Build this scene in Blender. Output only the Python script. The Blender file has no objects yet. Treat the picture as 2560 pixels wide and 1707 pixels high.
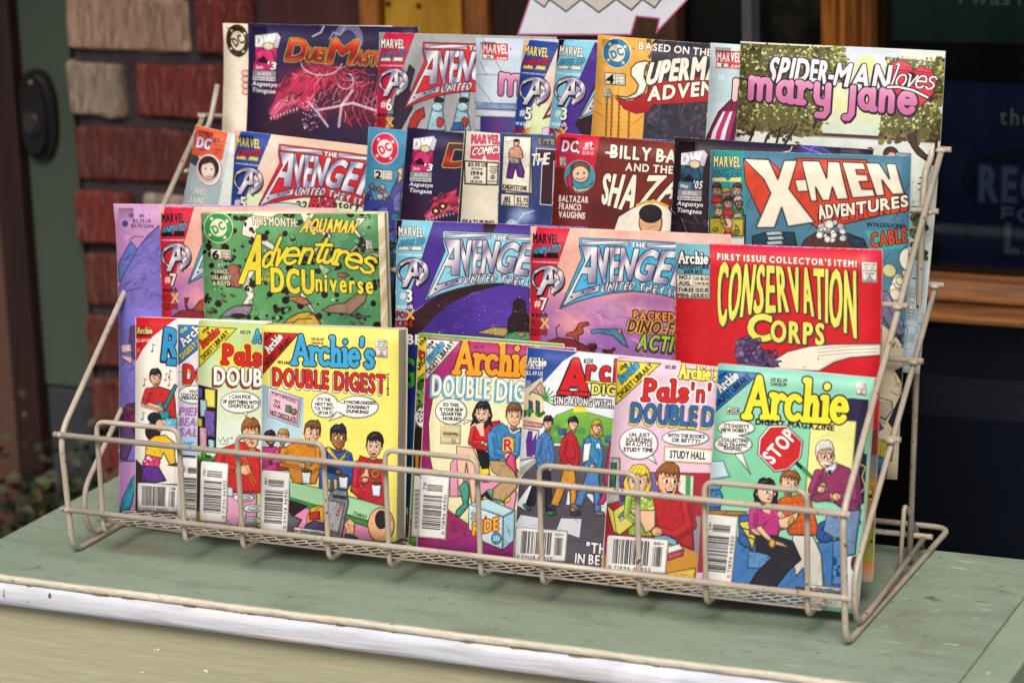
import bpy, bmesh, math, random
import numpy as np
from mathutils import Vector, Matrix

# ---------------------------------------------------------------- camera, light, exposure
sc = bpy.context.scene
C = sc.collection
cam_d = bpy.data.cameras.new('camera')
cam = bpy.data.objects.new('camera', cam_d)
C.objects.link(cam)
cam.location = (1.2725, -1.8886, 0.7502)
cam.rotation_euler = (1.3190, 0.0324, 0.4184)
cam_d.sensor_width = 36.0
cam_d.lens = 98.09
cam_d.clip_start = 0.05
cam_d.clip_end = 200.0
cam_d.dof.use_dof = True
cam_d.dof.focus_distance = 2.27
cam_d.dof.aperture_fstop = 6.3
sc.camera = cam

SUN_EL, SUN_AZ = math.radians(50), math.radians(162)     # azimuth: direction the light comes from, clockwise from +Y
world = bpy.data.worlds.new('World')
sc.world = world
world.use_nodes = True
nt = world.node_tree
nt.nodes.clear()
wo = nt.nodes.new('ShaderNodeOutputWorld')
bg = nt.nodes.new('ShaderNodeBackground')
sky = nt.nodes.new('ShaderNodeTexSky')
sky.sky_type = 'NISHITA'
sky.sun_disc = False
sky.sun_elevation = SUN_EL
sky.sun_rotation = SUN_AZ
sky.dust_density = 4.0
sky.air_density = 0.6
sky.ozone_density = 0.6
bg.inputs['Strength'].default_value = 0.115
nt.links.new(sky.outputs[0], bg.inputs['Color'])
nt.links.new(bg.outputs[0], wo.inputs['Surface'])

sun_d = bpy.data.lights.new('sun', 'SUN')
sun_d.energy = 2.5
sun_d.angle = math.radians(26)
sun_d.color = (1.0, 0.93, 0.83)
sun = bpy.data.objects.new('sun', sun_d)
C.objects.link(sun)
sdir = Vector((math.sin(SUN_AZ) * math.cos(SUN_EL), math.cos(SUN_AZ) * math.cos(SUN_EL), math.sin(SUN_EL)))
sun.rotation_euler = sdir.to_track_quat('Z', 'Y').to_euler()
sun.location = (0, -3, 4)

vs = sc.view_settings
vs.view_transform = 'Standard'
vs.look = 'None'
vs.exposure = 0.32
vs.gamma = 1.0
vs.use_curve_mapping = False
sc.cycles.max_bounces = 6
sc.cycles.use_denoising = True

# ---------------------------------------------------------------- helpers
def srgb(h, k=1.0):
    h = h.lstrip('#')
    o = []
    for i in (0, 2, 4):
        v = int(h[i:i + 2], 16) / 255
        o.append((v / 12.92 if v <= 0.04045 else ((v + 0.055) / 1.055) ** 2.4) * k)
    return (o[0], o[1], o[2], 1)

def mat(name, col, rough=0.6, spec=0.3, metal=0.0, noise=None, chips=None, stretch=(1, 1, 1), bump=0.0, bscale=80.0, coat=0.0):
    """procedural material: base colour, mottled by noise (scale, amount, second colour), flecked by chips (scale, threshold, colour)"""
    m = bpy.data.materials.new(name)
    m.use_nodes = True
    t = m.node_tree
    b = t.nodes['Principled BSDF']
    b.inputs['Roughness'].default_value = rough
    b.inputs['Specular IOR Level'].default_value = spec
    b.inputs['Metallic'].default_value = metal
    b.inputs['Coat Weight'].default_value = coat
    b.inputs['Coat Roughness'].default_value = 0.2
    tc = t.nodes.new('ShaderNodeTexCoord')
    mp = t.nodes.new('ShaderNodeMapping')
    mp.inputs['Scale'].default_value = stretch
    t.links.new(tc.outputs['Object'], mp.inputs['Vector'])
    rgb = t.nodes.new('ShaderNodeRGB')
    rgb.outputs[0].default_value = col
    out = rgb.outputs[0]
    layers = []
    if noise:
        layers += noise if isinstance(noise, list) else [noise]
    for sc_, lo, hi, c2 in layers:
        n = t.nodes.new('ShaderNodeTexNoise')
        n.inputs['Scale'].default_value = sc_
        n.inputs['Detail'].default_value = 6
        n.inputs['Roughness'].default_value = 0.6
        t.links.new(mp.outputs[0], n.inputs['Vector'])
        r = t.nodes.new('ShaderNodeMapRange')
        r.inputs[1].default_value = lo
        r.inputs[2].default_value = hi
        t.links.new(n.outputs[0], r.inputs[0])
        x = t.nodes.new('ShaderNodeMix')
        x.data_type = 'RGBA'
        t.links.new(r.outputs[0], x.inputs[0])
        t.links.new(out, x.inputs[6])
        x.inputs[7].default_value = c2
        out = x.outputs[2]
    if chips:
        for sc_, lo, hi, c2 in (chips if isinstance(chips, list) else [chips]):
            n = t.nodes.new('ShaderNodeTexNoise')
            n.inputs['Scale'].default_value = sc_
            n.inputs['Detail'].default_value = 3
            t.links.new(tc.outputs['Object'], n.inputs['Vector'])
            r = t.nodes.new('ShaderNodeMapRange')
            r.inputs[1].default_value = lo
            r.inputs[2].default_value = hi
            t.links.new(n.outputs[0], r.inputs[0])
            x = t.nodes.new('ShaderNodeMix')
            x.data_type = 'RGBA'
            t.links.new(r.outputs[0], x.inputs[0])
            t.links.new(out, x.inputs[6])
            x.inputs[7].default_value = c2
            out = x.outputs[2]
    t.links.new(out, b.inputs['Base Color'])
    if bump:
        n = t.nodes.new('ShaderNodeTexNoise')
        n.inputs['Scale'].default_value = bscale
        n.inputs['Detail'].default_value = 8
        t.links.new(mp.outputs[0], n.inputs['Vector'])
        bp_ = t.nodes.new('ShaderNodeBump')
        bp_.inputs['Strength'].default_value = bump
        bp_.inputs['Distance'].default_value = 0.004
        t.links.new(n.outputs[0], bp_.inputs['Height'])
        t.links.new(bp_.outputs[0], b.inputs['Normal'])
    return m

def link(name, me, m=None, parent=None):
    o = bpy.data.objects.new(name, me)
    C.objects.link(o)
    if m is not None and not me.materials:
        me.materials.append(m)
    if parent is not None:
        o.parent = parent
    return o

def thing(name, label, cat, loc=(0, 0, 0), group=None):
    o = bpy.data.objects.new(name, None)
    C.objects.link(o)
    o.location = loc
    o.empty_display_size = 0.05
    return tag(o, label, cat, group)

def tag(o, label, cat, group=None):
    o['label'] = label
    o['category'] = cat
    if group:
        o['group'] = group
    return o

def box_mesh(name, x0, x1, y0, y1, z0, z1, bevel=0.0, seg=2):
    bm = bmesh.new()
    bmesh.ops.create_cube(bm, size=1)
    for v in bm.verts:
        v.co = Vector((x0 if v.co.x < 0 else x1, y0 if v.co.y < 0 else y1, z0 if v.co.z < 0 else z1))
    if bevel:
        bmesh.ops.bevel(bm, geom=bm.edges[:], offset=bevel, segments=seg, affect='EDGES', profile=0.5)
    me = bpy.data.meshes.new(name)
    bm.to_mesh(me)
    bm.free()
    return me

def box(name, x0, x1, y0, y1, z0, z1, m, parent=None, bevel=0.0):
    """box part; with a parent the coordinates are world ones, the parent's location is taken off"""
    l = parent.matrix_basis.translation if parent is not None else Vector((0, 0, 0))
    return link(name, box_mesh(name, x0 - l.x, x1 - l.x, y0 - l.y, y1 - l.y, z0 - l.z, z1 - l.z, bevel), m, parent)

def fillet(pts, r, closed=False):
    pts = [Vector(p) for p in pts]
    out = []
    n = len(pts)
    for i, p in enumerate(pts):
        if not closed and i in (0, n - 1):
            out.append(p)
            continue
        a, b = pts[i - 1] - p, pts[(i + 1) % n] - p
        d = min(r, a.length * 0.45, b.length * 0.45)
        if a.normalized().dot(b.normalized()) < -0.995:
            out.append(p)
            continue
        s, e = p + a.normalized() * d, p + b.normalized() * d
        for k in range(7):
            t = k / 6
            out.append(s * (1 - t) ** 2 + p * 2 * t * (1 - t) + e * t * t)
    return out

def tube_bm(bm, path, r, n=10, cap=True):
    path = [Vector(p) for p in path]
    rings = []
    up = None
    for i, p in enumerate(path):
        if i == 0:
            t = path[1] - p
        elif i == len(path) - 1:
            t = p - path[i - 1]
        else:
            t = (path[i + 1] - p).normalized() + (p - path[i - 1]).normalized()
        t.normalize()
        if up is None:
            up = t.orthogonal().normalized()
        else:
            up = (up - t * up.dot(t)).normalized()
        s = t.cross(up)
        rings.append([bm.verts.new(p + (up * math.cos(2 * math.pi * k / n) + s * math.sin(2 * math.pi * k / n)) * r) for k in range(n)])
    for a, b in zip(rings, rings[1:]):
        for k in range(n):
            f = bm.faces.new((a[k], a[(k + 1) % n], b[(k + 1) % n], b[k]))
            f.smooth = True
    if cap:
        bm.faces.new(rings[0][::-1])
        bm.faces.new(rings[-1])

def tube(name, path, r, m, parent=None, n=10, more=()):
    bm = bmesh.new()
    tube_bm(bm, path, r, n)
    for p in more:
        tube_bm(bm, p, r, n)
    me = bpy.data.meshes.new(name)
    bm.to_mesh(me)
    bm.free()
    o = link(name, me, m, parent)
    return o
# ---------------------------------------------------------------- setting: pavement, wall
M_pave = mat('pavement_concrete', srgb('#6f6a62'), 0.9, noise=(6, 0.3, 0.7, srgb('#4d4943')), bump=0.3, bscale=60)
def structure(o):
    o['kind'] = 'structure'
    return o
bm = bmesh.new()
bmesh.ops.create_grid(bm, x_segments=4, y_segments=4, size=60)
me = bpy.data.meshes.new('pavement')
bm.to_mesh(me); bm.free()
o = structure(link('pavement', me, M_pave)); o.location = (0, 0, -0.80)

WY = 0.70            # face of the shop front
M_mortar = mat('mortar', srgb('#3c3234'), 0.95, noise=(60, 0.35, 0.7, srgb('#2e2528')), bump=0.8, bscale=200)
M_green = mat('green_board_paint', srgb('#414a3e'), 0.7, noise=(3, 0.3, 0.7, srgb('#363f35')), stretch=(1, 1, 0.2), bump=0.1)
M_darkwood = mat('dark_brown_paint', srgb('#2a1712'), 0.55, noise=(12, 0.35, 0.7, srgb('#1c0f0c')), stretch=(6, 6, 0.4))
M_tan = mat('tan_paint', srgb('#4c352c'), 0.7, noise=(8, 0.3, 0.7, srgb('#543a31')), stretch=(3, 3, 0.4))
M_maroon = mat('maroon_paint', srgb('#4a2624'), 0.6, noise=(8, 0.3, 0.7, srgb('#3a1c1a')), stretch=(4, 4, 0.3))
M_oak = mat('varnished_wood', srgb('#9a5f22'), 0.35, 0.5, noise=[(14, 0.35, 0.65, srgb('#6a3a12')), (40, 0.45, 0.7, srgb('#4a260c'))], stretch=(6, 6, 0.35), coat=0.3)
M_oak_h = mat('varnished_rail_wood', srgb('#8c5c36'), 0.4, 0.45, noise=[(14, 0.35, 0.65, srgb('#6a4226')), (40, 0.45, 0.7, srgb('#54300f'))], stretch=(0.35, 6, 6), coat=0.3)
M_brass = mat('worn_brass', srgb('#d0982c'), 0.45, 0.5, 0.6, noise=[(18, 0.35, 0.7, srgb('#8a5c14')), (5, 0.45, 0.6, srgb('#d8a83c'))], stretch=(2, 1, 1), bump=0.2)
M_black = mat('black_iron', srgb('#0e0c0e'), 0.6, 0.25, noise=(20, 0.4, 0.7, srgb('#181618')))
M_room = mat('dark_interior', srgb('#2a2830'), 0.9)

# the brick pier: mortar body with single bricks
pier = thing('brick_pier', 'rough red and tan brick pier with deep mortar joints, left of the doorway', 'brick pier', (-0.31, WY, -0.80))
box('mortar', -0.428, -0.186, WY + 0.010, WY + 0.22, -0.80, 1.60, M_mortar, pier)
def brick_mat(name, c1, c2, c3):
    m = mat(name, srgb(c1), 0.9, 0.15, noise=[(26, 0.35, 0.68, srgb(c2)), (70, 0.5, 0.72, srgb(c3))], stretch=(3.2, 1.5, 0.55), bump=1.0, bscale=45)
    return m
BR = [brick_mat('red_brick', '#702d28', '#45201c', '#80564f'), brick_mat('dark_red_brick', '#5c2d27', '#3a1e1a', '#6c4b45'), brick_mat('tan_brick', '#9a7e68', '#665040', '#b49c8a'),
      brick_mat('grey_tan_brick', '#8c7c6c', '#605244', '#aa9c8c')]
rnd = random.Random(5)
def brick_mesh(w, mi, seed):
    rr = random.Random(seed)
    bm = bmesh.new()
    bmesh.ops.create_cube(bm, size=1)
    for v in bm.verts:
        v.co = Vector((v.co.x * w, v.co.y * 0.09, v.co.z * 0.0595))
    bmesh.ops.subdivide_edges(bm, edges=[e for e in bm.edges if abs((e.verts[0].co - e.verts[1].co).x) > 0.01], cuts=3)
    bmesh.ops.bevel(bm, geom=[e for e in bm.edges if e.calc_face_angle(0) > 0.5], offset=0.004, segments=1, affect='EDGES')
    for v in bm.verts:
        v.co += Vector((rr.uniform(-1, 1), rr.uniform(-1.2, 1.2), rr.uniform(-1, 1))) * 0.0016
    me = bpy.data.meshes.new('brick')
    bm.to_mesh(me); bm.free()
    me.materials.append(BR[mi])
    return me
meshes = {}
X0, X1, PITCH = -0.434, -0.184, 0.0722
top0 = 0.298 + 5 * PITCH * 3
k = 0
z = 0.298 + PITCH * 16
course = -16
while z > -0.78:
    # course 0 starts at z .298 (short tan brick, then red)
    w1, w2 = (0.073, 0.154)
    seq = [w1, w2, w1] if course % 2 == 0 else [w2, w1, w2]
    x = X0 + rnd.uniform(-0.002, 0.002)
    for i, w in enumerate(seq):
        if x > X1 - 0.02:
            break
        ww = min(w, X1 - x)
        if ww < 0.03:
            break
        mi = rnd.choice([0, 0, 1, 1, 0])
        if course in (-1, 0) and i == 0: mi = 2 if course == -1 else 3
        if course == -1 and i == 1: mi = 0
        if course == 0 and i == 1: mi = 0
        if course == 1: mi = 1
        if course == 2: mi = (0, 3, 1)[i]
        if course in (4, 5) : mi = (1, 1, 0)[i]
        if course < -2 and rnd.random() < 0.25: mi = 2
        key = (round(ww, 3), mi, rnd.randint(0, 2))
        if key not in meshes:
            meshes[key] = brick_mesh(ww, mi, len(meshes))
        b = bpy.data.objects.new('brick', meshes[key])
        C.objects.link(b)
        b.parent = pier
        b.location = Vector((x + ww / 2, WY + 0.045 + rnd.uniform(-0.004, 0.004), z - 0.030)) - pier.location
        b.rotation_euler = (rnd.uniform(-.01, .01), rnd.uniform(-.008, .008), rnd.uniform(-.012, .012))
        x += ww + 0.0115
    z -= PITCH
    course += 1

# painted boards left of the pier, a plank right of it
o = box('green_board', -0.501, -0.436, WY + 0.012, WY + 0.05, -0.08, 1.6, M_green, bevel=0.002)
tag(o, 'dull green painted upright board between the bricks and the dark brown post', 'board')
o = box('dark_board', -0.536, -0.5015, WY - 0.005, WY + 0.05, -0.80, 1.6, M_darkwood, bevel=0.003)
tag(o, 'near-black brown post at the far left edge of the photo', 'post')
o = box('tan_board', -0.80, -0.537, WY + 0.004, WY + 0.05, -0.80, 1.6, M_tan, bevel=0.002)
tag(o, 'tan brown board in the far left corner beside the dark post', 'board')
o = box('plinth', -0.501, -0.436, WY + 0.014, WY + 0.055, -0.80, -0.083, mat('grey_plinth', srgb('#3a3a40'), 0.8, noise=(10, .3, .7, srgb('#242428'))), bevel=0.002)
tag(o, 'dark grey plinth under the green board, behind the shrubs', 'plinth')
o = box('maroon_plank', -0.1825, -0.0645, WY - 0.004, WY + 0.06, -0.80, 1.6, M_maroon, bevel=0.003)
tag(o, 'plain dark maroon plank between the brick pier and the wood with the brass plate', 'plank')

# black lock escutcheon on the green board
lk = thing('door_lock', 'black oval iron lock plate fixed to the green board', 'lock', (-0.4795, WY + 0.012, 0.236))
def oval_prism(name, rx, rz, y0, y1, m, parent, cx=0, cz=0, n=32, power=2.4):
    bm = bmesh.new()
    a = []
    for k in range(n):
        t = 2 * math.pi * k / n
        cx_, sz_ = math.cos(t), math.sin(t)
        x = math.copysign(abs(cx_) ** (2 / power), cx_) * rx
        z = math.copysign(abs(sz_) ** (2 / power), sz_) * rz
        a.append((x + cx, z + cz))
    f = bm.faces.new([bm.verts.new((x, y0, z)) for x, z in a])
    r = bmesh.ops.extrude_face_region(bm, geom=[f])
    vs_ = [g for g in r['geom'] if isinstance(g, bmesh.types.BMVert)]
    for v in vs_:
        v.co.y = y1
    bmesh.ops.recalc_face_normals(bm, faces=bm.faces)
    bmesh.ops.bevel(bm, geom=[e for e in bm.edges if all(abs(v.co.y - y1) < 1e-6 for v in e.verts)], offset=min(abs(y1 - y0) * 0.5, rx * 0.4), segments=3, affect='EDGES')
    me = bpy.data.meshes.new(name)
    bm.to_mesh(me); bm.free()
    return link(name, me, m, parent)
oval_prism('escutcheon', 0.024, 0.051, 0, -0.016, M_black, lk)
oval_prism('keyhole_cover', 0.011, 0.013, -0.0162, -0.024, mat('worn_iron', srgb('#3a3335'), 0.45, 0.5, 0.5), lk, 0, -0.008)
oval_prism('screw', 0.003, 0.003, -0.0162, -0.019, mat('screw_steel', srgb('#8a7a6a'), 0.4, 0.5, 0.7), lk, 0.001, 0.038, 12, 2)

# door stile with brass plate
ds = thing('door_stile', 'varnished wood door stile carrying a brass plate, left of the white paper sign', 'door stile', (0.0, WY, -0.80))
box('wood_edge', -0.063, -0.0385, WY - 0.010, WY + 0.04, -0.80, 1.6, M_oak, ds, 0.003)
box('stile_board', -0.0382, 0.0785, WY + 0.004, WY + 0.04, -0.80, 1.6, M_oak, ds, 0.002)
bp0 = box('brass_plate', -0.037, 0.051, WY - 0.002, WY + 0.0035, 0.20, 0.52, M_brass, ds, 0.0015)
for sx, sz in ((-0.036 + 0.0, 0.372), (-0.0005, 0.3705), (-0.030, 0.235), (0.043, 0.235), (0.043, 0.49), (-0.030, 0.49)):
    bm = bmesh.new()
    bmesh.ops.create_uvsphere(bm, u_segments=10, v_segments=6, radius=0.0035)
    for v in bm.verts:
        v.co.y *= 0.5
        v.co += Vector((sx + 0.004 + 0.0, WY - 0.002, sz)) - Vector(ds.location)
    me = bpy.data.meshes.new('screw'); bm.to_mesh(me); bm.free()
    link('screw', me, mat('brass_screw', srgb('#6a4a18'), 0.35, 0.5, 0.9) if 'brass_screw' not in bpy.data.materials else bpy.data.materials['brass_screw'], bp0).matrix_parent_inverse = Matrix.Identity(4)

# shop window: frame members, glass, dark room behind
wf = thing('shop_window', 'varnished wood framed shop window with dark glass behind the rack', 'window', (0.5, WY, -0.80))
box('side_post', 0.0790, 0.121, WY + 0.012, WY + 0.06, -0.80, 1.6, M_darkwood, wf, 0.002)
box('mullion', 0.236, 0.287, WY - 0.002, WY + 0.05, 0.13, 1.6, mat('brown_mullion', srgb('#5e4028'), 0.5, noise=(20, .3, .7, srgb('#41291a')), stretch=(6, 6, .4)), wf, 0.003)
box('mullion', 0.356, 0.3665, WY - 0.004, WY + 0.05, 0.13, 1.6, mat('grey_strip', srgb('#54545e'), 0.5), wf, 0.002)
# moulded wooden post
bm = bmesh.new()
prof = [(0.437, 0.0), (0.440, -0.010), (0.4535, -0.011), (0.456, -0.006), (0.459, -0.012), (0.465, -0.012), (0.4675, -0.007), (0.470, -0.013), (0.476, -0.013), (0.4785, -0.008), (0.481, -0.011), (0.487, -0.002), (0.487, 0.05), (0.437, 0.05)]
lo = [bm.verts.new((x - 0.5, y, 0.121 + 0.8)) for x, y in prof]
hi = [bm.verts.new((x - 0.5, y, 2.4)) for x, y in prof]
for i in range(len(prof)):
    j = (i + 1) % len(prof)
    bm.faces.new((lo[i], lo[j], hi[j], hi[i]))
bm.faces.new(lo); bm.faces.new(hi[::-1])
bmesh.ops.recalc_face_normals(bm, faces=bm.faces)
me = bpy.data.meshes.new('post'); bm.to_mesh(me); bm.free()
link('post', me, M_oak, wf)
# moulded horizontal rail
bm = bmesh.new()
prof = [(0.0, 0.119), (-0.012, 0.119), (-0.014, 0.113), (-0.016, 0.108), (-0.022, 0.104), (-0.022, 0.1015), (-0.017, 0.0995), (-0.017, 0.086), (-0.021, 0.083), (-0.020, 0.079), (0.0, 0.078), (0.04, 0.078), (0.04, 0.119)]
lo = [bm.verts.new((0.122 - 0.5, y, z + 0.8)) for y, z in prof]
hi = [bm.verts.new((1.9 - 0.5, y, z + 0.8)) for y, z in prof]
for i in range(len(prof)):
    j = (i + 1) % len(prof)
    bm.faces.new((lo[i], lo[j], hi[j], hi[i]))
bm.faces.new(lo); bm.faces.new(hi[::-1])
bmesh.ops.recalc_face_normals(bm, faces=bm.faces)
me = bpy.data.meshes.new('rail'); bm.to_mesh(me); bm.free()
link('rail', me, M_oak_h, wf)
box('side_post', 1.86, 1.9, WY - 0.002, WY + 0.05, 0.12, 1.6, M_oak, wf, 0.003)
box('sill', 0.122, 1.9, WY - 0.01, WY + 0.05, -0.80, -0.36, M_darkwood, wf, 0.003)
M_glass = bpy.data.materials.new('window_glass')
M_glass.use_nodes = True
t = M_glass.node_tree
t.nodes.clear()
mo = t.nodes.new('ShaderNodeOutputMaterial'); mx = t.nodes.new('ShaderNodeMixShader')
tr = t.nodes.new('ShaderNodeBsdfTransparent'); gl = t.nodes.new('ShaderNodeBsdfGlossy'); fr = t.nodes.new('ShaderNodeFresnel')
fr.inputs['IOR'].default_value = 1.5
gl.inputs['Roughness'].default_value = 0.03
tr.inputs['Color'].default_value = (0.80, 0.84, 0.86, 1)
t.links.new(fr.outputs[0], mx.inputs[0]); t.links.new(tr.outputs[0], mx.inputs[1]); t.links.new(gl.outputs[0], mx.inputs[2]); t.links.new(mx.outputs[0], mo.inputs[0])
for x0, x1, z0, z1 in ((0.122, 0.235, 0.12, 1.6), (0.288, 0.355, 0.12, 1.6), (0.367, 0.436, 0.12, 1.6), (0.488, 1.859, 0.12, 1.6), (0.122, 1.859, -0.359, 0.077)):
    box('pane', x0, x1, WY + 0.020, WY + 0.024, z0, z1, M_glass, wf)
# the room behind
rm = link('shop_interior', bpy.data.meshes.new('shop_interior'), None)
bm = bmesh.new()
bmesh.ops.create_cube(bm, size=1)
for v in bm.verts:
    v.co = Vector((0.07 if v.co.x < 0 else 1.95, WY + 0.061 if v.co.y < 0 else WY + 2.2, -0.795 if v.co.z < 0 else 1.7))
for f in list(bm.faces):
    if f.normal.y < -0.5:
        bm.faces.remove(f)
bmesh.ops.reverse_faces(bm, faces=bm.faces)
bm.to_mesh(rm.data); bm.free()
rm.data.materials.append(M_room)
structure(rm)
# unseen roof added above the frame to keep the shop front in shade
aw = box('shade_roof', -1.8, 2.6, -0.02, WY - 0.008, 1.22, 1.27, M_darkwood)
tag(aw, 'unseen dark roof added above the shop front to shade it', 'shade roof')

# ---------------------------------------------------------------- shrubs at lower left
M_leaf = [mat('shrub_leaf', srgb('#222c16'), 0.6, noise=(30, .3, .7, srgb('#1c2612'))), mat('shrub_leaf_light', srgb('#3a4220'), 0.7), mat('shrub_leaf_brown', srgb('#2e2416'), 0.8)]
M_stem = mat('shrub_stem', srgb('#3a2a1c'), 0.8)
def shrub(cx, cy, zt, rad, seed, label, n=900):
    rr = random.Random(seed)
    s = thing('shrub', label, 'shrub', (cx, cy, -0.80), 'shrubs behind the counter')
    bm = bmesh.new()
    for _ in range(9):
        a = rr.uniform(0, 6.28); q = rr.uniform(0.2, 0.9) * rad
        tube_bm(bm, [(0, 0, 0.0), (q * .4 * math.cos(a), q * .4 * math.sin(a), (zt + .8) * .5), (q * math.cos(a), q * math.sin(a), (zt + .8) * rr.uniform(.8, .97))], 0.004, 5)
    me = bpy.data.meshes.new('stem'); bm.to_mesh(me); bm.free(); link('stem', me, M_stem, s)
    bm = bmesh.new()
    H = zt + 0.8
    cl = [(Vector((rr.gauss(0, .4) * rad, rr.gauss(0, .4) * rad, H * rr.uniform(.35, .95))), rr.uniform(.02, .05)) for _ in range(26)]
    for _ in range(n):
        c0, cr = rr.choice(cl)
        p = c0 + Vector((rr.gauss(0, 1), rr.gauss(0, 1), rr.gauss(0, 1))) * cr
        d = Vector((rr.gauss(0, 1), rr.gauss(0, 1), rr.gauss(.3, .8))).normalized()
        L = rr.uniform(.010, .022)
        sd = d.orthogonal().normalized() * L * .3
        mid = p + d * L * .5 + Vector((0, 0, .001))
        v = [bm.verts.new(q) for q in (p, mid + sd, p + d * L, mid - sd)]
        f = bm.faces.new(v)
        f.material_index = rr.choice([0, 0, 0, 1, 2])
    me = bpy.data.meshes.new('foliage'); bm.to_mesh(me); bm.free()
    for m in M_leaf: me.materials.append(m)
    f = link('foliage', me, None, s)
    f['kind'] = 'stuff'
shrub(-0.40, 0.58, -0.105, 0.10, 1, 'small dark green shrub at the far left below the dark brown post', 1500)
shrub(-0.22, 0.56, -0.16, 0.10, 2, 'lower olive shrub between the counter and the brick pier', 1500)
shrub(-0.56, 0.50, -0.10, 0.12, 3, 'shrub cut off by the left edge of the photo', 1500)
o = link('stone_block', box_mesh('stone_block', -0.11, 0.11, -0.06, 0.06, -0.30, 0.30, 0.012, 3), mat('pinkish_stone', srgb('#4a393c'), 0.85, noise=(14, .3, .7, srgb('#4a3638')), bump=.5))
o.location = (-0.20, 0.635, -0.49)
tag(o, 'dull pink stone block low at the foot of the brick pier', 'stone block')

# ---------------------------------------------------------------- the painted counter
M_top = mat('sage_green_paint', srgb('#849382'), 0.5, 0.3, noise=[(3.5, 0.35, 0.7, srgb('#798a76')), (16, 0.5, 0.75, srgb('#6e7a6a')), (7, .55, .75, srgb('#7c7a68'))],
            chips=[(30, 0.68, 0.76, srgb('#5c5d52')), (9, 0.60, 0.72, srgb('#77796a')), (150, 0.70, 0.73, srgb('#4c4a44'))], stretch=(1, 2.6, 1), bump=0.14, bscale=38)
# scratches and scuffs on the right-hand end of the top
t = M_top.node_tree
b = t.nodes['Principled BSDF']
src = b.inputs['Base Color'].links[0].from_socket
tc = t.nodes['Texture Coordinate']
for rot, scl, lo, hi, colr, xlo, xhi in ((0.9, (30, 340, 1), 0.70, 0.73, '#c9d0c6', 0.62, 0.74), (-0.35, (26, 300, 1), 0.71, 0.74, '#c9d0c6', 0.64, 0.76), (1.3, (60, 420, 1), 0.70, 0.72, '#53504a', -1.0, -0.9)):
    mp = t.nodes.new('ShaderNodeMapping'); mp.inputs['Rotation'].default_value = (0, 0, rot); mp.inputs['Scale'].default_value = scl
    n = t.nodes.new('ShaderNodeTexNoise'); n.inputs['Scale'].default_value = 1; n.inputs['Detail'].default_value = 2
    t.links.new(tc.outputs['Object'], mp.inputs[0]); t.links.new(mp.outputs[0], n.inputs['Vector'])
    r = t.nodes.new('ShaderNodeMapRange'); r.inputs[1].default_value = lo; r.inputs[2].default_value = hi
    t.links.new(n.outputs[0], r.inputs[0])
    sx = t.nodes.new('ShaderNodeSeparateXYZ'); t.links.new(tc.outputs['Object'], sx.inputs[0])
    g = t.nodes.new('ShaderNodeMapRange'); g.inputs[1].default_value = xlo - 0.3; g.inputs[2].default_value = xhi - 0.3
    t.links.new(sx.outputs[0], g.inputs[0])
    mu = t.nodes.new('ShaderNodeMath'); mu.operation = 'MULTIPLY'
    t.links.new(r.outputs[0], mu.inputs[0]); t.links.new(g.outputs[0], mu.inputs[1])
    x = t.nodes.new('ShaderNodeMix'); x.data_type = 'RGBA'
    t.links.new(mu.outputs[0], x.inputs[0]); t.links.new(src, x.inputs[6]); x.inputs[7].default_value = srgb(colr)
    src = x.outputs[2]
t.links.new(src, b.inputs['Base Color'])
M_strip = mat('pale_green_strip_paint', srgb('#8a9a84'), 0.5, 0.35, noise=(12, .35, .7, srgb('#7c8c74')), chips=[(60, .68, .7, srgb('#cfd2c4'))], bump=.1)
M_cream = mat('cream_edge_paint', srgb('#c9c2b2'), 0.6, noise=[(30, .4, .7, srgb('#aeb09a')), (80, .5, .75, srgb('#b8a88c'))], chips=[(70, .69, .75, srgb('#a8987a')), (160, .70, .73, srgb('#6c5c4a'))], stretch=(.4, 1, 1), bump=.6, bscale=150)
M_white = mat('chalky_white_paint', srgb('#bfc3ca'), 0.6, noise=[(10, .4, .75, srgb('#bcc4d2')), (60, .5, .8, srgb('#a6a29e')), (24, .55, .8, srgb('#d8cfc8'))], chips=[(35, .735, .76, srgb('#39302b')), (8, .62, .72, srgb('#dfe2ec'))], stretch=(.25, 1, 3), bump=.3, bscale=60)
M_front = mat('yellow_green_paint', srgb('#a5a384'), 0.6, noise=[(5, .35, .7, srgb('#9a987a')), (60, .6, .8, srgb('#adac8e'))], chips=[(90, .745, .76, srgb('#e4e2d0'))], stretch=(.3, 1, 2.5), bump=.25, bscale=60)
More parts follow.
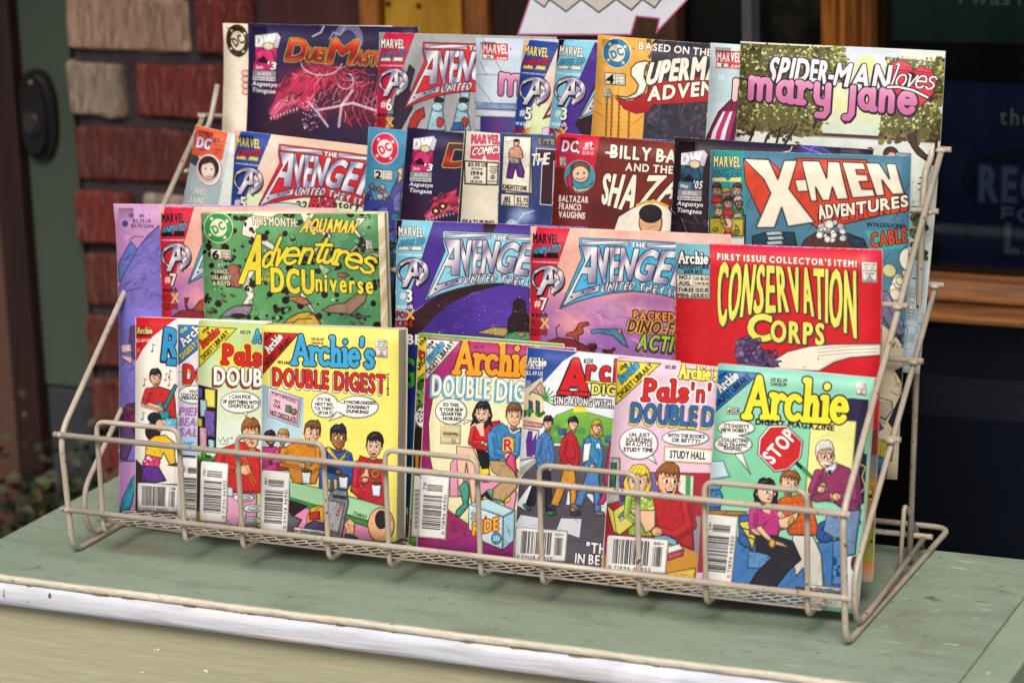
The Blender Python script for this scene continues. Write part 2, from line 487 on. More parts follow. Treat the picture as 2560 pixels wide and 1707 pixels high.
def edge_wear(m, z_lo, z_hi, scale, th, col):
    """paint lost or smeared along a horizontal edge: noise cut off by the height on the piece"""
    t = m.node_tree; b = t.nodes['Principled BSDF']
    src = b.inputs['Base Color'].links[0].from_socket
    tc = t.nodes.new('ShaderNodeTexCoord'); sp = t.nodes.new('ShaderNodeSeparateXYZ'); t.links.new(tc.outputs['Object'], sp.inputs[0])
    mr = t.nodes.new('ShaderNodeMapRange'); mr.inputs[1].default_value = z_lo; mr.inputs[2].default_value = z_hi; mr.inputs[3].default_value = .28; mr.inputs[4].default_value = 0
    t.links.new(sp.outputs[2], mr.inputs[0])
    mp = t.nodes.new('ShaderNodeMapping'); mp.inputs['Scale'].default_value = (scale, scale, scale * 4); t.links.new(tc.outputs['Object'], mp.inputs[0])
    n = t.nodes.new('ShaderNodeTexNoise'); n.inputs['Scale'].default_value = 1; n.inputs['Detail'].default_value = 5; t.links.new(mp.outputs[0], n.inputs['Vector'])
    ad = t.nodes.new('ShaderNodeMath'); ad.operation = 'ADD'; t.links.new(n.outputs[0], ad.inputs[0]); t.links.new(mr.outputs[0], ad.inputs[1])
    r = t.nodes.new('ShaderNodeMapRange'); r.inputs[1].default_value = th; r.inputs[2].default_value = th + .025; t.links.new(ad.outputs[0], r.inputs[0])
    x = t.nodes.new('ShaderNodeMix'); x.data_type = 'RGBA'
    t.links.new(r.outputs[0], x.inputs[0]); t.links.new(src, x.inputs[6]); x.inputs[7].default_value = srgb(col)
    t.links.new(x.outputs[2], b.inputs['Base Color'])
edge_wear(M_white, .7750, .7785, 32, .815, '#5a4a3e')
edge_wear(M_white, .7946, .7930, 45, .82, '#8a7a68')
edge_wear(M_front, .7755, .7680, 26, .845, '#e2e0d2')
edge_wear(M_front, .7755, .7725, 18, .84, '#6e6a4c')
ct = thing('painted_counter', 'sage green topped wooden counter with a chipped white front edge, carrying the wire rack', 'counter', (0.30, 0.08, -0.80))
TX0, TX1, TY0, TY1 = -0.085, 0.777, -0.064, 0.240
box('top_board', TX0, TX1, TY0, TY1, -0.020, 0.0, M_top, ct, 0.0015)
box('end_strip', TX1 + 0.0006, 0.811, TY0, TY1 - 0.002, -0.020, 0.0, M_strip, ct, 0.002)
# worn cream lip and rounded white edge moulding
def lip(name, prof, m, jit, seed, nseg=220):
    rr = random.Random(seed)
    bm = bmesh.new()
    rows = []
    for i in range(nseg + 1):
        x = TX0 - 0.001 + (0.812 - TX0) * i / nseg
        a = jit * (math.sin(x * 37 + seed) + math.sin(x * 91 + 2 * seed) * .5) * .5
        rows.append([bm.verts.new((x - 0.30, y - 0.08 + (rr.uniform(-1, 1) * jit * .5 + a if k else 0), z + 0.80 + (rr.uniform(-1, 1) * jit * .35 + a * .4 if k else 0))) for k, (y, z) in enumerate(prof)])
    for a, c_ in zip(rows, rows[1:]):
        for q in range(len(prof)):
            w = (q + 1) % len(prof)
            f = bm.faces.new((a[q], a[w], c_[w], c_[q])); f.smooth = True
    bm.faces.new(rows[0]); bm.faces.new(rows[-1][::-1])
    bmesh.ops.recalc_face_normals(bm, faces=bm.faces)
    me = bpy.data.meshes.new(name); bm.to_mesh(me); bm.free()
    return link(name, me, m, ct)
lip('edge_lip', [(TY0 - 0.0006, -0.0048), (TY0 - 0.0006, 0.0002), (TY0 - 0.0020, 0.0006), (TY0 - 0.0046, 0.0002), (TY0 - 0.0054, -0.0008), (TY0 - 0.0054, -0.0046)], M_cream, 0.0006, 3)
lip('edge_moulding', [(TY0 - 0.0006, -0.0245), (TY0 - 0.0006, -0.0052), (TY0 - 0.0060, -0.0056), (TY0 - 0.0088, -0.0072), (TY0 - 0.0096, -0.0120), (TY0 - 0.0096, -0.0190), (TY0 - 0.0086, -0.0228), (TY0 - 0.0060, -0.0245)], M_white, 0.00022, 8)
box('front_panel', -0.0805, 0.795, TY0 + 0.0014, TY0 + 0.020, -0.80, -0.0246, M_front, ct, 0.001)
box('side_panel', -0.080, -0.062, TY0 + 0.0206, TY1 - 0.012, -0.80, -0.0206, M_front, ct, 0.001)
box('side_panel', 0.777, 0.795, TY0 + 0.0206, TY1 - 0.012, -0.80, -0.0206, M_front, ct, 0.001)
box('back_panel', -0.0615, 0.7765, TY1 - 0.030, TY1 - 0.012, -0.80, -0.0206, M_front, ct, 0.001)

# ---------------------------------------------------------------- the wire rack
M_wire = mat('beige_wire_enamel', srgb('#b0a696'), 0.42, 0.4, noise=[(25, .35, .7, srgb('#978b7c'))], chips=[(150, .685, .70, srgb('#5a463c')), (320, .70, .715, srgb('#3a2f2c'))], coat=0.15, bump=0.1, bscale=300)
W = 0.68
rk = thing('wire_rack', 'beige enamelled wire display rack, stepped in four tiers, standing on the green counter', 'display rack', (0.34, 0.1, 0.0))
o = Vector((0.34, 0.1, 0.0))
def rel(pts): return [Vector(p) - o for p in pts]
def wire(name, pts, r, fil=0.0, **kw):
    return tube(name, fillet(rel(pts), fil) if fil else rel(pts), r, M_wire, rk, **kw)
G = 0.0027
wire('outer_frame', [(0, .2587, .3319), (0, -.0069, .1071), (0, -.001, G), (0, .290, G), (W, .290, G), (W, -.001, G), (W, -.0069, .1071), (W, .2587, .3319)], 0.0026, 0.016)
for s, x in ((1, 0.0), (-1, W)):
    wire('inner_brace', [(x, .243, .2235), (x, .024, .052), (x, .020, .028), (x, .030, .0085), (x, .060, .0085), (x, .212, .019)], 0.0024, 0.022)
    xp = x + s * 0.0078
    wire('rear_post', [(xp, .196, G), (xp, .2325, .300), (xp, .2385, .318), (xp, .252, .323), (xp, .259, .333), (xp, .272, .357)], 0.0026, 0.007)
    wire('rear_strut', [(xp, .168, G), (xp, .181, .055), (xp, .190, .050), (xp, .236, G)], 0.0020, 0.006)
for y, z in ((.1820, .1760), (.1200, .1290), (.2240, .2880), (.1390, .2310), (.2430, .2235), (.2605, .3310), (.2120, .0205)):
    y -= .006
    wire('cross_bar', [(-.007, y + .006, z), (W + .007, y + .006, z)], 0.0023)
for z, y in ((.1071, -.0069), (.0409, -.0048)):
    wire('front_rail', [(-.006, y, z), (W + .006, y, z)], 0.0025)
for a, b in ((.0315, .1105), (.1652, .2445), (.2995, .3800), (.4330, .5145), (.5690, .6500)):
    wire('guard_loop', [(a, .068, .0215), (a, -.0000, .0215), (a, .0005, .1195), (b, .0005, .1195), (b, -.0000, .0215), (b, .068, .0215)], 0.0022, 0.009)
bm = bmesh.new()
for x in (.0, W):
    for y, z in ((-.0069, .1071), (-.0048, .0409), (.176, .176), (.114, .129), (.133, .231), (.218, .288), (.237, .2235), (.2545, .331)):
        bmesh.ops.create_icosphere(bm, subdivisions=2, radius=.0030, matrix=Matrix.Translation(Vector((x, y, z)) - o) @ Matrix.Diagonal((1.5, .9, .85, 1)))
for a, b in ((.0315, .1105), (.1652, .2445), (.2995, .3800), (.4330, .5145), (.5690, .6500)):
    for x in (a, b):
        for y, z in ((-.0035, .1071), (-.0022, .0409)):
            bmesh.ops.create_icosphere(bm, subdivisions=2, radius=.0024, matrix=Matrix.Translation(Vector((x, y, z)) - o) @ Matrix.Diagonal((1.2, 1.2, .8, 1)))
for f in bm.faces: f.smooth = True
me = bpy.data.meshes.new('weld_beads'); bm.to_mesh(me); bm.free()
link('weld_beads', me, M_wire, rk)['kind'] = 'stuff'
def lattice(name, y0, y1, z0, z1, x0=0.03, x1=W - 0.03, sag=0.0, tilt=0.0):
    bm = bmesh.new()
    nx = 46
    ny = max(3, int(abs(y1 - y0) / 0.013))
    def P(i, j):
        x = x0 + (x1 - x0) * i / nx
        t = j / ny
        e = 1 - ((i / nx - .5) * 2) ** 6
        return Vector((x, y0 + (y1 - y0) * t, z0 + (z1 - z0) * t - sag * e * (1 - t) + tilt * i / nx)) - o
    for j in range(ny):
        a = []
        for i in range(nx + 1):
            a.append(P(i, j + (0.0 if i % 2 == 0 else 1.0)))
        b = [P(i, j + (1.0 if i % 2 == 0 else 0.0)) for i in range(nx + 1)]
        tube_bm(bm, a, 0.0007, 4)
        tube_bm(bm, b, 0.0007, 4)
    tube_bm(bm, [P(i, 0) for i in range(nx + 1)], 0.0010, 6)
    tube_bm(bm, [P(i, ny) for i in range(nx + 1)], 0.0010, 6)
    me = bpy.data.meshes.new(name); bm.to_mesh(me); bm.free()
    q = link(name, me, M_wire, rk)
    q['kind'] = 'stuff'
lattice('shelf_mesh', .003, .068, .0315, .0240, x0=.024, x1=W - .02, sag=.0010, tilt=-.0045)
lattice('shelf_mesh', .070, .100, .0085, .0085)
lattice('shelf_mesh', .118, .158, .0770, .0770)
lattice('shelf_mesh', .180, .222, .1520, .1520)
for i in range(9):
    x = 0.05 + i * (W - 0.1) / 8
    wire('back_wire', [(x, .072, .0060), (x, .098, .0060), (x, .1165, .0750), (x, .157, .0745), (x, .1835, .1490), (x, .217, .1495), (x, .2575, .3290)], 0.0016, 0.005, n=6)
PLACE = [
 ('r_white', 1, [0.0319, 0.0497, 0.0266], 11, 5.5, -0.93, 122, 165.6, 8, [0.379733, 0.00171051, -130.309, -0.011477, 0.344509, -269.085, 5.07523e-05, -9.12728e-06]),
 ('dd_blue', 1, [0.0768, 0.0451, 0.0256], 11, 5.5, -1.28, 122, 164.5, 8, [0.376299, -8.58615e-17, -167.107, -0.00943095, 0.343183, -274.093, 5.07523e-05, -9.12728e-06]),
 ('pals_green', 1, [0.0991, 0.0376, 0.0268], 11, 5.5, -0.49, 122, 169.7, 9, [0.373478, 0.00485037, -189.258, -0.0143282, 0.341582, -266.898, 5.07523e-05, -9.12728e-06]),
 ('dd146', 1, [0.1692, 0.0231, 0.0291], 11, 5.5, -0.75, 120, 172.8, 21, [0.366875, 0.00382959, -243.895, -0.0125923, 0.338193, -265.971, 5.07523e-05, -9.12728e-06]),
 ('green_narrow', 1, [0.2927, 0.0486, 0.0243], 11, 5.5, 1.4, 122, 173.4, 8, [0.361618, 0.0178945, -393.541, -0.0263899, 0.340076, -255.533, 5.07523e-05, -9.12728e-06]),
 ('dd76', 1, [0.3044, 0.0399, 0.0239], 11, 5.5, 1.25, 124, 173.1, 9, [0.359704, 0.0169881, -398.014, -0.0254804, 0.338616, -258.456, 5.07523e-05, -9.12728e-06]),
 ('d250', 1, [0.3905, 0.0388, 0.021], 11, 5.5, 2.34, 124, 175.0, 8, [0.353341, 0.0240754, -487.007, -0.032143, 0.336858, -249.816, 5.07523e-05, -9.12728e-06]),
 ('pals88', 1, [0.4672, 0.0369, 0.0185], 11, 5.5, 2.8, 124, 175.8, 8, [0.34782, 0.0273874, -562.027, -0.0348943, 0.335281, -245.312, 5.07523e-05, -9.12728e-06]),
 ('d224', 1, [0.5525, 0.0356, 0.0146], 11, 5.5, 2.2, 122, 181.1, 8, [0.342655, 0.0244754, -637.626, -0.030975, 0.334156, -248.067, 5.07523e-05, -9.12728e-06]),
 ('purple', 2, [0.0023, 0.0691, 0.0125], 10, 5.0, -1.23, 168, 270.4, 3, [0.385625, -0.00268915, -110.697, -0.0054108, 0.346616, -174.989, 5.23372e-05, -1.18906e-05]),
 ('av7a', 2, [0.0463, 0.0714, 0.0254], 10, 5.0, -1.64, 165, 257.0, 3, [0.382871, -0.00468822, -149.683, -0.0027586, 0.346016, -177.797, 5.23372e-05, -1.18906e-05]),
 ('advdc', 2, [0.0911, 0.068, 0.0227], 10, 5.0, -1.97, 167, 259.0, 6, [0.379631, -0.00619806, -187.628, -0.000734014, 0.344955, -181.73, 5.23372e-05, -1.18906e-05]),
 ('av3', 2, [0.265, 0.0711, 0.0266], 10, 5.0, -0.08, 165, 257.0, 3, [0.367957, 0.00721484, -368.418, -0.0131959, 0.342956, -175.439, 5.23372e-05, -1.18906e-05]),
 ('av7b', 2, [0.3833, 0.0751, 0.0271], 10, 5.0, 0.11, 165, 257.0, 4, [0.360723, 0.00971177, -484.498, -0.0144074, 0.341926, -174.394, 5.23372e-05, -1.18906e-05]),
 ('cons', 2, [0.5103, 0.0741, 0.0205], 10, 5.0, -0.38, 164, 258.0, 4, [0.352705, 0.00820243, -601.164, -0.0117466, 0.340381, -186.503, 5.23372e-05, -1.18906e-05]),
 ('dc3', 3, [-0.0209, 0.1509, 0.0866], 12, 4.5, 11.05, 165, 256.0, 3, [0.38808, 0.0811241, -217.622, -0.0870946, 0.350082, -66.6075, 5.38207e-05, -6.26605e-06]),
 ('av5', 3, [0.0489, 0.1507, 0.0821], 12, 4.5, 4.45, 164, 254.0, 4, [0.392645, 0.0404543, -246.125, -0.0418003, 0.356344, -91.5615, 5.38207e-05, -6.26605e-06]),
 ('dc2', 3, [0.1798, 0.1581, 0.0889], 12, 4.5, 3.28, 164, 254.0, 3, [0.386037, 0.0339087, -367.087, -0.033011, 0.356338, -82.7835, 5.38207e-05, -6.26605e-06]),
 ('dm3b', 3, [0.2131, 0.1574, 0.0908], 12, 4.5, 4.16, 164, 254.0, 3, [0.382933, 0.0395518, -403.11, -0.0386982, 0.355156, -73.41, 5.38207e-05, -6.26605e-06]),
 ('mc94', 3, [0.2706, 0.1579, 0.0897], 12, 4.5, 3.05, 164, 254.0, 3, [0.380227, 0.0329043, -451.911, -0.0311284, 0.355255, -79.8841, 5.38207e-05, -6.26605e-06]),
 ('knight', 3, [0.3155, 0.1575, 0.0892], 12, 4.5, 0.67, 164, 254.0, 3, [0.37879, 0.018299, -480.206, -0.0153144, 0.35572, -98.9204, 5.38207e-05, -6.26605e-06]),
 ('billy', 3, [0.3579, 0.1575, 0.0916], 12, 4.5, 2.85, 164, 254.0, 3, [0.374577, 0.0321066, -533.334, -0.0294765, 0.354143, -76.4353, 5.38207e-05, -6.26605e-06]),
 ('dw05', 3, [0.4665, 0.1593, 0.0921], 12, 4.5, 1.81, 164, 254.0, 3, [0.368448, 0.0262007, -631.786, -0.0224323, 0.353577, -83.3082, 5.38207e-05, -6.26605e-06]),
 ('xmen', 3, [0.5061, 0.1552, 0.0804], 12, 4.5, -0.08, 164, 257.0, 4, [0.366619, 0.0146648, -656.742, -0.0107572, 0.353555, -113.655, 5.38207e-05, -6.26605e-06]),
 ('dccream', 4, [0.0269, 0.2068, 0.1667], 14, 2.5, -0.49, 163.5, 254.0, 3, [0.412291, 0.0193564, -233.613, -0.00506707, 0.367975, -19.1716, 6.00944e-05, -3.17818e-07]),
 ('duel', 4, [0.0519, 0.2044, 0.1678], 14, 2.5, -0.11, 163.5, 254.0, 3, [0.410088, 0.0217598, -257.956, -0.00775102, 0.36723, -17.1328, 6.00944e-05, -3.17818e-07]),
 ('av6', 4, [0.1789, 0.2051, 0.1635], 14, 2.5, 0.12, 163.5, 254.0, 3, [0.401797, 0.0232149, -383.684, -0.00963985, 0.366533, -20.7613, 6.00944e-05, -3.17818e-07]),
 ('mj14', 4, [0.2745, 0.2049, 0.1614], 14, 2.5, -0.3, 163.5, 254.0, 3, [0.395664, 0.0205297, -474.825, -0.00688954, 0.366085, -26.8308, 6.00944e-05, -3.17818e-07]),
 ('av5b', 4, [0.2983, 0.2025, 0.1628], 14, 2.5, 4.15, 163.5, 254.0, 3, [0.390767, 0.0488458, -516.45, -0.0373557, 0.362778, 13.3757, 6.00944e-05, -3.17818e-07]),
 ('av3b', 4, [0.3336, 0.2005, 0.1639], 14, 2.5, 3.65, 163.5, 254.0, 3, [0.388542, 0.0456035, -547.052, -0.0337149, 0.362585, 11.5631, 6.00944e-05, -3.17818e-07]),
 ('superadv', 4, [0.3758, 0.1995, 0.1679], 14, 2.5, 2.75, 163.5, 254.0, 3, [0.386181, 0.0398303, -582.774, -0.0272121, 0.36265, 8.44726, 6.00944e-05, -3.17818e-07]),
 ('mj8', 4, [0.4815, 0.1994, 0.1641], 14, 2.5, 1.42, 163.5, 254.0, 3, [0.380143, 0.0313879, -680.329, -0.0183263, 0.362869, -6.8627, 6.00944e-05, -3.17818e-07]),
 ('smmj', 4, [0.5101, 0.1964, 0.1624], 14, 2.5, 1.02, 167.7, 258.0, 3, [0.378088, 0.0288228, -704.691, -0.0155278, 0.36247, -9.45282, 6.00944e-05, -3.17818e-07]),
]
# ---------------------------------------------------------------- print engine: draws the flat print of covers and posters into pixel arrays
RES = 3.4                      # texture pixels per millimetre
def hx(h):
    return np.array([int(h[i:i + 2], 16) / 255 for i in (1, 3, 5)], np.float32)

_gl = {}
def glyph(ch):
    """outline edges of a letter of the built-in font, cap height 1"""
    if ch in _gl:
        return _gl[ch]
    cu = bpy.data.curves.new('g', 'FONT')
    cu.body = ch
    cu.fill_mode = 'NONE'
    cu.resolution_u = 3
    ob = bpy.data.objects.new('g', cu)
    me = ob.to_mesh()
    v = np.array([(q.co.x, q.co.y) for q in me.vertices], np.float32).reshape(-1, 2)
    e = np.array([tuple(q.vertices) for q in me.edges], np.int32).reshape(-1, 2)
    ob.to_mesh_clear()
    bpy.data.objects.remove(ob)
    bpy.data.curves.remove(cu)
    if len(e) == 0:
        _gl[ch] = None
        return None
    v = v / _caps
    E = np.concatenate([v[e[:, 0]], v[e[:, 1]]], 1)
    x0 = min(E[:, 0].min(), E[:, 2].min()); x1 = max(E[:, 0].max(), E[:, 2].max())
    E[:, 0] -= x0; E[:, 2] -= x0
    # long edges are split so that curved envelopes bend them
    out = []
    for a in E:
        L = math.hypot(a[2] - a[0], a[3] - a[1]); n = max(1, int(L / 0.25))
        for i in range(n):
            s, t = i / n, (i + 1) / n
            out.append((a[0] + (a[2] - a[0]) * s, a[1] + (a[3] - a[1]) * s, a[0] + (a[2] - a[0]) * t, a[1] + (a[3] - a[1]) * t))
    _gl[ch] = (np.array(out, np.float32), float(x1 - x0), True)
    return _gl[ch]
_caps = 1.0
_g = glyph('H')
_caps = float(max(_g[0][:, 1].max(), _g[0][:, 3].max()))
_gl.clear()

def A(cx, cy, rx, ry, a0, a1, n=14):
    return [(cx + rx * math.cos(math.radians(a0 + (a1 - a0) * i / n)), cy + ry * math.sin(math.radians(a0 + (a1 - a0) * i / n))) for i in range(n + 1)]
# fat hand-drawn letters as pen strokes, cap height 1: (width, strokes)
STK = {
 'A': (.72, [[(.0, 0), (.36, 1), (.72, 0)], [(.14, .36), (.58, .36)], [(-.08, 0), (.12, 0)], [(.58, 0), (.82, 0)]]),
 'r': (.42, [[(.1, 0), (.1, .58)], [(.1, .36), (.2, .52), (.34, .57), (.42, .52)], [(0, 0), (.22, 0)], [(0, .58), (.1, .58)]]),
 'c': (.46, [A(.25, .29, .24, .28, 48, 312)]),
 'h': (.52, [[(.1, 0), (.1, 1)], [(.1, .36), (.2, .54), (.34, .56), (.42, .42), (.42, 0)], [(0, 0), (.2, 0)], [(.34, 0), (.52, 0)], [(0, 1), (.1, 1)]]),
 'i': (.2, [[(.1, 0), (.1, .58)], [(.1, .86), (.11, .88)], [(0, 0), (.2, 0)], [(0, .58), (.1, .58)]]),
 'e': (.5, [[(.03, .31), (.48, .31)] + A(.25, .29, .23, .28, 8, 318)]),
 's': (.42, [[(.40, .47), (.32, .56), (.16, .57), (.07, .46), (.12, .36), (.32, .27), (.40, .16), (.33, .03), (.16, -.01), (.04, .08)]]),
 "'": (.1, [[(.06, 1.0), (.03, .78)]]),
 'P': (.6, [[(.12, 0), (.12, 1)], [(.12, .98), (.36, .98), (.54, .88), (.56, .7), (.46, .54), (.3, .5), (.12, .5)], [(0, 0), (.28, 0)]]),
 'a': (.5, [A(.24, .28, .2, .26, 0, 360, 18), [(.44, .56), (.44, 0), (.52, 0)]]),
 'l': (.22, [[(.1, 0), (.1, 1)], [(0, 0), (.22, 0)], [(0, 1), (.1, 1)]]),
 'n': (.5, [[(.08, 0), (.08, .58)], [(.08, .38), (.17, .54), (.32, .56), (.40, .44), (.40, 0)]]),
 'm': (.78, [[(.06, 0), (.06, .58)], [(.06, .4), (.14, .55), (.28, .56), (.36, .44), (.36, 0)], [(.36, .4), (.46, .55), (.6, .56), (.68, .44), (.68, 0)]]),
 'y': (.5, [[(.05, .58), (.05, .22), (.14, .06), (.32, .04), (.44, .16)], [(.44, .58), (.44, -.2), (.34, -.34), (.12, -.34)]]),
 'j': (.3, [[(.24, .58), (.24, -.2), (.14, -.34), (.02, -.34)]]),
 'o': (.48, [A(.24, .28, .22, .27, 0, 360, 18)]),
 'v': (.44, [[(0, .58), (.1, .55), (.18, .0), (.36, .38), (.44, .56)]]),
 'd': (.56, [A(.23, .27, .2, .26, 0, 360, 18), [(.52, 1.0), (.44, .5), (.44, .1), (.52, .02)]]),
 't': (.4, [[(.24, 1.0), (.16, .5), (.16, .12), (.24, .02), (.36, .1)], [(-.06, .74), (.56, .78)]]),
 'u': (.52, [[(.04, .56), (.04, .2), (.12, .03), (.28, .04), (.42, .22)], [(.44, .56), (.44, .1), (.52, .02)]]),
 'L': (.6, [A(.2, .6, .12, .2, 180, 360) + [(.2, .1), (.0, .0), (.6, .08)]]),
 'S': (.6, [[(.55, .85), (.45, .98), (.2, .98), (.06, .8), (.14, .6), (.42, .45), (.52, .25), (.42, .05), (.18, .0), (.02, .14)]]),
 'C': (.7, [A(.4, .5, .38, .5, 50, 320)]),
}
_sk = {}
def skglyph(ch):
    if ch not in _sk:
        w, st = STK[ch]
        out = []
        for s in st:
            for a, b in zip(s, s[1:]):
                out.append((a[0], a[1], b[0], b[1]))
        _sk[ch] = (np.array(out, np.float32), w, False)
    return _sk[ch]

def sdf(E, closed, x0, y0, x1, y1):
    """signed distance (texture pixels, negative inside) of the pixels in a box to the edges E"""
    xs = (np.arange(x0, x1) + 0.5).astype(np.float32)
    ys = (np.arange(y0, y1) + 0.5).astype(np.float32)
    h, w = len(ys), len(xs)
    best = np.full((h, w), 1e9, np.float32)
    par = np.zeros((h, w), bool)
    step = max(1, int(1.2e6 / max(1, h * w)))
    for i in range(0, len(E), step):
        e = E[i:i + step]
        ax, ay, bx, by = (e[:, k][:, None, None] for k in range(4))
        X = xs[None, None, :]; Y = ys[None, :, None]
        dx, dy = bx - ax, by - ay
        L = dx * dx + dy * dy + 1e-9
        t = np.clip(((X - ax) * dx + (Y - ay) * dy) / L, 0, 1)
        d = (X - ax - t * dx) ** 2 + (Y - ay - t * dy) ** 2
        best = np.minimum(best, d.min(0))
        if closed:
            c = ((ay > Y) != (by > Y))
            xi = ax + (Y - ay) * dx / np.where(np.abs(dy) < 1e-9, 1e-9, dy)
            par ^= (np.count_nonzero(c & (X < xi), axis=0) % 2).astype(bool)
    d = np.sqrt(best)
    if closed:
        d = np.where(par, -d, d)
    return d

VIEWS = {'C0': (0, 0, 2.7516), 'C1': (540, 30, 2.903), 'C2': (1180, 0, 2.7515), 'C3': (1800, 0, 2.7513), 'C4': (0, 500, 2.45), 'C5': (0, 1040, 2.3516),
         'K1': (320, 780, 2.6125), 'K2': (640, 780, 2.5286), 'K3': (980, 820, 2.375), 'K4': (1280, 840, 2.375), 'K5': (1720, 880, 2.376), 'K6': (1640, 560, 2.94),
         'K7': (1960, 900, 1.9433), 'K8': (960, 530, 3.0947), 'M2': (500, 500, 4.355), 'M3': (1000, 540, 4.611), 'M4': (2080, 200, 2.2396), 'M5': (880, 280, 4.523), 'M7': (120, 0, 2.8), 'D': (0, 0, .91875)}

class Page:
    def __init__(self, w, h, bg='#ffffff', res=None):
        self.w, self.h = w, h
        self.R = res or RES
        self.W, self.H = int(w * self.R), int(h * self.R)
        self.im = np.empty((self.H, self.W, 3), np.float32)
        self.im[:] = hx(bg)
        self.Hm = None
    # coordinates: millimetres from the top left corner, or units of a reference drawing frame
    def view(self, k=None, Hm=None):
        if k is None:
            self.Hm = None
            return self
        self.v = VIEWS[k]
        self.Hm = np.array(list(Hm) + [1.0]).reshape(3, 3)
        return self
    def T(self, pts):
        p = np.asarray(pts, np.float64).reshape(-1, 2)
        if self.Hm is not None:
            ox, oy, s = self.v
            q = np.stack([ox + p[:, 0] / s, oy + p[:, 1] / s, np.ones(len(p))], 1) @ self.Hm.T
            p = q[:, :2] / q[:, 2:3]
        return (p * self.R).astype(np.float32)
    def k(self, at):
        """texture pixels per drawing unit near a point"""
        a = self.T([at, (at[0] + 10, at[1])])
        return float(np.hypot(*(a[1] - a[0]))) / 10
    def comp(self, al, col, x0, y0, x1, y1):
        if isinstance(col, str):
            c = hx(col)
        elif isinstance(col, tuple):          # ('v'|'h'|'d', colour, colour, ...) gradient over the box
            n = len(col) - 1
            ny, nx = al.shape
            yy, xx = np.mgrid[0:ny, 0:nx].astype(np.float32)
            t = {'v': yy / max(1, ny - 1), 'h': xx / max(1, nx - 1), 'd': (yy / max(1, ny) + xx / max(1, nx)) / 2}[col[0]]
            t = np.clip(t, 0, .9999) * (n - 1)
            i = t.astype(int); f = (t - i)[..., None]
            st = np.array([hx(q) for q in col[1:]])
            c = st[i] * (1 - f) + st[np.minimum(i + 1, n - 1)] * f
        else:
            c = col
        a = al[..., None]
        self.im[y0:y1, x0:x1] = self.im[y0:y1, x0:x1] * (1 - a) + c * a
    def bb(self, E, m):
        x0 = int(max(0, min(E[:, 0].min(), E[:, 2].min()) - m - 1)); x1 = int(min(self.W, max(E[:, 0].max(), E[:, 2].max()) + m + 2))
        y0 = int(max(0, min(E[:, 1].min(), E[:, 3].min()) - m - 1)); y1 = int(min(self.H, max(E[:, 1].max(), E[:, 3].max()) + m + 2))
        return x0, y0, x1, y1
    def poly(self, pts, fill=None, line=None, lw=0.5, a=1.0, airbrush=True):
        p = self.T(pts)
        q = np.roll(p, -1, 0)
        E = np.concatenate([p, q], 1)
        l = lw * self.R / 2
        x0, y0, x1, y1 = self.bb(E, l)
        if x1 <= x0 or y1 <= y0: return self
        d = sdf(E, True, x0, y0, x1, y1)
        if fill is not None:
            c = fill
            if airbrush and isinstance(fill, str) and line is not None:
                yy, xx = np.mgrid[0:y1 - y0, 0:x1 - x0].astype(np.float32)
                sd = (xx / max(1, x1 - x0) * .65 + yy / max(1, y1 - y0) * .55)
                k_ = 1 - .42 * np.clip(1 + d / (1.7 * self.R), 0, 1) * np.clip(sd * 1.5 - .2, 0, 1)
                k_ += .16 * np.clip(1 + d / (2.5 * self.R), 0, 1) * np.clip(.55 - sd, 0, 1)
                lum_ = float(hx(fill) @ np.array([.3, .6, .1], np.float32))
                if lum_ < .72 and (x1 - x0) > 5 * self.R and (y1 - y0) > 5 * self.R:
                    ph = (x0 * .37 + y0 * .11) % 6
                    w_ = np.sin((xx * .55 + yy * .35) / self.R * .9 + ph + 1.3 * np.sin(yy / self.R * .35 + ph))
                    k_ -= .07 * np.clip(w_ * 2 - 1.1, 0, 1)
                # inked folds inside the shape
                area = float((d < 0).sum()) / self.R ** 2
                if area > 14 and lum_ < .8:
                    r_ = random.Random(x0 * 31 + y0)
                    for _ in range(int(min(9, 2 + area / 22))):
                        ax, ay = r_.uniform(x0, x1), r_.uniform(y0, y1); t_ = r_.uniform(0, 6.28); L_ = r_.uniform(1.2, 4.2) * self.R; bd = r_.uniform(-.6, .6)
                        q_ = np.array([(ax, ay), (ax + L_ * math.cos(t_), ay + L_ * math.sin(t_)), (ax + L_ * math.cos(t_) + L_ * .8 * math.cos(t_ + bd), ay + L_ * math.sin(t_) + L_ * .8 * math.sin(t_ + bd))], np.float32)
                        Eq = np.concatenate([q_[:-1], q_[1:]], 1)
                        bx0, by0, bx1, by1 = max(x0, int(Eq[:, ::2].min()) - 3), max(y0, int(Eq[:, 1::2].min()) - 3), min(x1, int(Eq[:, ::2].max()) + 4), min(y1, int(Eq[:, 1::2].max()) + 4)
                        if bx1 <= bx0 or by1 <= by0: continue
                        dq = sdf(Eq, False, bx0, by0, bx1, by1)
                        dark = r_.random() < .68
                        wq = (.17 if dark else .45) * self.R
                        k_[by0 - y0:by1 - y0, bx0 - x0:bx1 - x0] *= 1 + (-.62 if dark else .16) * np.clip(wq - dq + .5, 0, 1)
                c = np.clip(hx(fill) * k_[..., None], 0, 1)
            self.comp(np.clip(.5 - d, 0, 1) * a, c, x0, y0, x1, y1)
        if line is not None: self.comp(np.clip(l - np.abs(d) + .5, 0, 1) * a, line, x0, y0, x1, y1)
        return self
    def ln(self, pts, col='#1a1416', lw=0.4, a=1.0):
        p = self.T(pts)
        E = np.concatenate([p[:-1], p[1:]], 1)
        l = lw * self.R / 2
        x0, y0, x1, y1 = self.bb(E, l)
        if x1 <= x0 or y1 <= y0: return self
        d = sdf(E, False, x0, y0, x1, y1)
        self.comp(np.clip(l - d + .5, 0, 1) * a, col, x0, y0, x1, y1)
        return self
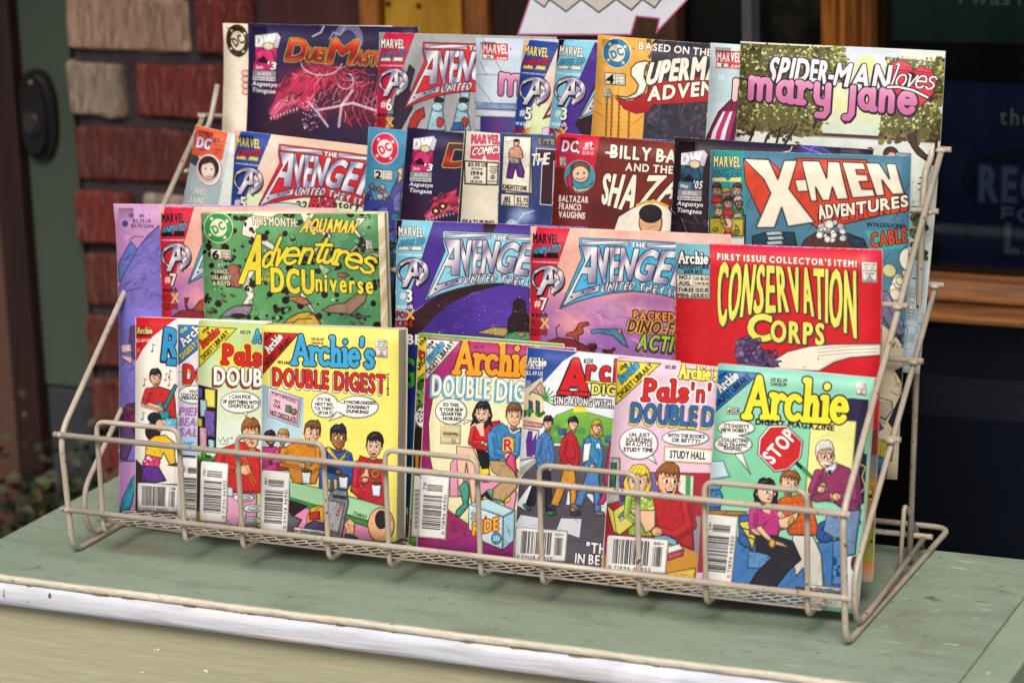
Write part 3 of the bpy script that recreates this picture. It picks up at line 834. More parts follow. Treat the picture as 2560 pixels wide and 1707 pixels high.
    def ell(self, cx, cy, rx, ry, fill=None, line=None, lw=0.4, rot=0, a=1.0, n=28):
        c, s = math.cos(math.radians(rot)), math.sin(math.radians(rot))
        return self.poly([(cx + rx * math.cos(t) * c - ry * math.sin(t) * s, cy + rx * math.cos(t) * s + ry * math.sin(t) * c) for t in [2 * math.pi * i / n for i in range(n)]], fill, line, lw, a)
    def quad(self, x0, y0, x1, y1, fill=None, line=None, lw=0.4, dy=0):
        return self.poly([(x0, y0), (x1, y0 + dy), (x1, y1 + dy), (x0, y1)], fill, line, lw)
    def star(self, cx, cy, r, fill, rot=0):
        return self.poly([(cx + (r if i % 2 == 0 else r * .42) * math.sin(math.radians(36 * i + rot)), cy - (r if i % 2 == 0 else r * .42) * math.cos(math.radians(36 * i + rot))) for i in range(10)], fill)
    def soft(self, cx, cy, rx, ry, col, a=.6, rot=0):
        """soft-edged printed airbrush spot"""
        p = self.T([(cx, cy)])[0]
        kx = abs(self.k((cx, cy)))
        Rx, Ry = rx * kx, ry * kx
        m = max(Rx, Ry) * 1.1
        x0, x1 = int(max(0, p[0] - m)), int(min(self.W, p[0] + m)); y0, y1 = int(max(0, p[1] - m)), int(min(self.H, p[1] + m))
        if x1 <= x0 or y1 <= y0: return self
        yy, xx = np.mgrid[y0:y1, x0:x1].astype(np.float32)
        c, s = math.cos(math.radians(rot)), math.sin(math.radians(rot))
        u = ((xx - p[0]) * c + (yy - p[1]) * s) / Rx; v = (-(xx - p[0]) * s + (yy - p[1]) * c) / Ry
        g = np.clip(1 - (u * u + v * v), 0, 1) ** 1.5
        self.comp(g * a, col, x0, y0, x1, y1)
        return self
    def tx(self, s, p0, p1, h, fill='#1a1416', b=0.0, sl=0.0, line=None, lw=0.0, sh=None, env=None, up=None, gap=.14, st=False, rad=.1, line2=None, lw2=0.0, font=None):
        """lettering set on the baseline p0-p1 with cap height h: b bold (mm), sl slant, line/lw outline (mm), sh (dx, dy, colour) shadow in drawing units,
        env (top points, bottom points) an envelope, st pen-stroke letters of pen radius rad*h"""
        G = []
        x = 0.0
        hmm = abs(h) * self.k(p0) / self.R                      # cap height in millimetres
        adv = max(.1, np.linalg.norm(np.array(p1, float) - np.array(p0, float)) * self.k(p0) / self.R / max(1, len(s)))
        b = min(b * .8, .062 * hmm, .075 * adv) if not st else 0
        lw = min(lw, .13 * hmm)
        lw2 = min(lw2, .16 * hmm)
        if not st: gap = gap * .85 + (b * 2 + lw * .5) / hmm * min(3, hmm / adv * .8)
        for ch in s:
            if ch == ' ':
                x += .36; continue
            g = skglyph(ch) if st else glyph(ch)
            if g is None: continue
            G.append((g, x)); x += g[1] + gap
        TW = x - gap
        p0 = np.array(p0, float); p1 = np.array(p1, float)
        if up is None:
            if self.Hm is not None:
                # the page's own upright direction at this place, in drawing units
                a = self.T([p0, p0 + (10, 0), p0 + (0, 10)]); J = np.array([a[1] - a[0], a[2] - a[0]]).T / 10
                u = np.linalg.solve(J, np.array([0, -1.0])); up = u / np.linalg.norm(u)
                ang = math.atan2(*(p1 - p0)[::-1])
                if abs(ang) > .35: up = np.array([math.sin(ang), -math.cos(ang)])
            else:
                d = (p1 - p0) / np.linalg.norm(p1 - p0); up = np.array([d[1], -d[0]])
        up = np.array(up, float)
        dr = (p1 - p0) / max(1e-6, np.linalg.norm(p1 - p0))
        def mp(X, Y):
            t = X / TW
            if env is not None:
                Tp, Bp = (np.array(q, float) for q in env)
                def at(P, t):
                    k = np.clip(t, 0, .9999) * (len(P) - 1); i = k.astype(int); f = (k - i)[:, None]
                    return P[i] * (1 - f) + P[np.minimum(i + 1, len(P) - 1)] * f
                return at(Bp, t) * (1 - Y[:, None]) + at(Tp, t) * Y[:, None] + dr * (sl * (Y - .0) * h)[:, None]
            return p0 + (p1 - p0) * t[:, None] + up * (Y * h)[:, None] + dr * (sl * Y * h)[:, None]
        D = []
        kk = self.k(p0)
        grow = (rad * h * kk if st else 0) + b * self.R
        mg = grow + (lw + lw2) * self.R + 2
        for (E, w, cl), x in G:
            a = self.T(mp(E[:, 0] + x, E[:, 1])); c = self.T(mp(E[:, 2] + x, E[:, 3]))
            Q = np.concatenate([a, c], 1)
            x0, y0, x1, y1 = self.bb(Q, mg)
            if x1 <= x0 or y1 <= y0: continue
            D.append((sdf(Q, cl, x0, y0, x1, y1) - grow, x0, y0, x1, y1))
        if sh is not None:
            o = (self.T([p0 + np.array(sh[:2])]) - self.T([p0]))[0]
            ox, oy = int(round(o[0])), int(round(o[1]))
            n = 4 if len(sh) > 3 else 1
            for pas in (0, 1):
              for d, x0, y0, x1, y1 in D:
                for i in range(n, 0, -1):
                    X, Y = round(ox * i / n), round(oy * i / n)
                    a0, b0, a1, b1 = x0 + X, y0 + Y, x1 + X, y1 + Y
                    c0, d0 = max(0, -a0), max(0, -b0); a0 += c0; b0 += d0
                    e1, f1 = max(0, a1 - self.W), max(0, b1 - self.H); a1 -= e1; b1 -= f1
                    if a1 <= a0 or b1 <= b0: continue
                    dd = d[d0:d.shape[0] - f1, c0:d.shape[1] - e1]
                    if pas == 0 and line: self.comp(np.clip(.5 - (dd - lw * self.R), 0, 1), line, a0, b0, a1, b1)
                    if pas == 1: self.comp(np.clip(.5 - dd, 0, 1), sh[2], a0, b0, a1, b1)
        if line2:
            for d, x0, y0, x1, y1 in D: self.comp(np.clip(.5 - (d - (lw + lw2) * self.R), 0, 1), line2, x0, y0, x1, y1)
        if line:
            for d, x0, y0, x1, y1 in D: self.comp(np.clip(.5 - (d - lw * self.R), 0, 1), line, x0, y0, x1, y1)
        if fill is not None:
            for d, x0, y0, x1, y1 in D: self.comp(np.clip(.5 - d, 0, 1), fill, x0, y0, x1, y1)
        return self
    def arch(self, s, p0, p1, h, fill, line='#1a1416', lw=.7, rad=.085, gap=.2, **kw):
        return self.tx(s, p0, p1, h, fill, st=True, rad=rad, line=line, lw=lw, gap=gap, **kw)
    def bars(self, q, n=44, vertical=True, seed=1, num=None, box=None, ext=True, round_=True):
        """a retail bar code in the quad q (tl, tr, br, bl); vertical: upright bars"""
        q = np.array(q, float)
        tl, tr, br, bl = q
        def P(u, v): return (tl * (1 - u) + tr * u) * (1 - v) + (bl * (1 - u) + br * u) * v
        r = .05
        pts = []
        for (cu, cv, a0) in ((r, r, 180), (1 - r, r, 270), (1 - r, 1 - r, 0), (r, 1 - r, 90)):
            for i in range(5):
                a = math.radians(a0 + 22.5 * i)
                pts.append(P(cu + r * math.cos(a), cv + r * math.sin(a)))
        self.poly(pts, '#f6f4f1', '#55504e', .25)
        rr = random.Random(seed)
        def seg(s0, s1, c0, c1, n):
            ws = [rr.choice([1, 1, 1, 2, 2, 3]) for _ in range(n * 2)]
            tot = sum(ws); x = 0
            for i, w in enumerate(ws):
                if i % 2 == 0:
                    a, b_ = s0 + (s1 - s0) * x / tot, s0 + (s1 - s0) * (x + w) / tot
                    self.poly([P(a, c0), P(b_, c0), P(b_, c1), P(a, c1)] if vertical else [P(c0, a), P(c1, a), P(c1, b_), P(c0, b_)], '#2a2422')
                x += w
        if vertical:
            seg(.11, .70, .10, .80, n // 2); seg(.76, .92, .24, .80, 8)
            if num: self.tx(num, P(.05, .95), P(.74, .95), np.linalg.norm(tl - bl) * .085, '#2a2422', gap=.3)
            if ext is not False and ext is not True: self.tx(ext, P(.76, .19), P(.93, .19), np.linalg.norm(tl - bl) * .085, '#2a2422')
        else:
            seg(.32, .86, .13, .78, n // 2); seg(.15, .26, .24, .78, 7)
            if num: self.tx(num, P(.93, .92), P(.93, .30), np.linalg.norm(tr - tl) * .10, '#2a2422', gap=.3, up=(tl - tr) / np.linalg.norm(tr - tl))
            if ext is not False and ext is not True: self.tx(ext, P(.20, .24), P(.20, .12), np.linalg.norm(tr - tl) * .10, '#2a2422', up=(tl - tr) / np.linalg.norm(tr - tl))
        return self
    def code(self, x0, y0, x1, y1, dy=0):
        """comics code stamp"""
        self.quad(x0, y0, x1, y1, '#f3efe6', '#6a625c', .2, dy)
        w, h = x1 - x0, y1 - y0
        for i, (s, a) in enumerate((('APPROVED', .10), ('BY THE', .2), ('COMICS', .08), ('CODE', .2), ('AUTHORITY', .06))):
            yy = y0 + h * (.17 + .145 * i if i < 4 else .95)
            self.tx(s, (x0 + w * a, yy + dy * a), (x1 - w * a, yy + dy * (1 - a)), h * .09, '#3a3230', b=.05)
        self.tx('A', (x0 + w * .34, y0 + h * .84 + dy * .5), (x0 + w * .66, y0 + h * .84 + dy * .5), h * .17, '#3a3230', b=.05)
        self.ell(x0 + w * .5, y0 + h * .75 + dy * .5, w * .24, h * .10, None, '#3a3230', .15)
        return self
    def man(self, x, y, rx, ry, hair, skin='#f2bf98', body=None, col=None, tilt=0, long=0, gaze=0):
        """a plain cartoon figure: body outline first, then hair and head"""
        K = '#241816'
        if body is not None: self.poly(body, col, K, .35)
        g = gaze * .16 + random.Random(int(x)).uniform(-.12, .12)
        rr = random.Random(int(x * 7 + y))
        ta = math.radians(tilt + rr.uniform(-9, 9)); ct_, st_ = math.cos(ta), math.sin(ta)
        def H(pts): return [(x + u * rx * ct_ - v * ry * st_, y + u * rx * st_ + v * ry * ct_) for u, v in pts]
        def E(u, v, a, b, fill, lw=.2): return self.poly(H([(u + a * math.cos(t), v + b * math.sin(t)) for t in [k * .5236 for k in range(12)]]), fill, K if lw else None, lw or .1, airbrush=False)
        dk = '#' + ''.join('%02x' % int(int(skin[i:i + 2], 16) * .80) for i in (1, 3, 5))
        if long: self.poly(H([(-1.1, -.5), (-1.4, .2), (-1.25, .7), (-1.6, 1.2 + .3 * long), (-.9, 1.0), (-.5, 1.35 + .3 * long), (.5, 1.25 + .3 * long), (.95, 1.1), (1.5, 1.45), (1.2, .7), (1.35, .2), (1.1, -.5)]), hair, K, .35)
        self.poly(H([(-.3, .5), (.35, .5), (.42, 1.3), (-.42, 1.3)]), dk, K, .25)
        E(-.93, .1, .17, .22, skin); E(.93, .1, .17, .22, skin)
        self.poly(H([(-.88, -.5), (-.92, .1), (-.82, .5), (-.5, .86), (-.1 + g, 1.04), (.3 + g, 1.0), (.7, .72), (.88, .2), (.86, -.5), (0, -.8)]), skin, K, .34)
        self.poly(H([(.5, -.3), (.84, -.3), (.84, .2), (.66, .68), (.3 + g, .95), (.52, .5)]), dk, None, .1, .55)
        top = [(-.98, .1), (-1.10, -.35), (-.98, -.8), (-.62, -1.18), (-.2, -1.3), (.1, -1.24), (.45, -1.34), (.9, -1.0), (1.1, -.5), (1.0, .1)]
        fr = [(.86 - i * .185, -.26 - .2 * (i % 2) - rr.uniform(0, .2)) for i in range(10)]
        self.poly(H([(u + rr.uniform(-.06, .06), v + rr.uniform(-.06, .06)) for u, v in top] + fr), hair, K, .36)
        for q in range(4): self.ln(H([(-.7 + q * .4, -.5), (-.6 + q * .38, -.8), (-.35 + q * .3, -1.05)]), K, .2, .8)
        self.ln(H([(-.55, -.78), (-.25, -.98), (.15, -.98)]), '#b4a8c0', .42, .75)
        for sx in (-1, 1):
            E(sx * .36 + g, .0, .21, .17, '#fbf8f4', .16)
            E(sx * .36 + g * 1.6 + .03, .02, .10, .13, K, 0)
            self.ln(H([(sx * .36 + g - .24, -.24 - .07 * sx), (sx * .36 + g, -.33), (sx * .36 + g + .24, -.24 + .07 * sx)]), hair if hair < '#9' else '#5a3a20', .42)
        self.ln(H([(g + .02, .08), (.16 + g * 1.5, .34), (-.04 + g, .39)]), K, .26)
        m = rr.choice([0, 0, 1, 2])
        if m == 0: self.poly(H([(-.38 + g, .5), (0 + g, .56), (.42 + g, .46), (.26 + g, .78), (-.06 + g, .84), (-.24 + g, .72)]), '#7a1c1c', K, .26).poly(H([(-.3 + g, .52), (0 + g, .57), (.34 + g, .5), (.28 + g, .62), (-.2 + g, .66)]), '#fbf6f2')
        elif m == 1: self.ln(H([(-.32 + g, .56), (.05 + g, .68), (.36 + g, .5)]), K, .34).ln(H([(-.06 + g, .78), (.14 + g, .77)]), dk, .3)
        else: self.poly(H([(-.22 + g, .6), (.02 + g, .55), (.24 + g, .6), (.02 + g, .7)]), '#b8443c', K, .2)
        return self
    def limb(self, pts, w, col, hand=None):
        """a sleeve or leg: thick inked stroke, shaded on one side, with a hand at the end"""
        k = self.k(pts[0]) / self.R
        P_ = []
        for a, b in zip(pts, pts[1:]): P_ += [(a[0] + (b[0] - a[0]) * t, a[1] + (b[1] - a[1]) * t) for t in (0, .33, .66)]
        P_.append(pts[-1])
        self.ln(P_, '#241816', w * k + .7).ln(P_, col, w * k)
        dk = '#' + ''.join('%02x' % int(int(col[i:i + 2], 16) * .74) for i in (1, 3, 5))
        self.ln([(x + w * .22, y + w * .22) for x, y in P_], dk, w * k * .42, .8)
        mid = pts[len(pts) // 2]
        self.ln([(mid[0] - w * .4, mid[1] - w * .1), (mid[0] + w * .1, mid[1] + w * .15)], '#241816', .25)
        if hand:
            x, y = pts[-1]
            self.ell(x, y, w * .5, w * .42, hand, '#241816', .3)
            for i in range(3): self.ln([(x - w * .1, y - w * .25 + i * w * .22), (x + w * .4, y - w * .3 + i * w * .24)], '#241816', .2)
        return self
    def ink(self, n, x0, y0, x1, y1, cols, L=30, seed=0, lw=.35, a=.8, ang=None):
        rr = random.Random(seed)
        for _ in range(n):
            x, y = rr.uniform(x0, x1), rr.uniform(y0, y1); t = rr.uniform(0, 6.28) if ang is None else math.radians(ang + rr.uniform(-18, 18)); l = L * rr.uniform(.4, 1.2)
            self.ln([(x, y), (x + l * math.cos(t) * .5, y + l * math.sin(t) * .5), (x + l * math.cos(t + .4), y + l * math.sin(t + .4))], rr.choice(cols), lw * rr.uniform(.5, 1.4), a)
        return self
    def blobs(self, n, x0, y0, x1, y1, r0, r1, cols, seed=0, line=None, a=1.0, ay=.75):
        rr = random.Random(seed)
        for _ in range(n):
            r = rr.uniform(r0, r1)
            self.ell(rr.uniform(x0, x1), rr.uniform(y0, y1), r, r * rr.uniform(ay, 1.1), rr.choice(cols), line, .25, rr.uniform(0, 180), a=a, n=9 if r < 8 else 18)
        return self
    def lum(self, amp=.05, seed=0, cell=14):
        """uneven ink: low-frequency value noise plus fine grain of the printed paper"""
        rr = np.random.RandomState(seed)
        def up(g, H, W):
            yi = np.linspace(0, g.shape[0] - 1.001, H); xi = np.linspace(0, g.shape[1] - 1.001, W)
            y = yi.astype(int); x = xi.astype(int); fy = (yi - y)[:, None]; fx = (xi - x)[None]
            return (g[y][:, x] * (1 - fy) * (1 - fx) + g[y + 1][:, x] * fy * (1 - fx) + g[y][:, x + 1] * (1 - fy) * fx + g[y + 1][:, x + 1] * fy * fx)
        c = int(cell * self.R)
        g = up(rr.rand(self.H // c + 3, self.W // c + 3), self.H, self.W) * .6 + up(rr.rand(self.H // (c // 4) + 3, self.W // (c // 4) + 3), self.H, self.W) * .4
        self.im *= (1 + amp * (g - .5) * 2 + rr.randn(self.H, self.W) * .012)[..., None]
        return self
    def wear(self, e=1.0, seed=0, crease=2):
        """rubbed edges, small creases: paper showing through the ink"""
        rr = np.random.RandomState(seed)
        yy, xx = np.mgrid[0:self.H, 0:self.W].astype(np.float32)
        d = np.minimum(np.minimum(xx, self.W - xx), np.minimum(yy, self.H - yy)) / self.R
        n = rr.rand(self.H // 4 + 1, self.W // 4 + 1).repeat(4, 0).repeat(4, 1)[:self.H, :self.W]
        a = np.clip((.6 * e * n + .12 - d) * 1.8, 0, .75)
        c = hx('#efe6d6')
        self.im = self.im * (1 - a[..., None]) + c * a[..., None]
        self.view(None)
        r2 = random.Random(seed)
        for _ in range(crease):
            y = r2.uniform(.1, .9) * self.h
            self.ln([(0, y), (r2.uniform(2, 7), y + r2.uniform(-2, 2)), (r2.uniform(8, 16), y + r2.uniform(-4, 4))], '#efe8dc', .18, .45)
        for _ in range(crease * 8):
            x, y = r2.uniform(0, self.w), r2.uniform(0, self.h); L = r2.uniform(.3, 2)
            self.ln([(x, y), (x + r2.uniform(-1, 1) * L, y + r2.uniform(-1, 1) * L)], '#f4eee4', .14, .35)
        return self
    def image(self, name):
        im = bpy.data.images.new(name, self.W, self.H, alpha=False)
        px = np.ones((self.H, self.W, 4), np.float32)
        px[..., :3] = np.clip(self.im[::-1], 0, 1) ** 1.13
        px[..., :3] = px[..., :3] * .91 + px[..., :3].mean(2, keepdims=True) * .08        # slightly faded ink
        im.pixels.foreach_set(px.ravel())
        im.update()
        im.pack()
        return im

def print_mat(name, page, rough=0.45, coat=0.08, tint=(0.80, 0.80, 0.78)):
    m = bpy.data.materials.new(name)
    m.use_nodes = True
    t = m.node_tree
    b = t.nodes['Principled BSDF']
    ti = t.nodes.new('ShaderNodeTexImage')
    ti.image = page.image(name)
    mu = t.nodes.new('ShaderNodeMix'); mu.data_type = 'RGBA'; mu.blend_type = 'MULTIPLY'
    mu.inputs[0].default_value = 1.0
    mu.inputs[7].default_value = (*tint, 1)
    t.links.new(ti.outputs[0], mu.inputs[6])
    t.links.new(mu.outputs[2], b.inputs['Base Color'])
    b.inputs['Roughness'].default_value = rough
    b.inputs['Specular IOR Level'].default_value = 0.28
    b.inputs['Coat Weight'].default_value = coat
    b.inputs['Coat Roughness'].default_value = 0.25
    tc = t.nodes.new('ShaderNodeTexCoord')
    n = t.nodes.new('ShaderNodeTexNoise'); n.inputs['Scale'].default_value = 28; n.inputs['Detail'].default_value = 3
    t.links.new(tc.outputs['Object'], n.inputs['Vector'])
    bu = t.nodes.new('ShaderNodeBump'); bu.inputs['Strength'].default_value = 0.25; bu.inputs['Distance'].default_value = 0.003
    t.links.new(n.outputs[0], bu.inputs['Height'])
    t.links.new(bu.outputs[0], b.inputs['Normal'])
    return m
# ---------------------------------------------------------------- the printed covers
HM = {p[0]: p[9] for p in PLACE}
DIM = {p[0]: (p[6], p[7]) for p in PLACE}
K = '#1a1416'
CH = ('d', '#fdfcfc', '#d8d2de', '#8d82a6', '#f4f2f4', '#c2bacb', '#83789c', '#fbfafa', '#b4abc0')
def page(n, bg, view=None):
    p = Page(*DIM[n], bg)
    if view: p.view(view, HM[n])
    return p
def bullet(p, cx, cy, rx, ry, c, c2='#f2ead8', rot=-25, h=None):
    p.ell(cx, cy, rx, ry, c2).ell(cx, cy, rx * .95, ry * .95, c).ell(cx, cy, rx * .57, ry * .57, c2)
    a = math.radians(rot)
    w = rx * .42; h = h or ry * .5
    ux, uy = math.cos(a), math.sin(a)
    bx, by = cx - uy * h * .5, cy + ux * h * .5
    p.tx('DC', (bx - w * ux, by - w * uy), (bx + w * ux, by + w * uy), h, c, b=.9, gap=.2, up=(uy, -ux))
    for sx, sy in ((-.45, -.58), (.58, -.42), (-.6, .46), (.42, .62)):
        p.star(cx + sx * rx, cy + sy * ry, min(rx, ry) * .17, c2, 10)
def emblem(p, cx, cy, r, ch=CH):
    def S(pts): return [(cx + x * r, cy + y * r) for x, y in pts]
    k = p.k((cx, cy)) / p.R * r
    ring = A(0, 0, .86, .72, 128, 425, 26)
    for dx, dy, c, w in ((.05, .10, K, .0), (.0, .0, K, .05), (0, 0, ch, -.04)):
        Z = lambda pts: [(a + dx * r, b_ + dy * r) for a, b_ in S(pts)]
        p.ln(Z(ring[:9]), c, (.15 + w) * k).ln(Z(ring[8:17]), c, (.22 + w) * k).ln(Z(ring[16:]), c, (.30 + w) * k)
        g_ = w * .35
        p.poly(Z([(-.12 - g_, -.72 - g_), (.30 + g_, -.72 - g_), (.36 + g_, .02), (.62 + g_, .02), (.62 + g_, .30 + g_), (-.02, .30 + g_), (-.34 + g_, .95 + g_), (-.66 - g_, .95 + g_), (-.30, .12)]), c, c if w >= 0 else None, .4)
        p.poly(Z([(.20 - g_, .42), (.44 + g_, .62), (.40 + g_, .95 + g_), (.20 - g_, .80)]), c, None)
    p.poly(S([(.02, -.28), (.08, -.28), (.10, .04), (-.10, .04)]), K)
    p.poly(S([(.42, -.12), (.85, .18), (.42, .52)]), ch, K, .3)
    p.tx('N', S([(.44, -.02)])[0], S([(.62, 0)])[0], .24 * r, '#f4f2f0', b=.1)
def avengers(p, strip, field, mcol, acol, num, wcol, bgtop=None, ch=CH):
    p.view('K8', HM['av3'])
    if bgtop: p.poly([(70, 55), (160, 58), (110, 250), (80, 330)], bgtop)
    p.poly([(155, 40), (392, 48), (190, 640), (160, 760), (165, 1400), (30, 1400), (78, 330), (140, 70)], strip)
    p.ln([(392, 48), (190, 640), (160, 760)], K, .3)
    p.tx('MARVEL', (112, 186), (296, 194), 70, mcol, b=.35, line=K if mcol != K else None, lw=.3, gap=.1)
    p.poly([(108, 262), (180, 260), (198, 300), (216, 262), (294, 264), (292, 304), (105, 298)], mcol, K, .2)
    p.tx('ANIMATED', (108, 272), (305, 250), 48, acol, b=.35, sl=.3, line=K if acol != K else None, lw=.25, gap=.06)
    p.tx('www.marvel.com', (105, 335), (292, 341), 15, '#f4f0ea' if wcol != K or True else K, b=.12, gap=.12)
    emblem(p, 212, 462, 128, ch)
    p.tx('#', (116, 668), (158, 672), 50, '#f6f2ea', b=.3)
    p.tx(num, (160, 694), (206, 698), 92, '#f6f2ea', b=1.1, line=K, lw=.3, sh=(6, 4, K))
    p.tx('watch', (92, 745), (210, 749), 34, wcol, b=.45)
    p.tx('FOX', (86, 818), (196, 822), 46, '#d8242c', b=.9, line=K, lw=.35)
    p.tx('X', (160, 834), (224, 828), 70, '#e8b85a', b=.7, line=None)
    p.tx('KIDS', (84, 884), (208, 886), 42, '#d8242c', b=.9, line=K, lw=.35)
    # title plate
    top = [(455, 146), (1000, 168), (1560, 205)]
    p.poly(top + [(1575, 300), (1560, 740), (1300, 640), (1120, 590), (1000, 563), (860, 553), (700, 565), (560, 595), (430, 635), (303, 688), (400, 460), (470, 300), (450, 215)], field, K, .5)
    p.poly([(470, 160), (825, 173), (822, 208), (468, 192)], ch, K, .45)
    p.poly([(960, 180), (1530, 208), (1528, 240), (950, 214)], ch, K, .45)
    p.tx('THE', (838, 214), (944, 219), 34, '#f4f0f0', b=.5, line=K, lw=.3)
    p.tx('VENGERS', None or (565, 490), (1480, 600), 250, ch, b=1.3, line=K, lw=.7, gap=.12,
         env=([(578, 224), (800, 232), (1100, 252), (1480, 285)], [(600, 492), (730, 470), (870, 455), (1120, 492), (1480, 590)]))
    p.poly([(455, 204), (588, 214), (580, 494), (512, 492), (514, 424), (470, 420), (402, 565), (606, 500), (596, 552), (430, 606), (322, 668), (496, 320), (478, 262)], ch, K, .6)
    p.poly([(492, 366), (538, 276), (536, 368)], field, K, .4)
    for x, y in ((392, 596), (476, 560), (558, 536)): p.star(x, y, 13, K)
    p.tx('UNITED THEY STAND', (612, 556), (1300, 640), 60, ch, b=.7, line=K, lw=.4, gap=.2,
         env=([(628, 492), (860, 480), (1110, 528), (1330, 590)], [(612, 558), (850, 534), (1110, 584), (1320, 650)]))
    return p

def c_av3(n='av3'):
    p = page(n, '#50309a', 'K8')
    p.soft(900, 750, 500, 300, '#6a3fb8', .6).soft(500, 820, 300, 200, '#3a1f7c', .6).soft(600, 130, 500, 80, '#5a52b0', .5)
    p.poly([(60, 930), (300, 720), (430, 636), (600, 570), (760, 548), (1010, 552), (860, 575), (680, 620), (520, 700), (400, 790), (300, 900), (200, 1000), (60, 1020)], '#3c1618')
    p.ln([(300, 720), (220, 770), (180, 800)], '#8a90c8', .5)
    p.poly([(770, 70), (880, 75), (830, 180), (765, 180)], '#34161c')
    p.blobs(12, 400, 600, 1100, 940, 2, 4, ['#e8e0ff'], 4)
    p.poly([(945, 935), (950, 830), (985, 785), (990, 700), (1030, 660), (1085, 690), (1098, 790), (1125, 815), (1300, 940)], '#34141a', '#20101a', .3)
    p.poly([(705, 935), (830, 892), (940, 893), (955, 925), (925, 972), (830, 955)], '#b8a45e', K, .4)
    p.ink(50, 330, 620, 1120, 900, ['#6a48c0', '#3c2484', '#7a5ad0'], 120, 5, .5, .5, 150).blobs(30, 400, 600, 1120, 940, 1.5, 4, ['#f0e8ff', '#c8b8f8'], 8)
    p.ell(1050, 975, 130, 50, '#57a878', K, .3)
    p.poly([(1015, 945), (1060, 928), (1092, 955), (1045, 972)], '#c0a064', K, .3)
    p.view('K3', HM[n])
    p.poly([(60, 40), (1045, 80), (1045, 1500), (0, 1500)], '#262f8e')
    p.poly([(40, 470), (200, 460), (200, 1400), (0, 1400)], '#1d4a86')
    p.tx('BEYOND', (80, 95), (420, 110), 55, '#e8ecf4', b=.8, line=K, lw=.4)
    p.tx('T', (150, 150), (190, 152), 45, '#e8ecf4', b=.6)
    p.tx('MAGIC', (-120, 330), (230, 360), 165, '#4fae5a', b=1.5, line='#103018', lw=.9)
    p.bars([(40, 1060), (95, 1062), (90, 1240), (35, 1240)], 20, True, 5)
    return avengers(p, '#86cde6', '#8bd0ea', '#f4f0e6', '#4fb4dc', '3', '#f6f2ea', '#181028').lum(.08, 3).wear(.8, 3)
def c_av3b():
    p = page('av3b', '#50309a', 'C2')
    p.poly([(560, 260), (640, 265), (600, 420), (560, 430)], '#201038')
    p.poly([(880, 500), (700, 860), (800, 1000), (1000, 1000)], '#34161c')
    return avengers(p, '#86cde6', '#8bd0ea', '#f4f0e6', '#4fb4dc', '3', '#f6f2ea', '#181028').lum(.08, 31).wear(.6, 31)
def c_av7(n):
    p = page(n, '#f0b4a6', 'K8' if n == 'av7b' else 'C4')
    p.view('K8', HM['av3'])
    p.poly([(0, 560), (1700, 560), (1700, 1400), (0, 1400)], ('v', '#eaa0a6', '#b878b4', '#9a6ab0', '#c87a9c', '#9a5a86'))
    p.soft(700, 700, 350, 140, '#e9b0c0', .6).soft(1000, 620, 300, 80, '#8c5aa8', .6).soft(400, 800, 200, 150, '#f2a8a0', .7)
    p.blobs(14, 300, 640, 1300, 950, 40, 110, ['#c67aa8', '#a06ab8', '#eab0b4', '#8a6ac0'], 3, a=.18)
    p.blobs(8, 0, 60, 1600, 140, 40, 110, ['#f8d0bc', '#ee9a90'], 3, a=.25)
    avengers(p, '#dc2646', '#49b8e0', K if n == 'av7b' or True else K, '#4fb4dc', '7', K, '#f6c8b8')
    if n == 'av7b':
        p.view('K8', HM[n])
        p.tx('PACKED WITH', (1925, 828), (2480, 862), 62, '#f0963c', b=.5, line=K, lw=.9)
        p.tx('DINO-FIGHTING', (1872, 925), (2640, 985), 92, '#54331c', b=.9, sl=.25, line='#f0b450', lw=.9, line2=K, lw2=.5)
        p.tx('ACTION!', (1950, 1058), (2420, 1100), 112, '#9cc83c', b=1.3, sl=.2, line=K, lw=.9, sh=(-4, 12, '#c88a3c'))
        R_ = '#8c2a34'
        p.ink(50, 1300, 700, 2250, 1080, ['#d890b8', '#f4c4c8', '#8a5aa4', '#b070a8'], 130, 5, 1.0, .4, 10)
        p.poly([(1215, 1060), (1260, 1000), (1340, 972), (1440, 985), (1520, 1020), (1590, 1050), (1640, 1100), (1215, 1110)], R_, K, .5)
        p.ln([(1330, 968), (1322, 900), (1350, 872)], '#4a2218', .9)
        p.poly([(1395, 965), (1410, 935), (1460, 925), (1500, 860), (1570, 850), (1580, 875), (1530, 890), (1535, 940), (1495, 960), (1500, 1030), (1475, 1000), (1450, 965)], '#b0563a', K, .4)
        p.poly([(1590, 915), (1640, 905), (1720, 905), (1790, 900), (1835, 925), (1880, 1050), (1830, 1025), (1760, 960), (1690, 945), (1650, 935), (1600, 945)], '#4f86a4', K, .4)
        p.poly([(1800, 905), (1835, 910), (1825, 950), (1795, 945)], '#c08060', K, .3)
        p.blobs(9, 1560, 1040, 1800, 1100, 10, 30, ['#7a2430', '#5a1c2c'], 5, K)
    else:
        p.view('C4', HM[n])
        p.poly([(1040, 720), (1090, 680), (1180, 668), (1250, 690), (1250, 740)], '#a02c34', K, .5)
        p.poly([(1120, 600), (1150, 598), (1135, 640), (1150, 680), (1125, 660)], '#7a3a2c', K, .3)
        p.poly([(1165, 680), (1210, 620), (1250, 600), (1250, 690)], '#b0503a', K, .4)
    return p.lum(.08, 7).wear(.9, 8 if n == 'av7b' else 9)
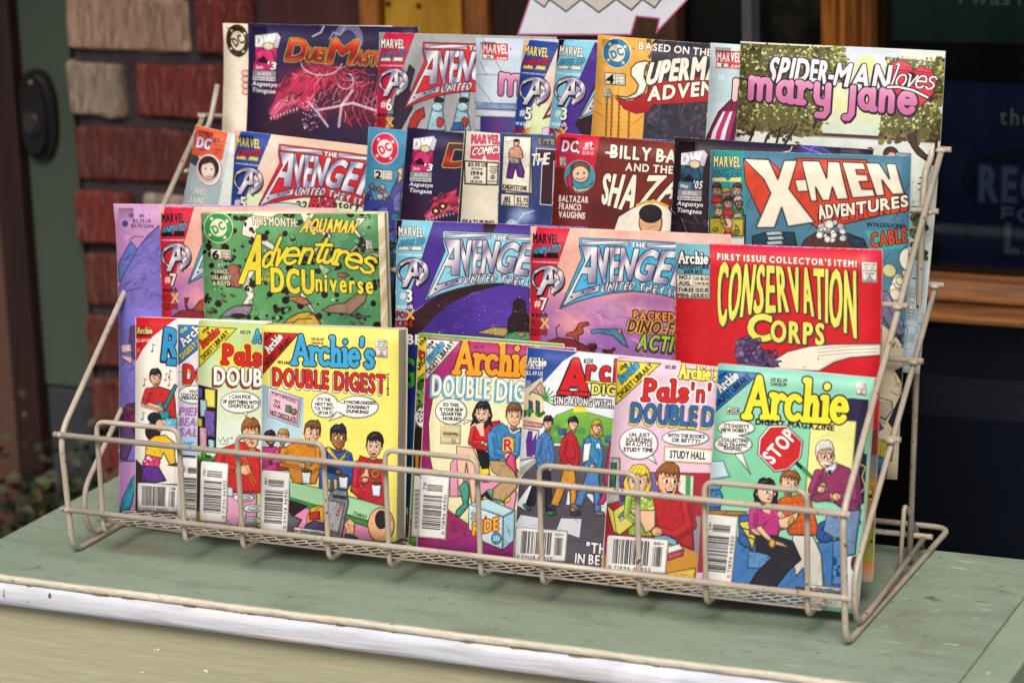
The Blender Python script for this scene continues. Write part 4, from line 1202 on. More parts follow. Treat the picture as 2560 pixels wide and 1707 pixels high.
def c_av5(n):
    p = page(n, '#f3c8b2', 'K8')
    p.view('K8', HM['av3'])
    p.poly([(0, 560), (1700, 600), (1700, 1400), (0, 1400)], ('v', '#dfe6c4', '#d3e2a0', '#b8d0a8'))
    p.soft(250, 200, 300, 300, '#e9e2da', .8).soft(1000, 120, 600, 120, '#f6b09a', .5)
    p.poly([(310, 760), (560, 700), (700, 900), (300, 1000)], '#d8c4e8', '#6a58a0', .5)
    avengers(p, '#2e52ac', '#dc1c30', '#f3e48a', '#d8203c', '5', '#eef0f4', '#f2c4b0')
    if n == 'av5':
        p.view('M2', HM[n])
        p.tx('22', (1035, 92), (1148, 98), 78, '#2a2436', b=.6)
        p.tx('BIG', (1178, 84), (1425, 98), 105, '#dc2450', b=1.2, sl=.2, line=K, lw=.8)
        p.tx('story pages', (1445, 80), (2050, 130), 72, '#2a2436', b=.5)
        p.ell(880, 90, 230, 60, '#cfd8d0', '#7a5a8a', .7)
    return p.lum(.06, 11).wear(.6, 12)
def c_av6():
    p = page('av6', '#a9aaac', 'C1')
    p.soft(1500, 500, 400, 300, '#8f9296', .7).soft(1350, 300, 120, 160, '#c0c0c4', .6)
    p.poly([(1290, 620), (1340, 560), (1400, 380), (1440, 420), (1400, 560), (1420, 700), (1330, 860), (1260, 860)], '#3a2840', K, .4)
    for x in (1540, 1720):
        p.poly([(x + 45, 560), (x + 115, 560), (x + 110, 640), (x + 95, 700), (x + 120, 860), (x - 20, 860), (x + 20, 700), (x + 50, 640)], '#9cc6d2', K, .5)
        p.ell(x + 70, 640, 36, 22, '#3a1c1e', K, .3).ell(x + 62, 690, 42, 34, '#a9d2dc', K, .4).ell(x + 76, 800, 26, 40, '#c83a34', K, .3)
    p.poly([(1380, 850), (1400, 780), (1440, 720), (1500, 690), (1510, 760), (1470, 790), (1440, 860)], '#c02c30', K, .5)
    p.poly([(1690, 860), (1720, 800), (1780, 800), (1800, 860)], '#2f6ab0', K, .4)
    avengers(p, '#d81e50', '#e02a30', '#f6f2ea', '#8a7ab0', '6', K, '#9a9aa0')
    return p.lum(.08, 15).wear(.6, 15)
def dreamwave(p, X, Y, s, mag, yr, mon, pal):
    """the publisher box: X, Y top left, s = scale"""
    def q(pts): return [(X + a * s, Y + b * s) for a, b in pts]
    p.poly(q([(20, 14), (250, -18), (290, 30), (250, 170), (10, 165)]), '#c4c2cc')
    p.tx('DW', q([(5, 140)])[0], q([(215, 128)])[0], 118 * s, '#f6f6f6', b=.9)
    p.poly(q([(0, 150), (250, 160), (225, 430), (-30, 420)]), mag, K, .2)
    p.poly(q([(20, 200), (60, 170), (110, 160), (190, 190), (215, 260), (215, 320), (160, 340), (60, 330), (5, 330), (-10, 280)]), pal, K, .5)
    p.poly(q([(10, 300), (90, 250), (150, 330), (60, 335)]), '#2a1020')
    p.ell(*q([(150, 140)])[0], 62 * s, 48 * s, '#e6d9b4', K, .3)
    p.poly(q([(-30, 330), (110, 335), (100, 418), (-40, 410)]), mag if mon != 'May' else '#5f8796')
    p.tx(mon, q([(-10, 395)])[0], q([(70, 398)])[0], 36 * s, '#f6f4f6', b=.25)
    p.tx(yr, q([(120, 405)])[0], q([(218, 410)])[0], 82 * s, '#f8f8f8', b=1.0, sl=.15, line=K, lw=.3)
    p.poly(q([(-40, 418), (225, 430), (218, 505), (-45, 492)]), '#9d99a0')
    p.tx('$2.95 U.S.', q([(10, 472)])[0], q([(170, 480)])[0], 34 * s, '#f2f2f2', b=.15)
    p.poly(q([(-45, 494), (218, 507), (214, 545), (-48, 530)]), '#f2f2f2')
    p.tx('dreamwaveprod.com', q([(-38, 520)])[0], q([(208, 532)])[0], 20 * s, K, b=.12)
    p.tx('Augustyn', q([(-55, 590)])[0], q([(225, 612)])[0], 46 * s, '#f2f0f4', b=.4, sl=.2)
    p.tx('Tiongson', q([(-58, 665)])[0], q([(210, 690)])[0], 46 * s, '#f2f0f4', b=.4, sl=.2)
def beast(p, q):
    """bony fire beast, flat print; q maps unit coordinates"""
    rr = random.Random(3)
    p.poly(q([(0, .62), (.08, .45), (.12, .30), (.26, .05), (.25, .2), (.42, -.1), (.4, .15), (.62, .0), (.9, -.05), (.75, .2), (.6, .3), (.62, .5), (.5, .62), (.35, .52), (.1, .78), (.03, .75)]), '#c62d5c')
    p.poly(q([(.0, .66), (.14, .42), (.3, .3), (.42, .36), (.38, .5), (.2, .56), (.06, .74)]), '#e0688c', '#4a1024', .4)
    for i in range(26):
        x = rr.uniform(.1, .8); y = rr.uniform(.0, .4)
        p.poly(q([(x, y), (x + rr.uniform(.02, .16), y - rr.uniform(.05, .2)), (x + .03, y + .05)]), rr.choice(['#e8384a', '#f0607a', '#8c1430', '#5a0c24']), a=.7)
    for i in range(60):
        x = rr.uniform(.05, .75); y = rr.uniform(.08, .6)
        p.ln(q([(x, y), (x + rr.uniform(.01, .05), y - rr.uniform(.02, .1)), (x + rr.uniform(.03, .1), y - rr.uniform(.05, .18))]), rr.choice(['#f49ab0', '#f8d0dc', '#6a0e2c', '#3a0a20', '#ff5a5a', '#8c1838']), rr.uniform(.25, .6), .8)
    for i in range(9):
        x = .02 + i * .042; y = .72 - i * .02
        p.poly(q([(x, y), (x + .016, y + .09), (x + .03, y - .01)]), '#f0e2e2', '#4a1024', .2)
    p.ell(*q([(.24, .44)])[0], .028 * q([(1, 0)])[0][0] * 0 + 14, 12, '#f2dc7a', '#3a0c10', .6)
def c_duel(n='duel'):
    p = page(n, '#2e1f4c', 'C1')
    p.soft(500, 800, 380, 300, '#3c1430', .9).soft(1050, 650, 300, 300, '#5a2038', .8).soft(350, 250, 300, 250, '#32285e', .7).soft(950, 200, 160, 120, '#4a4a7a', .5)
    for i in range(5):
        p.ln(A(960, 200 + 12 * i, 100 - 8 * i, 120, 180 + 15 * i, 380, 14), '#aeb2cc', .8, .7)
    p.ln([(700, 180), (760, 150), (780, 110)], '#c8ccdc', 1.6, .8).ln([(820, 200), (850, 150), (900, 170), (930, 120)], '#b8bcd0', 1.3, .7)
    def q(pts): return [(370 + a * 560, 460 + b * 420) for a, b in pts]
    p.soft(560, 560, 240, 200, '#8c1c48', .9).soft(900, 600, 260, 220, '#6a1c3c', .8).soft(760, 430, 200, 90, '#d8304c', .7)
    p.ink(70, 600, 380, 1150, 560, ['#ff4a50', '#e8304c', '#f4a0b0', '#c01c3c'], 110, 7, .7, .75, 160)
    beast(p, q)
    for i in range(9):
        x = 880 + i * 34
        p.ln([(x, 640 + i * 5), (x + 34, 560), (x + 50, 500)], '#e04860', 1.0, .8)
        p.ln([(x, 700), (x + 24, 760), (x + 60, 830)], '#d83c50' if i % 2 else '#7a1428', 1.3, .8)
    rr = random.Random(44)
    for i in range(110):
        x, y = rr.uniform(700, 1160), rr.uniform(480, 840)
        p.ln([(x, y), (x + rr.uniform(-10, 24), y - rr.uniform(10, 50)), (x + rr.uniform(-10, 50), y - rr.uniform(30, 90))], rr.choice(['#e84a60', '#c02c48', '#f08898', '#7a1430', '#4a1030', '#f4c8d0', '#a04070']), rr.uniform(.3, .9), .7)
    p.ln([(735, 710), (850, 690), (980, 660), (1150, 715)], '#ecc8d4', 2.2, .85)
    p.ln([(660, 650), (720, 720), (800, 830)], '#e0d4dc', 2.0, .8).ln([(980, 570), (900, 680), (880, 830)], '#efe4e6', 2.4, .75)
    p.blobs(60, 610, 640, 730, 860, 4, 9, ['#b07898', '#7a4a70', '#d8b8c8'], 9)
    p.ln(A(760, 360, 150, 100, 10, 170), '#d6d2dc', 1.2, .8).ln(A(930, 500, 60, 60, -60, 160), '#d6d2dc', 1.2, .8)
    for st_, a, b_, h_ in (('D', (500, 350), (630, 356), 148), ('UEL', (642, 356), (792, 366), 92), ('M', (800, 364), (985, 374), 160), ('ASTERS', (992, 376), (1300, 398), 92)):
        p.tx(st_, a, b_, h_, ('v', '#f2a03c', '#d8301c', '#8a1420', '#e8782c'), b=1.2, sl=.24, line='#2a1c10', lw=.5, line2='#d6b33e', lw2=.7, gap=.14)
    dreamwave(p, 290, 165, .62, '#d42a78', "'3", 'Jan', '#e0307c')
    return p.lum(.1, 21, 9).wear(.5, 21)
def c_dm3b():
    p = page('dm3b', '#2a1c48', 'M5')
    p.soft(700, 1100, 300, 250, '#40183c', .8).soft(1000, 300, 300, 150, '#33285e', .6)
    def q(pts): return [(800 + a * 900, 900 + b * 430) for a, b in pts]
    beast(p, q)
    for x, y in ((935, 1120), (1015, 1065)):
        p.ell(x, y, 46, 40, '#5a1c1c', '#2a0c10', .5).ell(x, y, 20, 18, '#f4e490')
    p.tx('D', (1030, 610), (1330, 620), 240, ('v', '#2a1c18', '#8a1420', '#e03a20', '#5a1418'), b=.9, sl=.2, line='#2a1c10', lw=.4, line2='#e6cf4a', lw2=.7)
    dreamwave(p, 690, 290, .92, '#d42a78', "'3", 'Jan', '#e0307c')
    return p.lum(.1, 22, 9).wear(.5, 22)
def c_dw05():
    p = page('dw05', '#2c1b26', 'C2')
    p.soft(1500, 1250, 160, 300, '#3c2028', .7)
    p.view('C3', HM['dw05'])
    p.poly([(0, 960), (1100, 1050), (1100, 1120), (0, 1060)], '#2a1c3e')
    p.soft(640, 1020, 160, 60, '#5a4ac0', .9).ln([(560, 1010), (700, 1060)], '#b0a8ff', .5).ln([(640, 1010), (600, 1060)], '#b0a8ff', .4).ln([(700, 1020), (760, 1060)], '#8a80e8', .5)
    p.ln([(430, 1050), (480, 1040), (495, 1010)], '#e8e4e8', .8)
    p.quad(830, 1028, 960, 1050, '#4a4a58', None, 0, 6)
    p.view('C2', HM['dw05'])
    dreamwave(p, 1440, 1045, .62, '#3f6f88', "'05", 'May', '#2f5f80')
    p.ln([(1370, 1450), (1440, 1510), (1470, 1600)], '#c8c0c8', .5, .8).ln([(1440, 1510), (1520, 1540)], '#c8c0c8', .3, .7).ln([(1500, 1420), (1550, 1540)], '#a89aa8', .4, .7)
    p.blobs(20, 1380, 1480, 1640, 1620, 8, 22, ['#3a2432', '#4a3040', '#241620'], 4)
    return p.lum(.1, 23).wear(.6, 23, 4)
def c_mj14():
    p = page('mj14', '#c4d4e6', 'C2')
    p.soft(150, 500, 200, 300, '#d6e2ee', .7)
    for l in (((80, 260), (210, 510)), ((20, 515), (290, 520)), ((20, 555), (200, 800)), ((100, 520), (60, 430))): p.ln(l, '#6f7f9c', .5)
    p.poly([(0, 705), (300, 715), (300, 760), (0, 752)], '#8fa4cc', '#50608c', .4)
    p.poly([(0, 752), (300, 760), (300, 812), (0, 800)], '#d4dcea', '#50608c', .4)
    p.poly([(0, 800), (55, 802), (52, 900), (0, 900)], '#d4dcea', '#50608c', .4)
    p.poly([(55, 802), (300, 812), (300, 980), (52, 950)], ('h', '#3c3a86', '#6a3a86', '#3f57a0'), '#2a2a50', .4)
    p.poly([(0, 940), (300, 950), (300, 1600), (0, 1600)], '#5a6a9c')
    p.quad(80, 298, 248, 374, '#d2323c', None, 0, 6).tx('MARVEL', (86, 366), (242, 372), 58, '#f6f2f0', b=.5)
    p.quad(78, 376, 155, 410, '#f2eeec', '#d2323c', .5, 3).tx('14', (106, 403), (128, 404), 17, K, b=.1)
    p.poly([(155, 379), (247, 382), (246, 420), (154, 414)], '#d2323c').tx('.com', (160, 412), (238, 416), 26, '#f6f2f0', b=.3)
    p.tx('mary jane', (180, 640), (1400, 740), 215, ('v', '#f2bcd2', '#c878a6', '#b46498'), st=True, rad=.085, line='#3a1c30', lw=.9, gap=.2)
    return p.lum(.05, 25).wear(.5, 25)
def c_mj8():
    p = page('mj8', '#cfe2e8', 'C2')
    for i in range(16):
        for j in range(16):
            p.ell(1650 + i * 14, 470 + j * 15, 4.5, 4.5, '#a9cfdc', n=8)
    p.quad(1686, 350, 1850, 432, '#d2323c', None, 0, 6).tx('MARVEL', (1692, 424), (1846, 430), 62, '#f6f2f0', b=.5)
    p.quad(1683, 432, 1768, 468, '#f2eeec', '#d2323c', .5, 4).tx('8', (1718, 460), (1732, 461), 20, K, b=.15)
    p.poly([(1768, 436), (1850, 440), (1850, 478), (1766, 472)], '#d2323c').tx('.com', (1772, 466), (1860, 470), 28, '#f6f2f0', b=.3)
    M = '#8c2654'
    p.poly([(1600, 960), (1640, 870), (1690, 770), (1780, 680), (1900, 640), (1900, 1100), (1590, 1100)], M, K, .5)
    for i, c in enumerate(['#f0e4ec', '#c83a80', '#f2e8f0', '#b02c6c', '#5a1c40', '#e890b8']):
        p.poly([(1625 + i * 34, 990), (1650 + i * 32, 900), (1720 + i * 24, 770), (1740 + i * 24, 765), (1680 + i * 32, 900), (1655 + i * 34, 1000)], c)
    p.tx('mary jane', (1790, 680), (3000, 800), 215, ('v', '#f6d8d8', '#f0c0c8'), st=True, rad=.085, line='#3a1c30', lw=.9, gap=.2)
    return p.lum(.05, 26).wear(.4, 26)
def c_superadv():
    p = page('superadv', '#efb24a', 'C2')
    p.soft(950, 600, 160, 400, '#f6c368', .6).soft(900, 800, 120, 200, '#e9a544', .5)
    for x in (925, 960, 1010, 1080):
        p.ln([(x, 650 + (x - 925) * .2), (x - 6, 780), (x - 14, 960)], '#8a5f28', 1.6, .85)
        for k in range(9): p.ln([(x - 12, 690 + k * 30), (x + 6, 686 + k * 30)], '#5a3c1c', .3, .8)
    for l in (((830, 760), (900, 800)), ((1100, 850), (1180, 790)), ((940, 620), (990, 680), (1010, 600)), ((850, 690), (890, 720))): p.ln(l, '#6a4820', .4, .8)
    D_ = '#3c3a4a'
    p.poly([(1252, 270), (1900, 320), (1900, 1100), (1155, 1100), (1180, 760)], D_)
    rr = random.Random(2)
    p.blobs(220, 1190, 280, 1640, 940, 6, 22, ['#4c4a60', '#34384e', '#5a4a58', '#3c4658', '#6a5a68', '#2c2a38', '#50586e'], 4, a=.7)
    for i in range(22):
        x, y = rr.uniform(1200, 1600), rr.uniform(690, 940)
        p.ln([(x, y), (x + rr.uniform(-60, 60), y - rr.uniform(20, 120)), (x + rr.uniform(-90, 90), y - rr.uniform(100, 200))], rr.choice(['#6a5a66', '#2a2430', '#7a6a70']), .5, .8)
    p.tx('BASED ON THE ANIMATED SERIES', (1146, 340), (2260, 450), 48, '#e9e6e4', b=.35, line='#2a2430', lw=.3, gap=.16)
    p.poly([(980, 672), (1080, 700), (1200, 640), (1240, 560), (1660, 520), (1660, 700), (1240, 720), (1200, 770), (1120, 782), (1040, 750)], ('v', '#d22c30', '#b01c24'), '#5a1014', .4)
    p.poly([(1235, 600), (1660, 560), (1660, 690), (1560, 690), (1500, 660), (1420, 700), (1350, 690), (1270, 730)], '#c22a30')
    p.poly([(985, 660), (1060, 668), (1120, 640), (1140, 590), (1120, 555), (1090, 520), (1092, 470), (1130, 432), (1185, 420), (1228, 428), (1196, 452), (1188, 480), (1180, 530), (1202, 580), (1180, 640), (1120, 676), (1040, 686)], '#f6efe0', '#2a1c20', .8)
    p.tx('UPERMAN', (1200, 580), (2140, 520), 165, '#f6efe0', b=1.3, sl=.12, line='#2a1c20', lw=.7, gap=.16,
         env=([(1212, 440), (1350, 415), (1480, 405), (1640, 395), (2140, 400)], [(1190, 580), (1340, 555), (1480, 545), (1640, 545), (2140, 545)]))
    p.tx('ADVENTURES', (1205, 692), (2060, 610), 90, '#f6efe0', b=.9, sl=.1, line='#2a1c20', lw=.6, gap=.16, up=(0, -1))
    bullet(p, 998, 368, 96, 104, '#3c86b0', '#f2e8d2', -22)
    p.quad(912, 502, 1052, 582, '#f3ecd8', K, .4, 8).ln([(985, 508), (982, 584)], K, .3)
    p.tx('4', (922, 572), (968, 575), 56, K, b=.8)
    for i, s in enumerate(('$1.75 US', '$2.50 CAN', 'FEB 97')): p.tx(s, (992, 532 + i * 22), (1044, 535 + i * 22), 12, '#5a5048')
    p.code(905, 608, 950, 672, 3)
    return p.lum(.08, 27).wear(.6, 27)
def c_smmj():
    p = page('smmj', '#dfe8e2', 'C3')
    p.poly([(840, 320), (1240, 350), (1240, 930), (600, 930)], ('v', '#ccd8ea', '#e3e8d8', '#e6e7b8', '#cfe0da'))
    p.ell(1005, 445, 66, 62, '#eeea9c').blobs(6, 780, 600, 860, 740, 20, 50, ['#ecebb0', '#f2f0c4'], 3, a=.6)
    p.poly([(80, 905), (1480, 985), (1480, 2300), (40, 2300)], ('v', '#dbe3de', '#cfdcd2', '#c3d2cc'))
    p.poly([(330, 895), (1470, 955), (1470, 978), (330, 915)], '#5a3a3c').poly([(330, 915), (1470, 978), (1470, 984), (330, 925)], '#a89a98')
    def tree(x0, y0, x1, y1, n, seed):
        rr = random.Random(seed)
        p.poly([(x0 + 20, y0), (x1 - 30, y0 + 30), (x1 - 10, y0 + (y1 - y0) * .5), (x1, y1 - 60), (x1 - 90, y1), (x0, y1 - 40)], '#6a6b3c')
        for i in range(70): p.ell(x1 - 20 + rr.gauss(0, 22), rr.uniform(y0, y1), rr.uniform(10, 26), rr.uniform(8, 18), rr.choice(['#6a6b3c', '#8f9350', '#55552c', '#a3a55c']), n=7)
        for i in range(70): p.ell(rr.uniform(x0, x1), y1 - 15 + rr.gauss(0, 16), rr.uniform(10, 24), rr.uniform(8, 18), rr.choice(['#6a6b3c', '#5c4a2c', '#4a3626', '#93854a']), n=7)
        for _ in range(n):
            x, y = rr.uniform(x0, x1), rr.uniform(y0, y1)
            edge = 14 * math.sin(x * .05) + 10 * math.sin(y * .08)
            if x > x1 - 20 + edge or y > y1 - 15 + edge: continue
            t = (y - y0) / (y1 - y0)
            c = rr.choice(['#8f9350', '#c0c27a', '#6a6c38', '#b3b56c', '#dedda8', '#3a3a22', '#d6d69c', '#55552c'] if t < .7 else ['#7a6c3c', '#5c4a2c', '#93854a', '#4a3626', '#6e5a30'])
            r = rr.uniform(5, 15)
            p.ell(x, y, r, r * .62, c, None, 0, rr.uniform(0, 180), n=6)
    tree(110, 300, 845, 560, 520, 5); tree(110, 560, 690, 930, 520, 6)
    tree(1130, 395, 1540, 700, 300, 7); tree(1090, 690, 1500, 960, 260, 8)
    for t in (((700, 640), (640, 880)), ((190, 985), (215, 930), (230, 880)), ((300, 990), (320, 935)), ((380, 990), (400, 920), (410, 880)), ((440, 990), (500, 900), (520, 860))): p.ln(t, '#3e2620', 2.0)
    p.poly([(1275, 930), (1330, 900), (1345, 1000), (1400, 1060), (1480, 1070), (1480, 1150), (1420, 1120), (1340, 1060), (1300, 1000)], '#5a3228', '#2a1614', .5)
    p.ln([(1470, 960), (1460, 1060)], '#4a2a22', 2.2)
    p.ell(1165, 1060, 52, 52, '#5a3226', K, .4).ell(1172, 1078, 34, 34, '#e6b996', K, .3)
    p.quad(1200, 1048, 1300, 1100, '#9fb0cc', '#50587a', .4, 6)
    for x, y in ((510, 975), (1010, 1012), (520, 990), (1025, 1022)): p.quad(x, y, x + 28, y + 9, '#8a5040', '#5a3028', .2, 2)
    p.ell(855, 850, 14, 6, '#5a5a30', None, 0, 20)
    # title
    H = '#ea4058'
    p.poly([(1330, 765), (1180, 620), (1140, 520), (1160, 445), (1235, 412), (1300, 445), (1325, 485), (1375, 455), (1445, 480), (1482, 555), (1450, 650)], H, '#5a1020', .7, airbrush=False)
    p.ell(1310, 520, 30, 24, '#3a2030').ell(1290, 570, 26, 34, '#3a2030', None, 0, 20)
    for l in (((1230, 432), (1200, 640)), ((1165, 560), (1460, 610)), ((1180, 480), (1440, 500)), ((1400, 470), (1310, 720)), ((1280, 450), (1350, 700))): p.ln(l, '#6a1024', .35)
    p.tx('SPIDER-MAN', (310, 570), (1150, 625), 190, '#f4f2f8', b=1.5, sl=.1, line='#2c2038', lw=.8, gap=.11, sh=(-8, 8, '#5a4a8c', 1),
         env=([(345, 400), (600, 410), (820, 440), (1160, 455)], [(310, 570), (600, 560), (800, 585), (1150, 630)]))
    p.tx('mary jane', (195, 670), (1325, 775), 225, ('v', '#f0b2d2', '#dc84b6', '#c874a8'), st=True, rad=.095, line='#3a1c34', lw=1.0, gap=.18, sh=(5, 8, '#3a1c34', 1))
    p.tx('loves', (1160, 590), (1455, 612), 150, '#f8f6f8', st=True, rad=.042, sl=.3, line='#2c1c28', lw=.55, gap=.02)
    p.ln([(1150, 600), (1220, 598), (1320, 620), (1415, 668)], '#2c1c28', 3.4).ln([(1150, 600), (1220, 598), (1320, 620), (1415, 668)], '#f8f6f8', 1.8)
    p.view('M4', HM['smmj'])
    p.blobs(60, 430, 720, 510, 1010, 8, 22, ['#4a5a34', '#39482a', '#6a7a4c', '#2c3a22'], 5)
    p.poly([(400, 1005), (520, 1010), (500, 1600), (380, 1600)], '#aebfcc')
    p.ink(40, 400, 500, 520, 1500, ['#6a7a80', '#4a5454', '#8c9ca4'], 40, 4, .5, .7)
    for x, y in ((485, 545), (475, 578), (480, 612), (450, 1110), (485, 1125)): p.ell(x, y, 12, 4, '#3a3a34')
    p.tx('DEVIL', (432, 1180), (426, 1330), 20, '#e8ecee', b=.5, line=K, lw=.3, up=(1, 0))
    return p.lum(.05, 28).wear(.3, 28)
def c_dccream():
    p = page('dccream', '#efe4cc', 'C1')
    p.soft(140, 650, 90, 300, '#f6efe0', .7).soft(60, 830, 80, 120, '#e2d2b4', .8)
    bullet(p, 162, 212, 84, 124, '#453020', '#efe4cc', -28)
    for i in range(4): p.ell(210, 445 + i * 45, 30, 22, '#e8c8c0', '#c03a34', .6)
    return p.lum(.06, 29).wear(.6, 29)
def c_dc3():
    p = page('dc3', '#c6d0d2', 'M7')
    p.poly([(1030, 870), (1270, 905), (1215, 1125), (980, 1080)], '#e8653a')
    p.poly([(980, 1080), (1050, 1090), (1080, 1180), (1000, 1220)], '#4a4a58')
    p.poly([(960, 1120), (1010, 1150), (1180, 1250), (1240, 1280), (1180, 1450), (930, 1450)], '#a9bcc2')
    p.poly([(1300, 905), (1420, 905), (1380, 1450), (1180, 1450)], '#dfe3e0')
    p.ln(A(1085, 985, 50, 68, -60, 250), '#7a3a8c', 1.2)
    p.tx('DC', (1042, 1030), (1130, 1048), 72, '#f4f0f2', b=.9, sl=.1, line='#7a3a8c', lw=.5)
    p.star(1130, 1030, 12, '#f4f0f2')
    p.tx('#3', (1160, 995), (1200, 1000), 34, '#5a2018', b=.3).tx('OF 5', (1204, 1000), (1236, 1004), 14, '#5a2018').tx('OCT 09', (1165, 1020), (1225, 1030), 13, '#5a2018').tx('$2.99', (1170, 1055), (1210, 1062), 14, '#5a2018').tx('US', (1165, 1078), (1190, 1082), 12, '#5a2018')
    p.ell(1125, 1192, 90, 112, '#f4efec', '#c8463a', .3)
    p.ell(1118, 1188, 78, 98, '#d8c4bc')
    p.ell(1122, 1175, 72, 82, '#3c2226').ell(1118, 1195, 50, 66, '#eed6c6', '#3c2226', .3).poly([(1060, 1160), (1090, 1120), (1150, 1115), (1180, 1150), (1130, 1140)], '#4a2a2c')
    p.ell(1100, 1182, 7, 5, K).ell(1142, 1186, 7, 5, K).ln([(1105, 1235), (1122, 1240), (1138, 1234)], '#7a2a34', .7)
    p.tx('TORRES', (982, 1350), (1096, 1366), 44, '#f0eee8', b=.4, line='#5a6a70', lw=.3)
    p.tx('LEVINS', (962, 1412), (1080, 1430), 44, '#f0eee8', b=.4, line='#5a6a70', lw=.3)
    return p.lum(.06, 30).wear(.4, 30)
def c_dc2():
    p = page('dc2', '#4c9cc0', 'M5')
    p.soft(500, 500, 150, 400, '#3c8ab0', .6)
    p.poly([(100, 980), (200, 880), (290, 1180), (80, 1180)], '#3a5aa8', '#24305c', .4)
    for i in range(12): p.quad(140 + (i % 3) * 30, 970 + (i // 3) * 45, 148 + (i % 3) * 30, 985 + (i // 3) * 45, '#e8eef4')
    p.poly([(440, 880), (600, 560), (620, 1400), (380, 1400), (400, 1000)], '#5a5a9c', '#24244c', .6)
    p.poly([(470, 940), (540, 880), (540, 1100), (440, 1300), (420, 1050)], '#7478b4', '#24244c', .5)
    p.blobs(10, 140, 800, 380, 1000, 25, 45, ['#b8aab0', '#8a7c88', '#c8bcbc', '#5a4a5c'], 6, K).blobs(8, 320, 980, 400, 1200, 22, 40, ['#a89aa4', '#5a4a5c'], 7, K)
    p.poly([(500, 650), (570, 620), (560, 760), (500, 820), (520, 700)], '#e8c490', K, .5)
    bullet(p, 370, 415, 152, 178, '#dc2450', '#f0e4e0', -24)
    p.quad(240, 650, 455, 770, '#e8e4dc', K, .4, 10).ln([(340, 655), (335, 772)], K, .3)
    p.tx('2', (255, 752), (318, 756), 80, K, b=.9)
    for i, s in enumerate(('$1.75 US', '$2.50 CAN', 'MAY 97')): p.tx(s, (352, 697 + i * 34), (438, 701 + i * 34), 20, '#4a4440')
    p.view('M2', HM['dc2'])
    p.poly([(1760, 0), (2100, 0), (2100, 1400), (1700, 1400)], '#40489c')
    p.blobs(26, 1850, 60, 2120, 700, 20, 60, ['#4a50a8', '#6a5aa0', '#3a8a9c', '#2c3074', '#5a6ac0'], 8, K)
    p.blobs(40, 1950, 450, 2120, 1300, 12, 46, ['#1c3a34', '#12201e', '#2c6a50', '#1a1a3c', '#24504a'], 9, K)
    p.poly([(1990, 470), (2050, 480), (2045, 640), (2010, 640)], '#c8304a', K, .4)
    return p.lum(.08, 32).wear(.5, 32)
def c_mc94():
    p = page('mc94', '#e4ddc8', 'M5')
    p.poly([(1245, 150), (1296, 150), (1200, 1400), (1120, 1400)], '#1c181c')
    rr = random.Random(4)
    for i in range(40):
        t = i / 40; x = 1262 - 105 * t; y = 200 + 1100 * t
        p.poly([(x, y), (x + rr.uniform(8, 22), y + 4), (x + 10, y + 16), (x - 2, y + 12)], '#e8e0d0')
    p.ln([(1280, 150), (1170, 1400)], '#e4ddc8', .5)
    p.tx('MARVEL', (1348, 352), (1660, 362), 92, '#e0527e', b=.8, line='#5a2034', lw=.3)
    p.poly([(1342, 385), (1660, 375), (1660, 550), (1520, 545), (1492, 480), (1465, 540), (1328, 528)], '#dc4c78')
    p.tx('COMICS', (1345, 492), (1660, 465), 80, '#f4efe2', b=.7, sl=.25, line='#5a2034', lw=.4, gap=.08)
    p.quad(1268, 556, 1522, 812, '#ece5d2', K, 1.0, 14).poly([(1522, 570), (1650, 576), (1640, 828), (1510, 820)], '#ece5d2', K, 1.0)
    p.tx('$2.95 US', (1308, 612), (1516, 622), 36, K, b=.35).tx('$3.75 CAN', (1345, 650), (1466, 656), 18, K, b=.15).tx('1994', (1340, 712), (1466, 718), 42, K, b=.3).tx('JAN', (1366, 752), (1428, 756), 26, K, b=.15).tx('UK £2.20', (1330, 795), (1460, 800), 22, K, b=.2)
    for i, (s, a, b_) in enumerate((('APPROVED', 1548, 1645), ('BY THE', 1562, 1628), ('COMICS', 1546, 1640), ('CODE', 1560, 1620))): p.tx(s, (a, 625 + 24 * i), (b_, 629 + 24 * i), 13, K, b=.1)
    p.ell(1582, 738, 26, 22, None, K, .5).tx('A', (1566, 758), (1598, 759), 42, K, b=.15).tx('AUTHORITY', (1526, 790), (1632, 794), 13, K, b=.1)
    p.tx('FEATURING', (1236, 1258), (1590, 1270), 40, K, b=.7)
    return p.lum(.05, 33).wear(.6, 33)
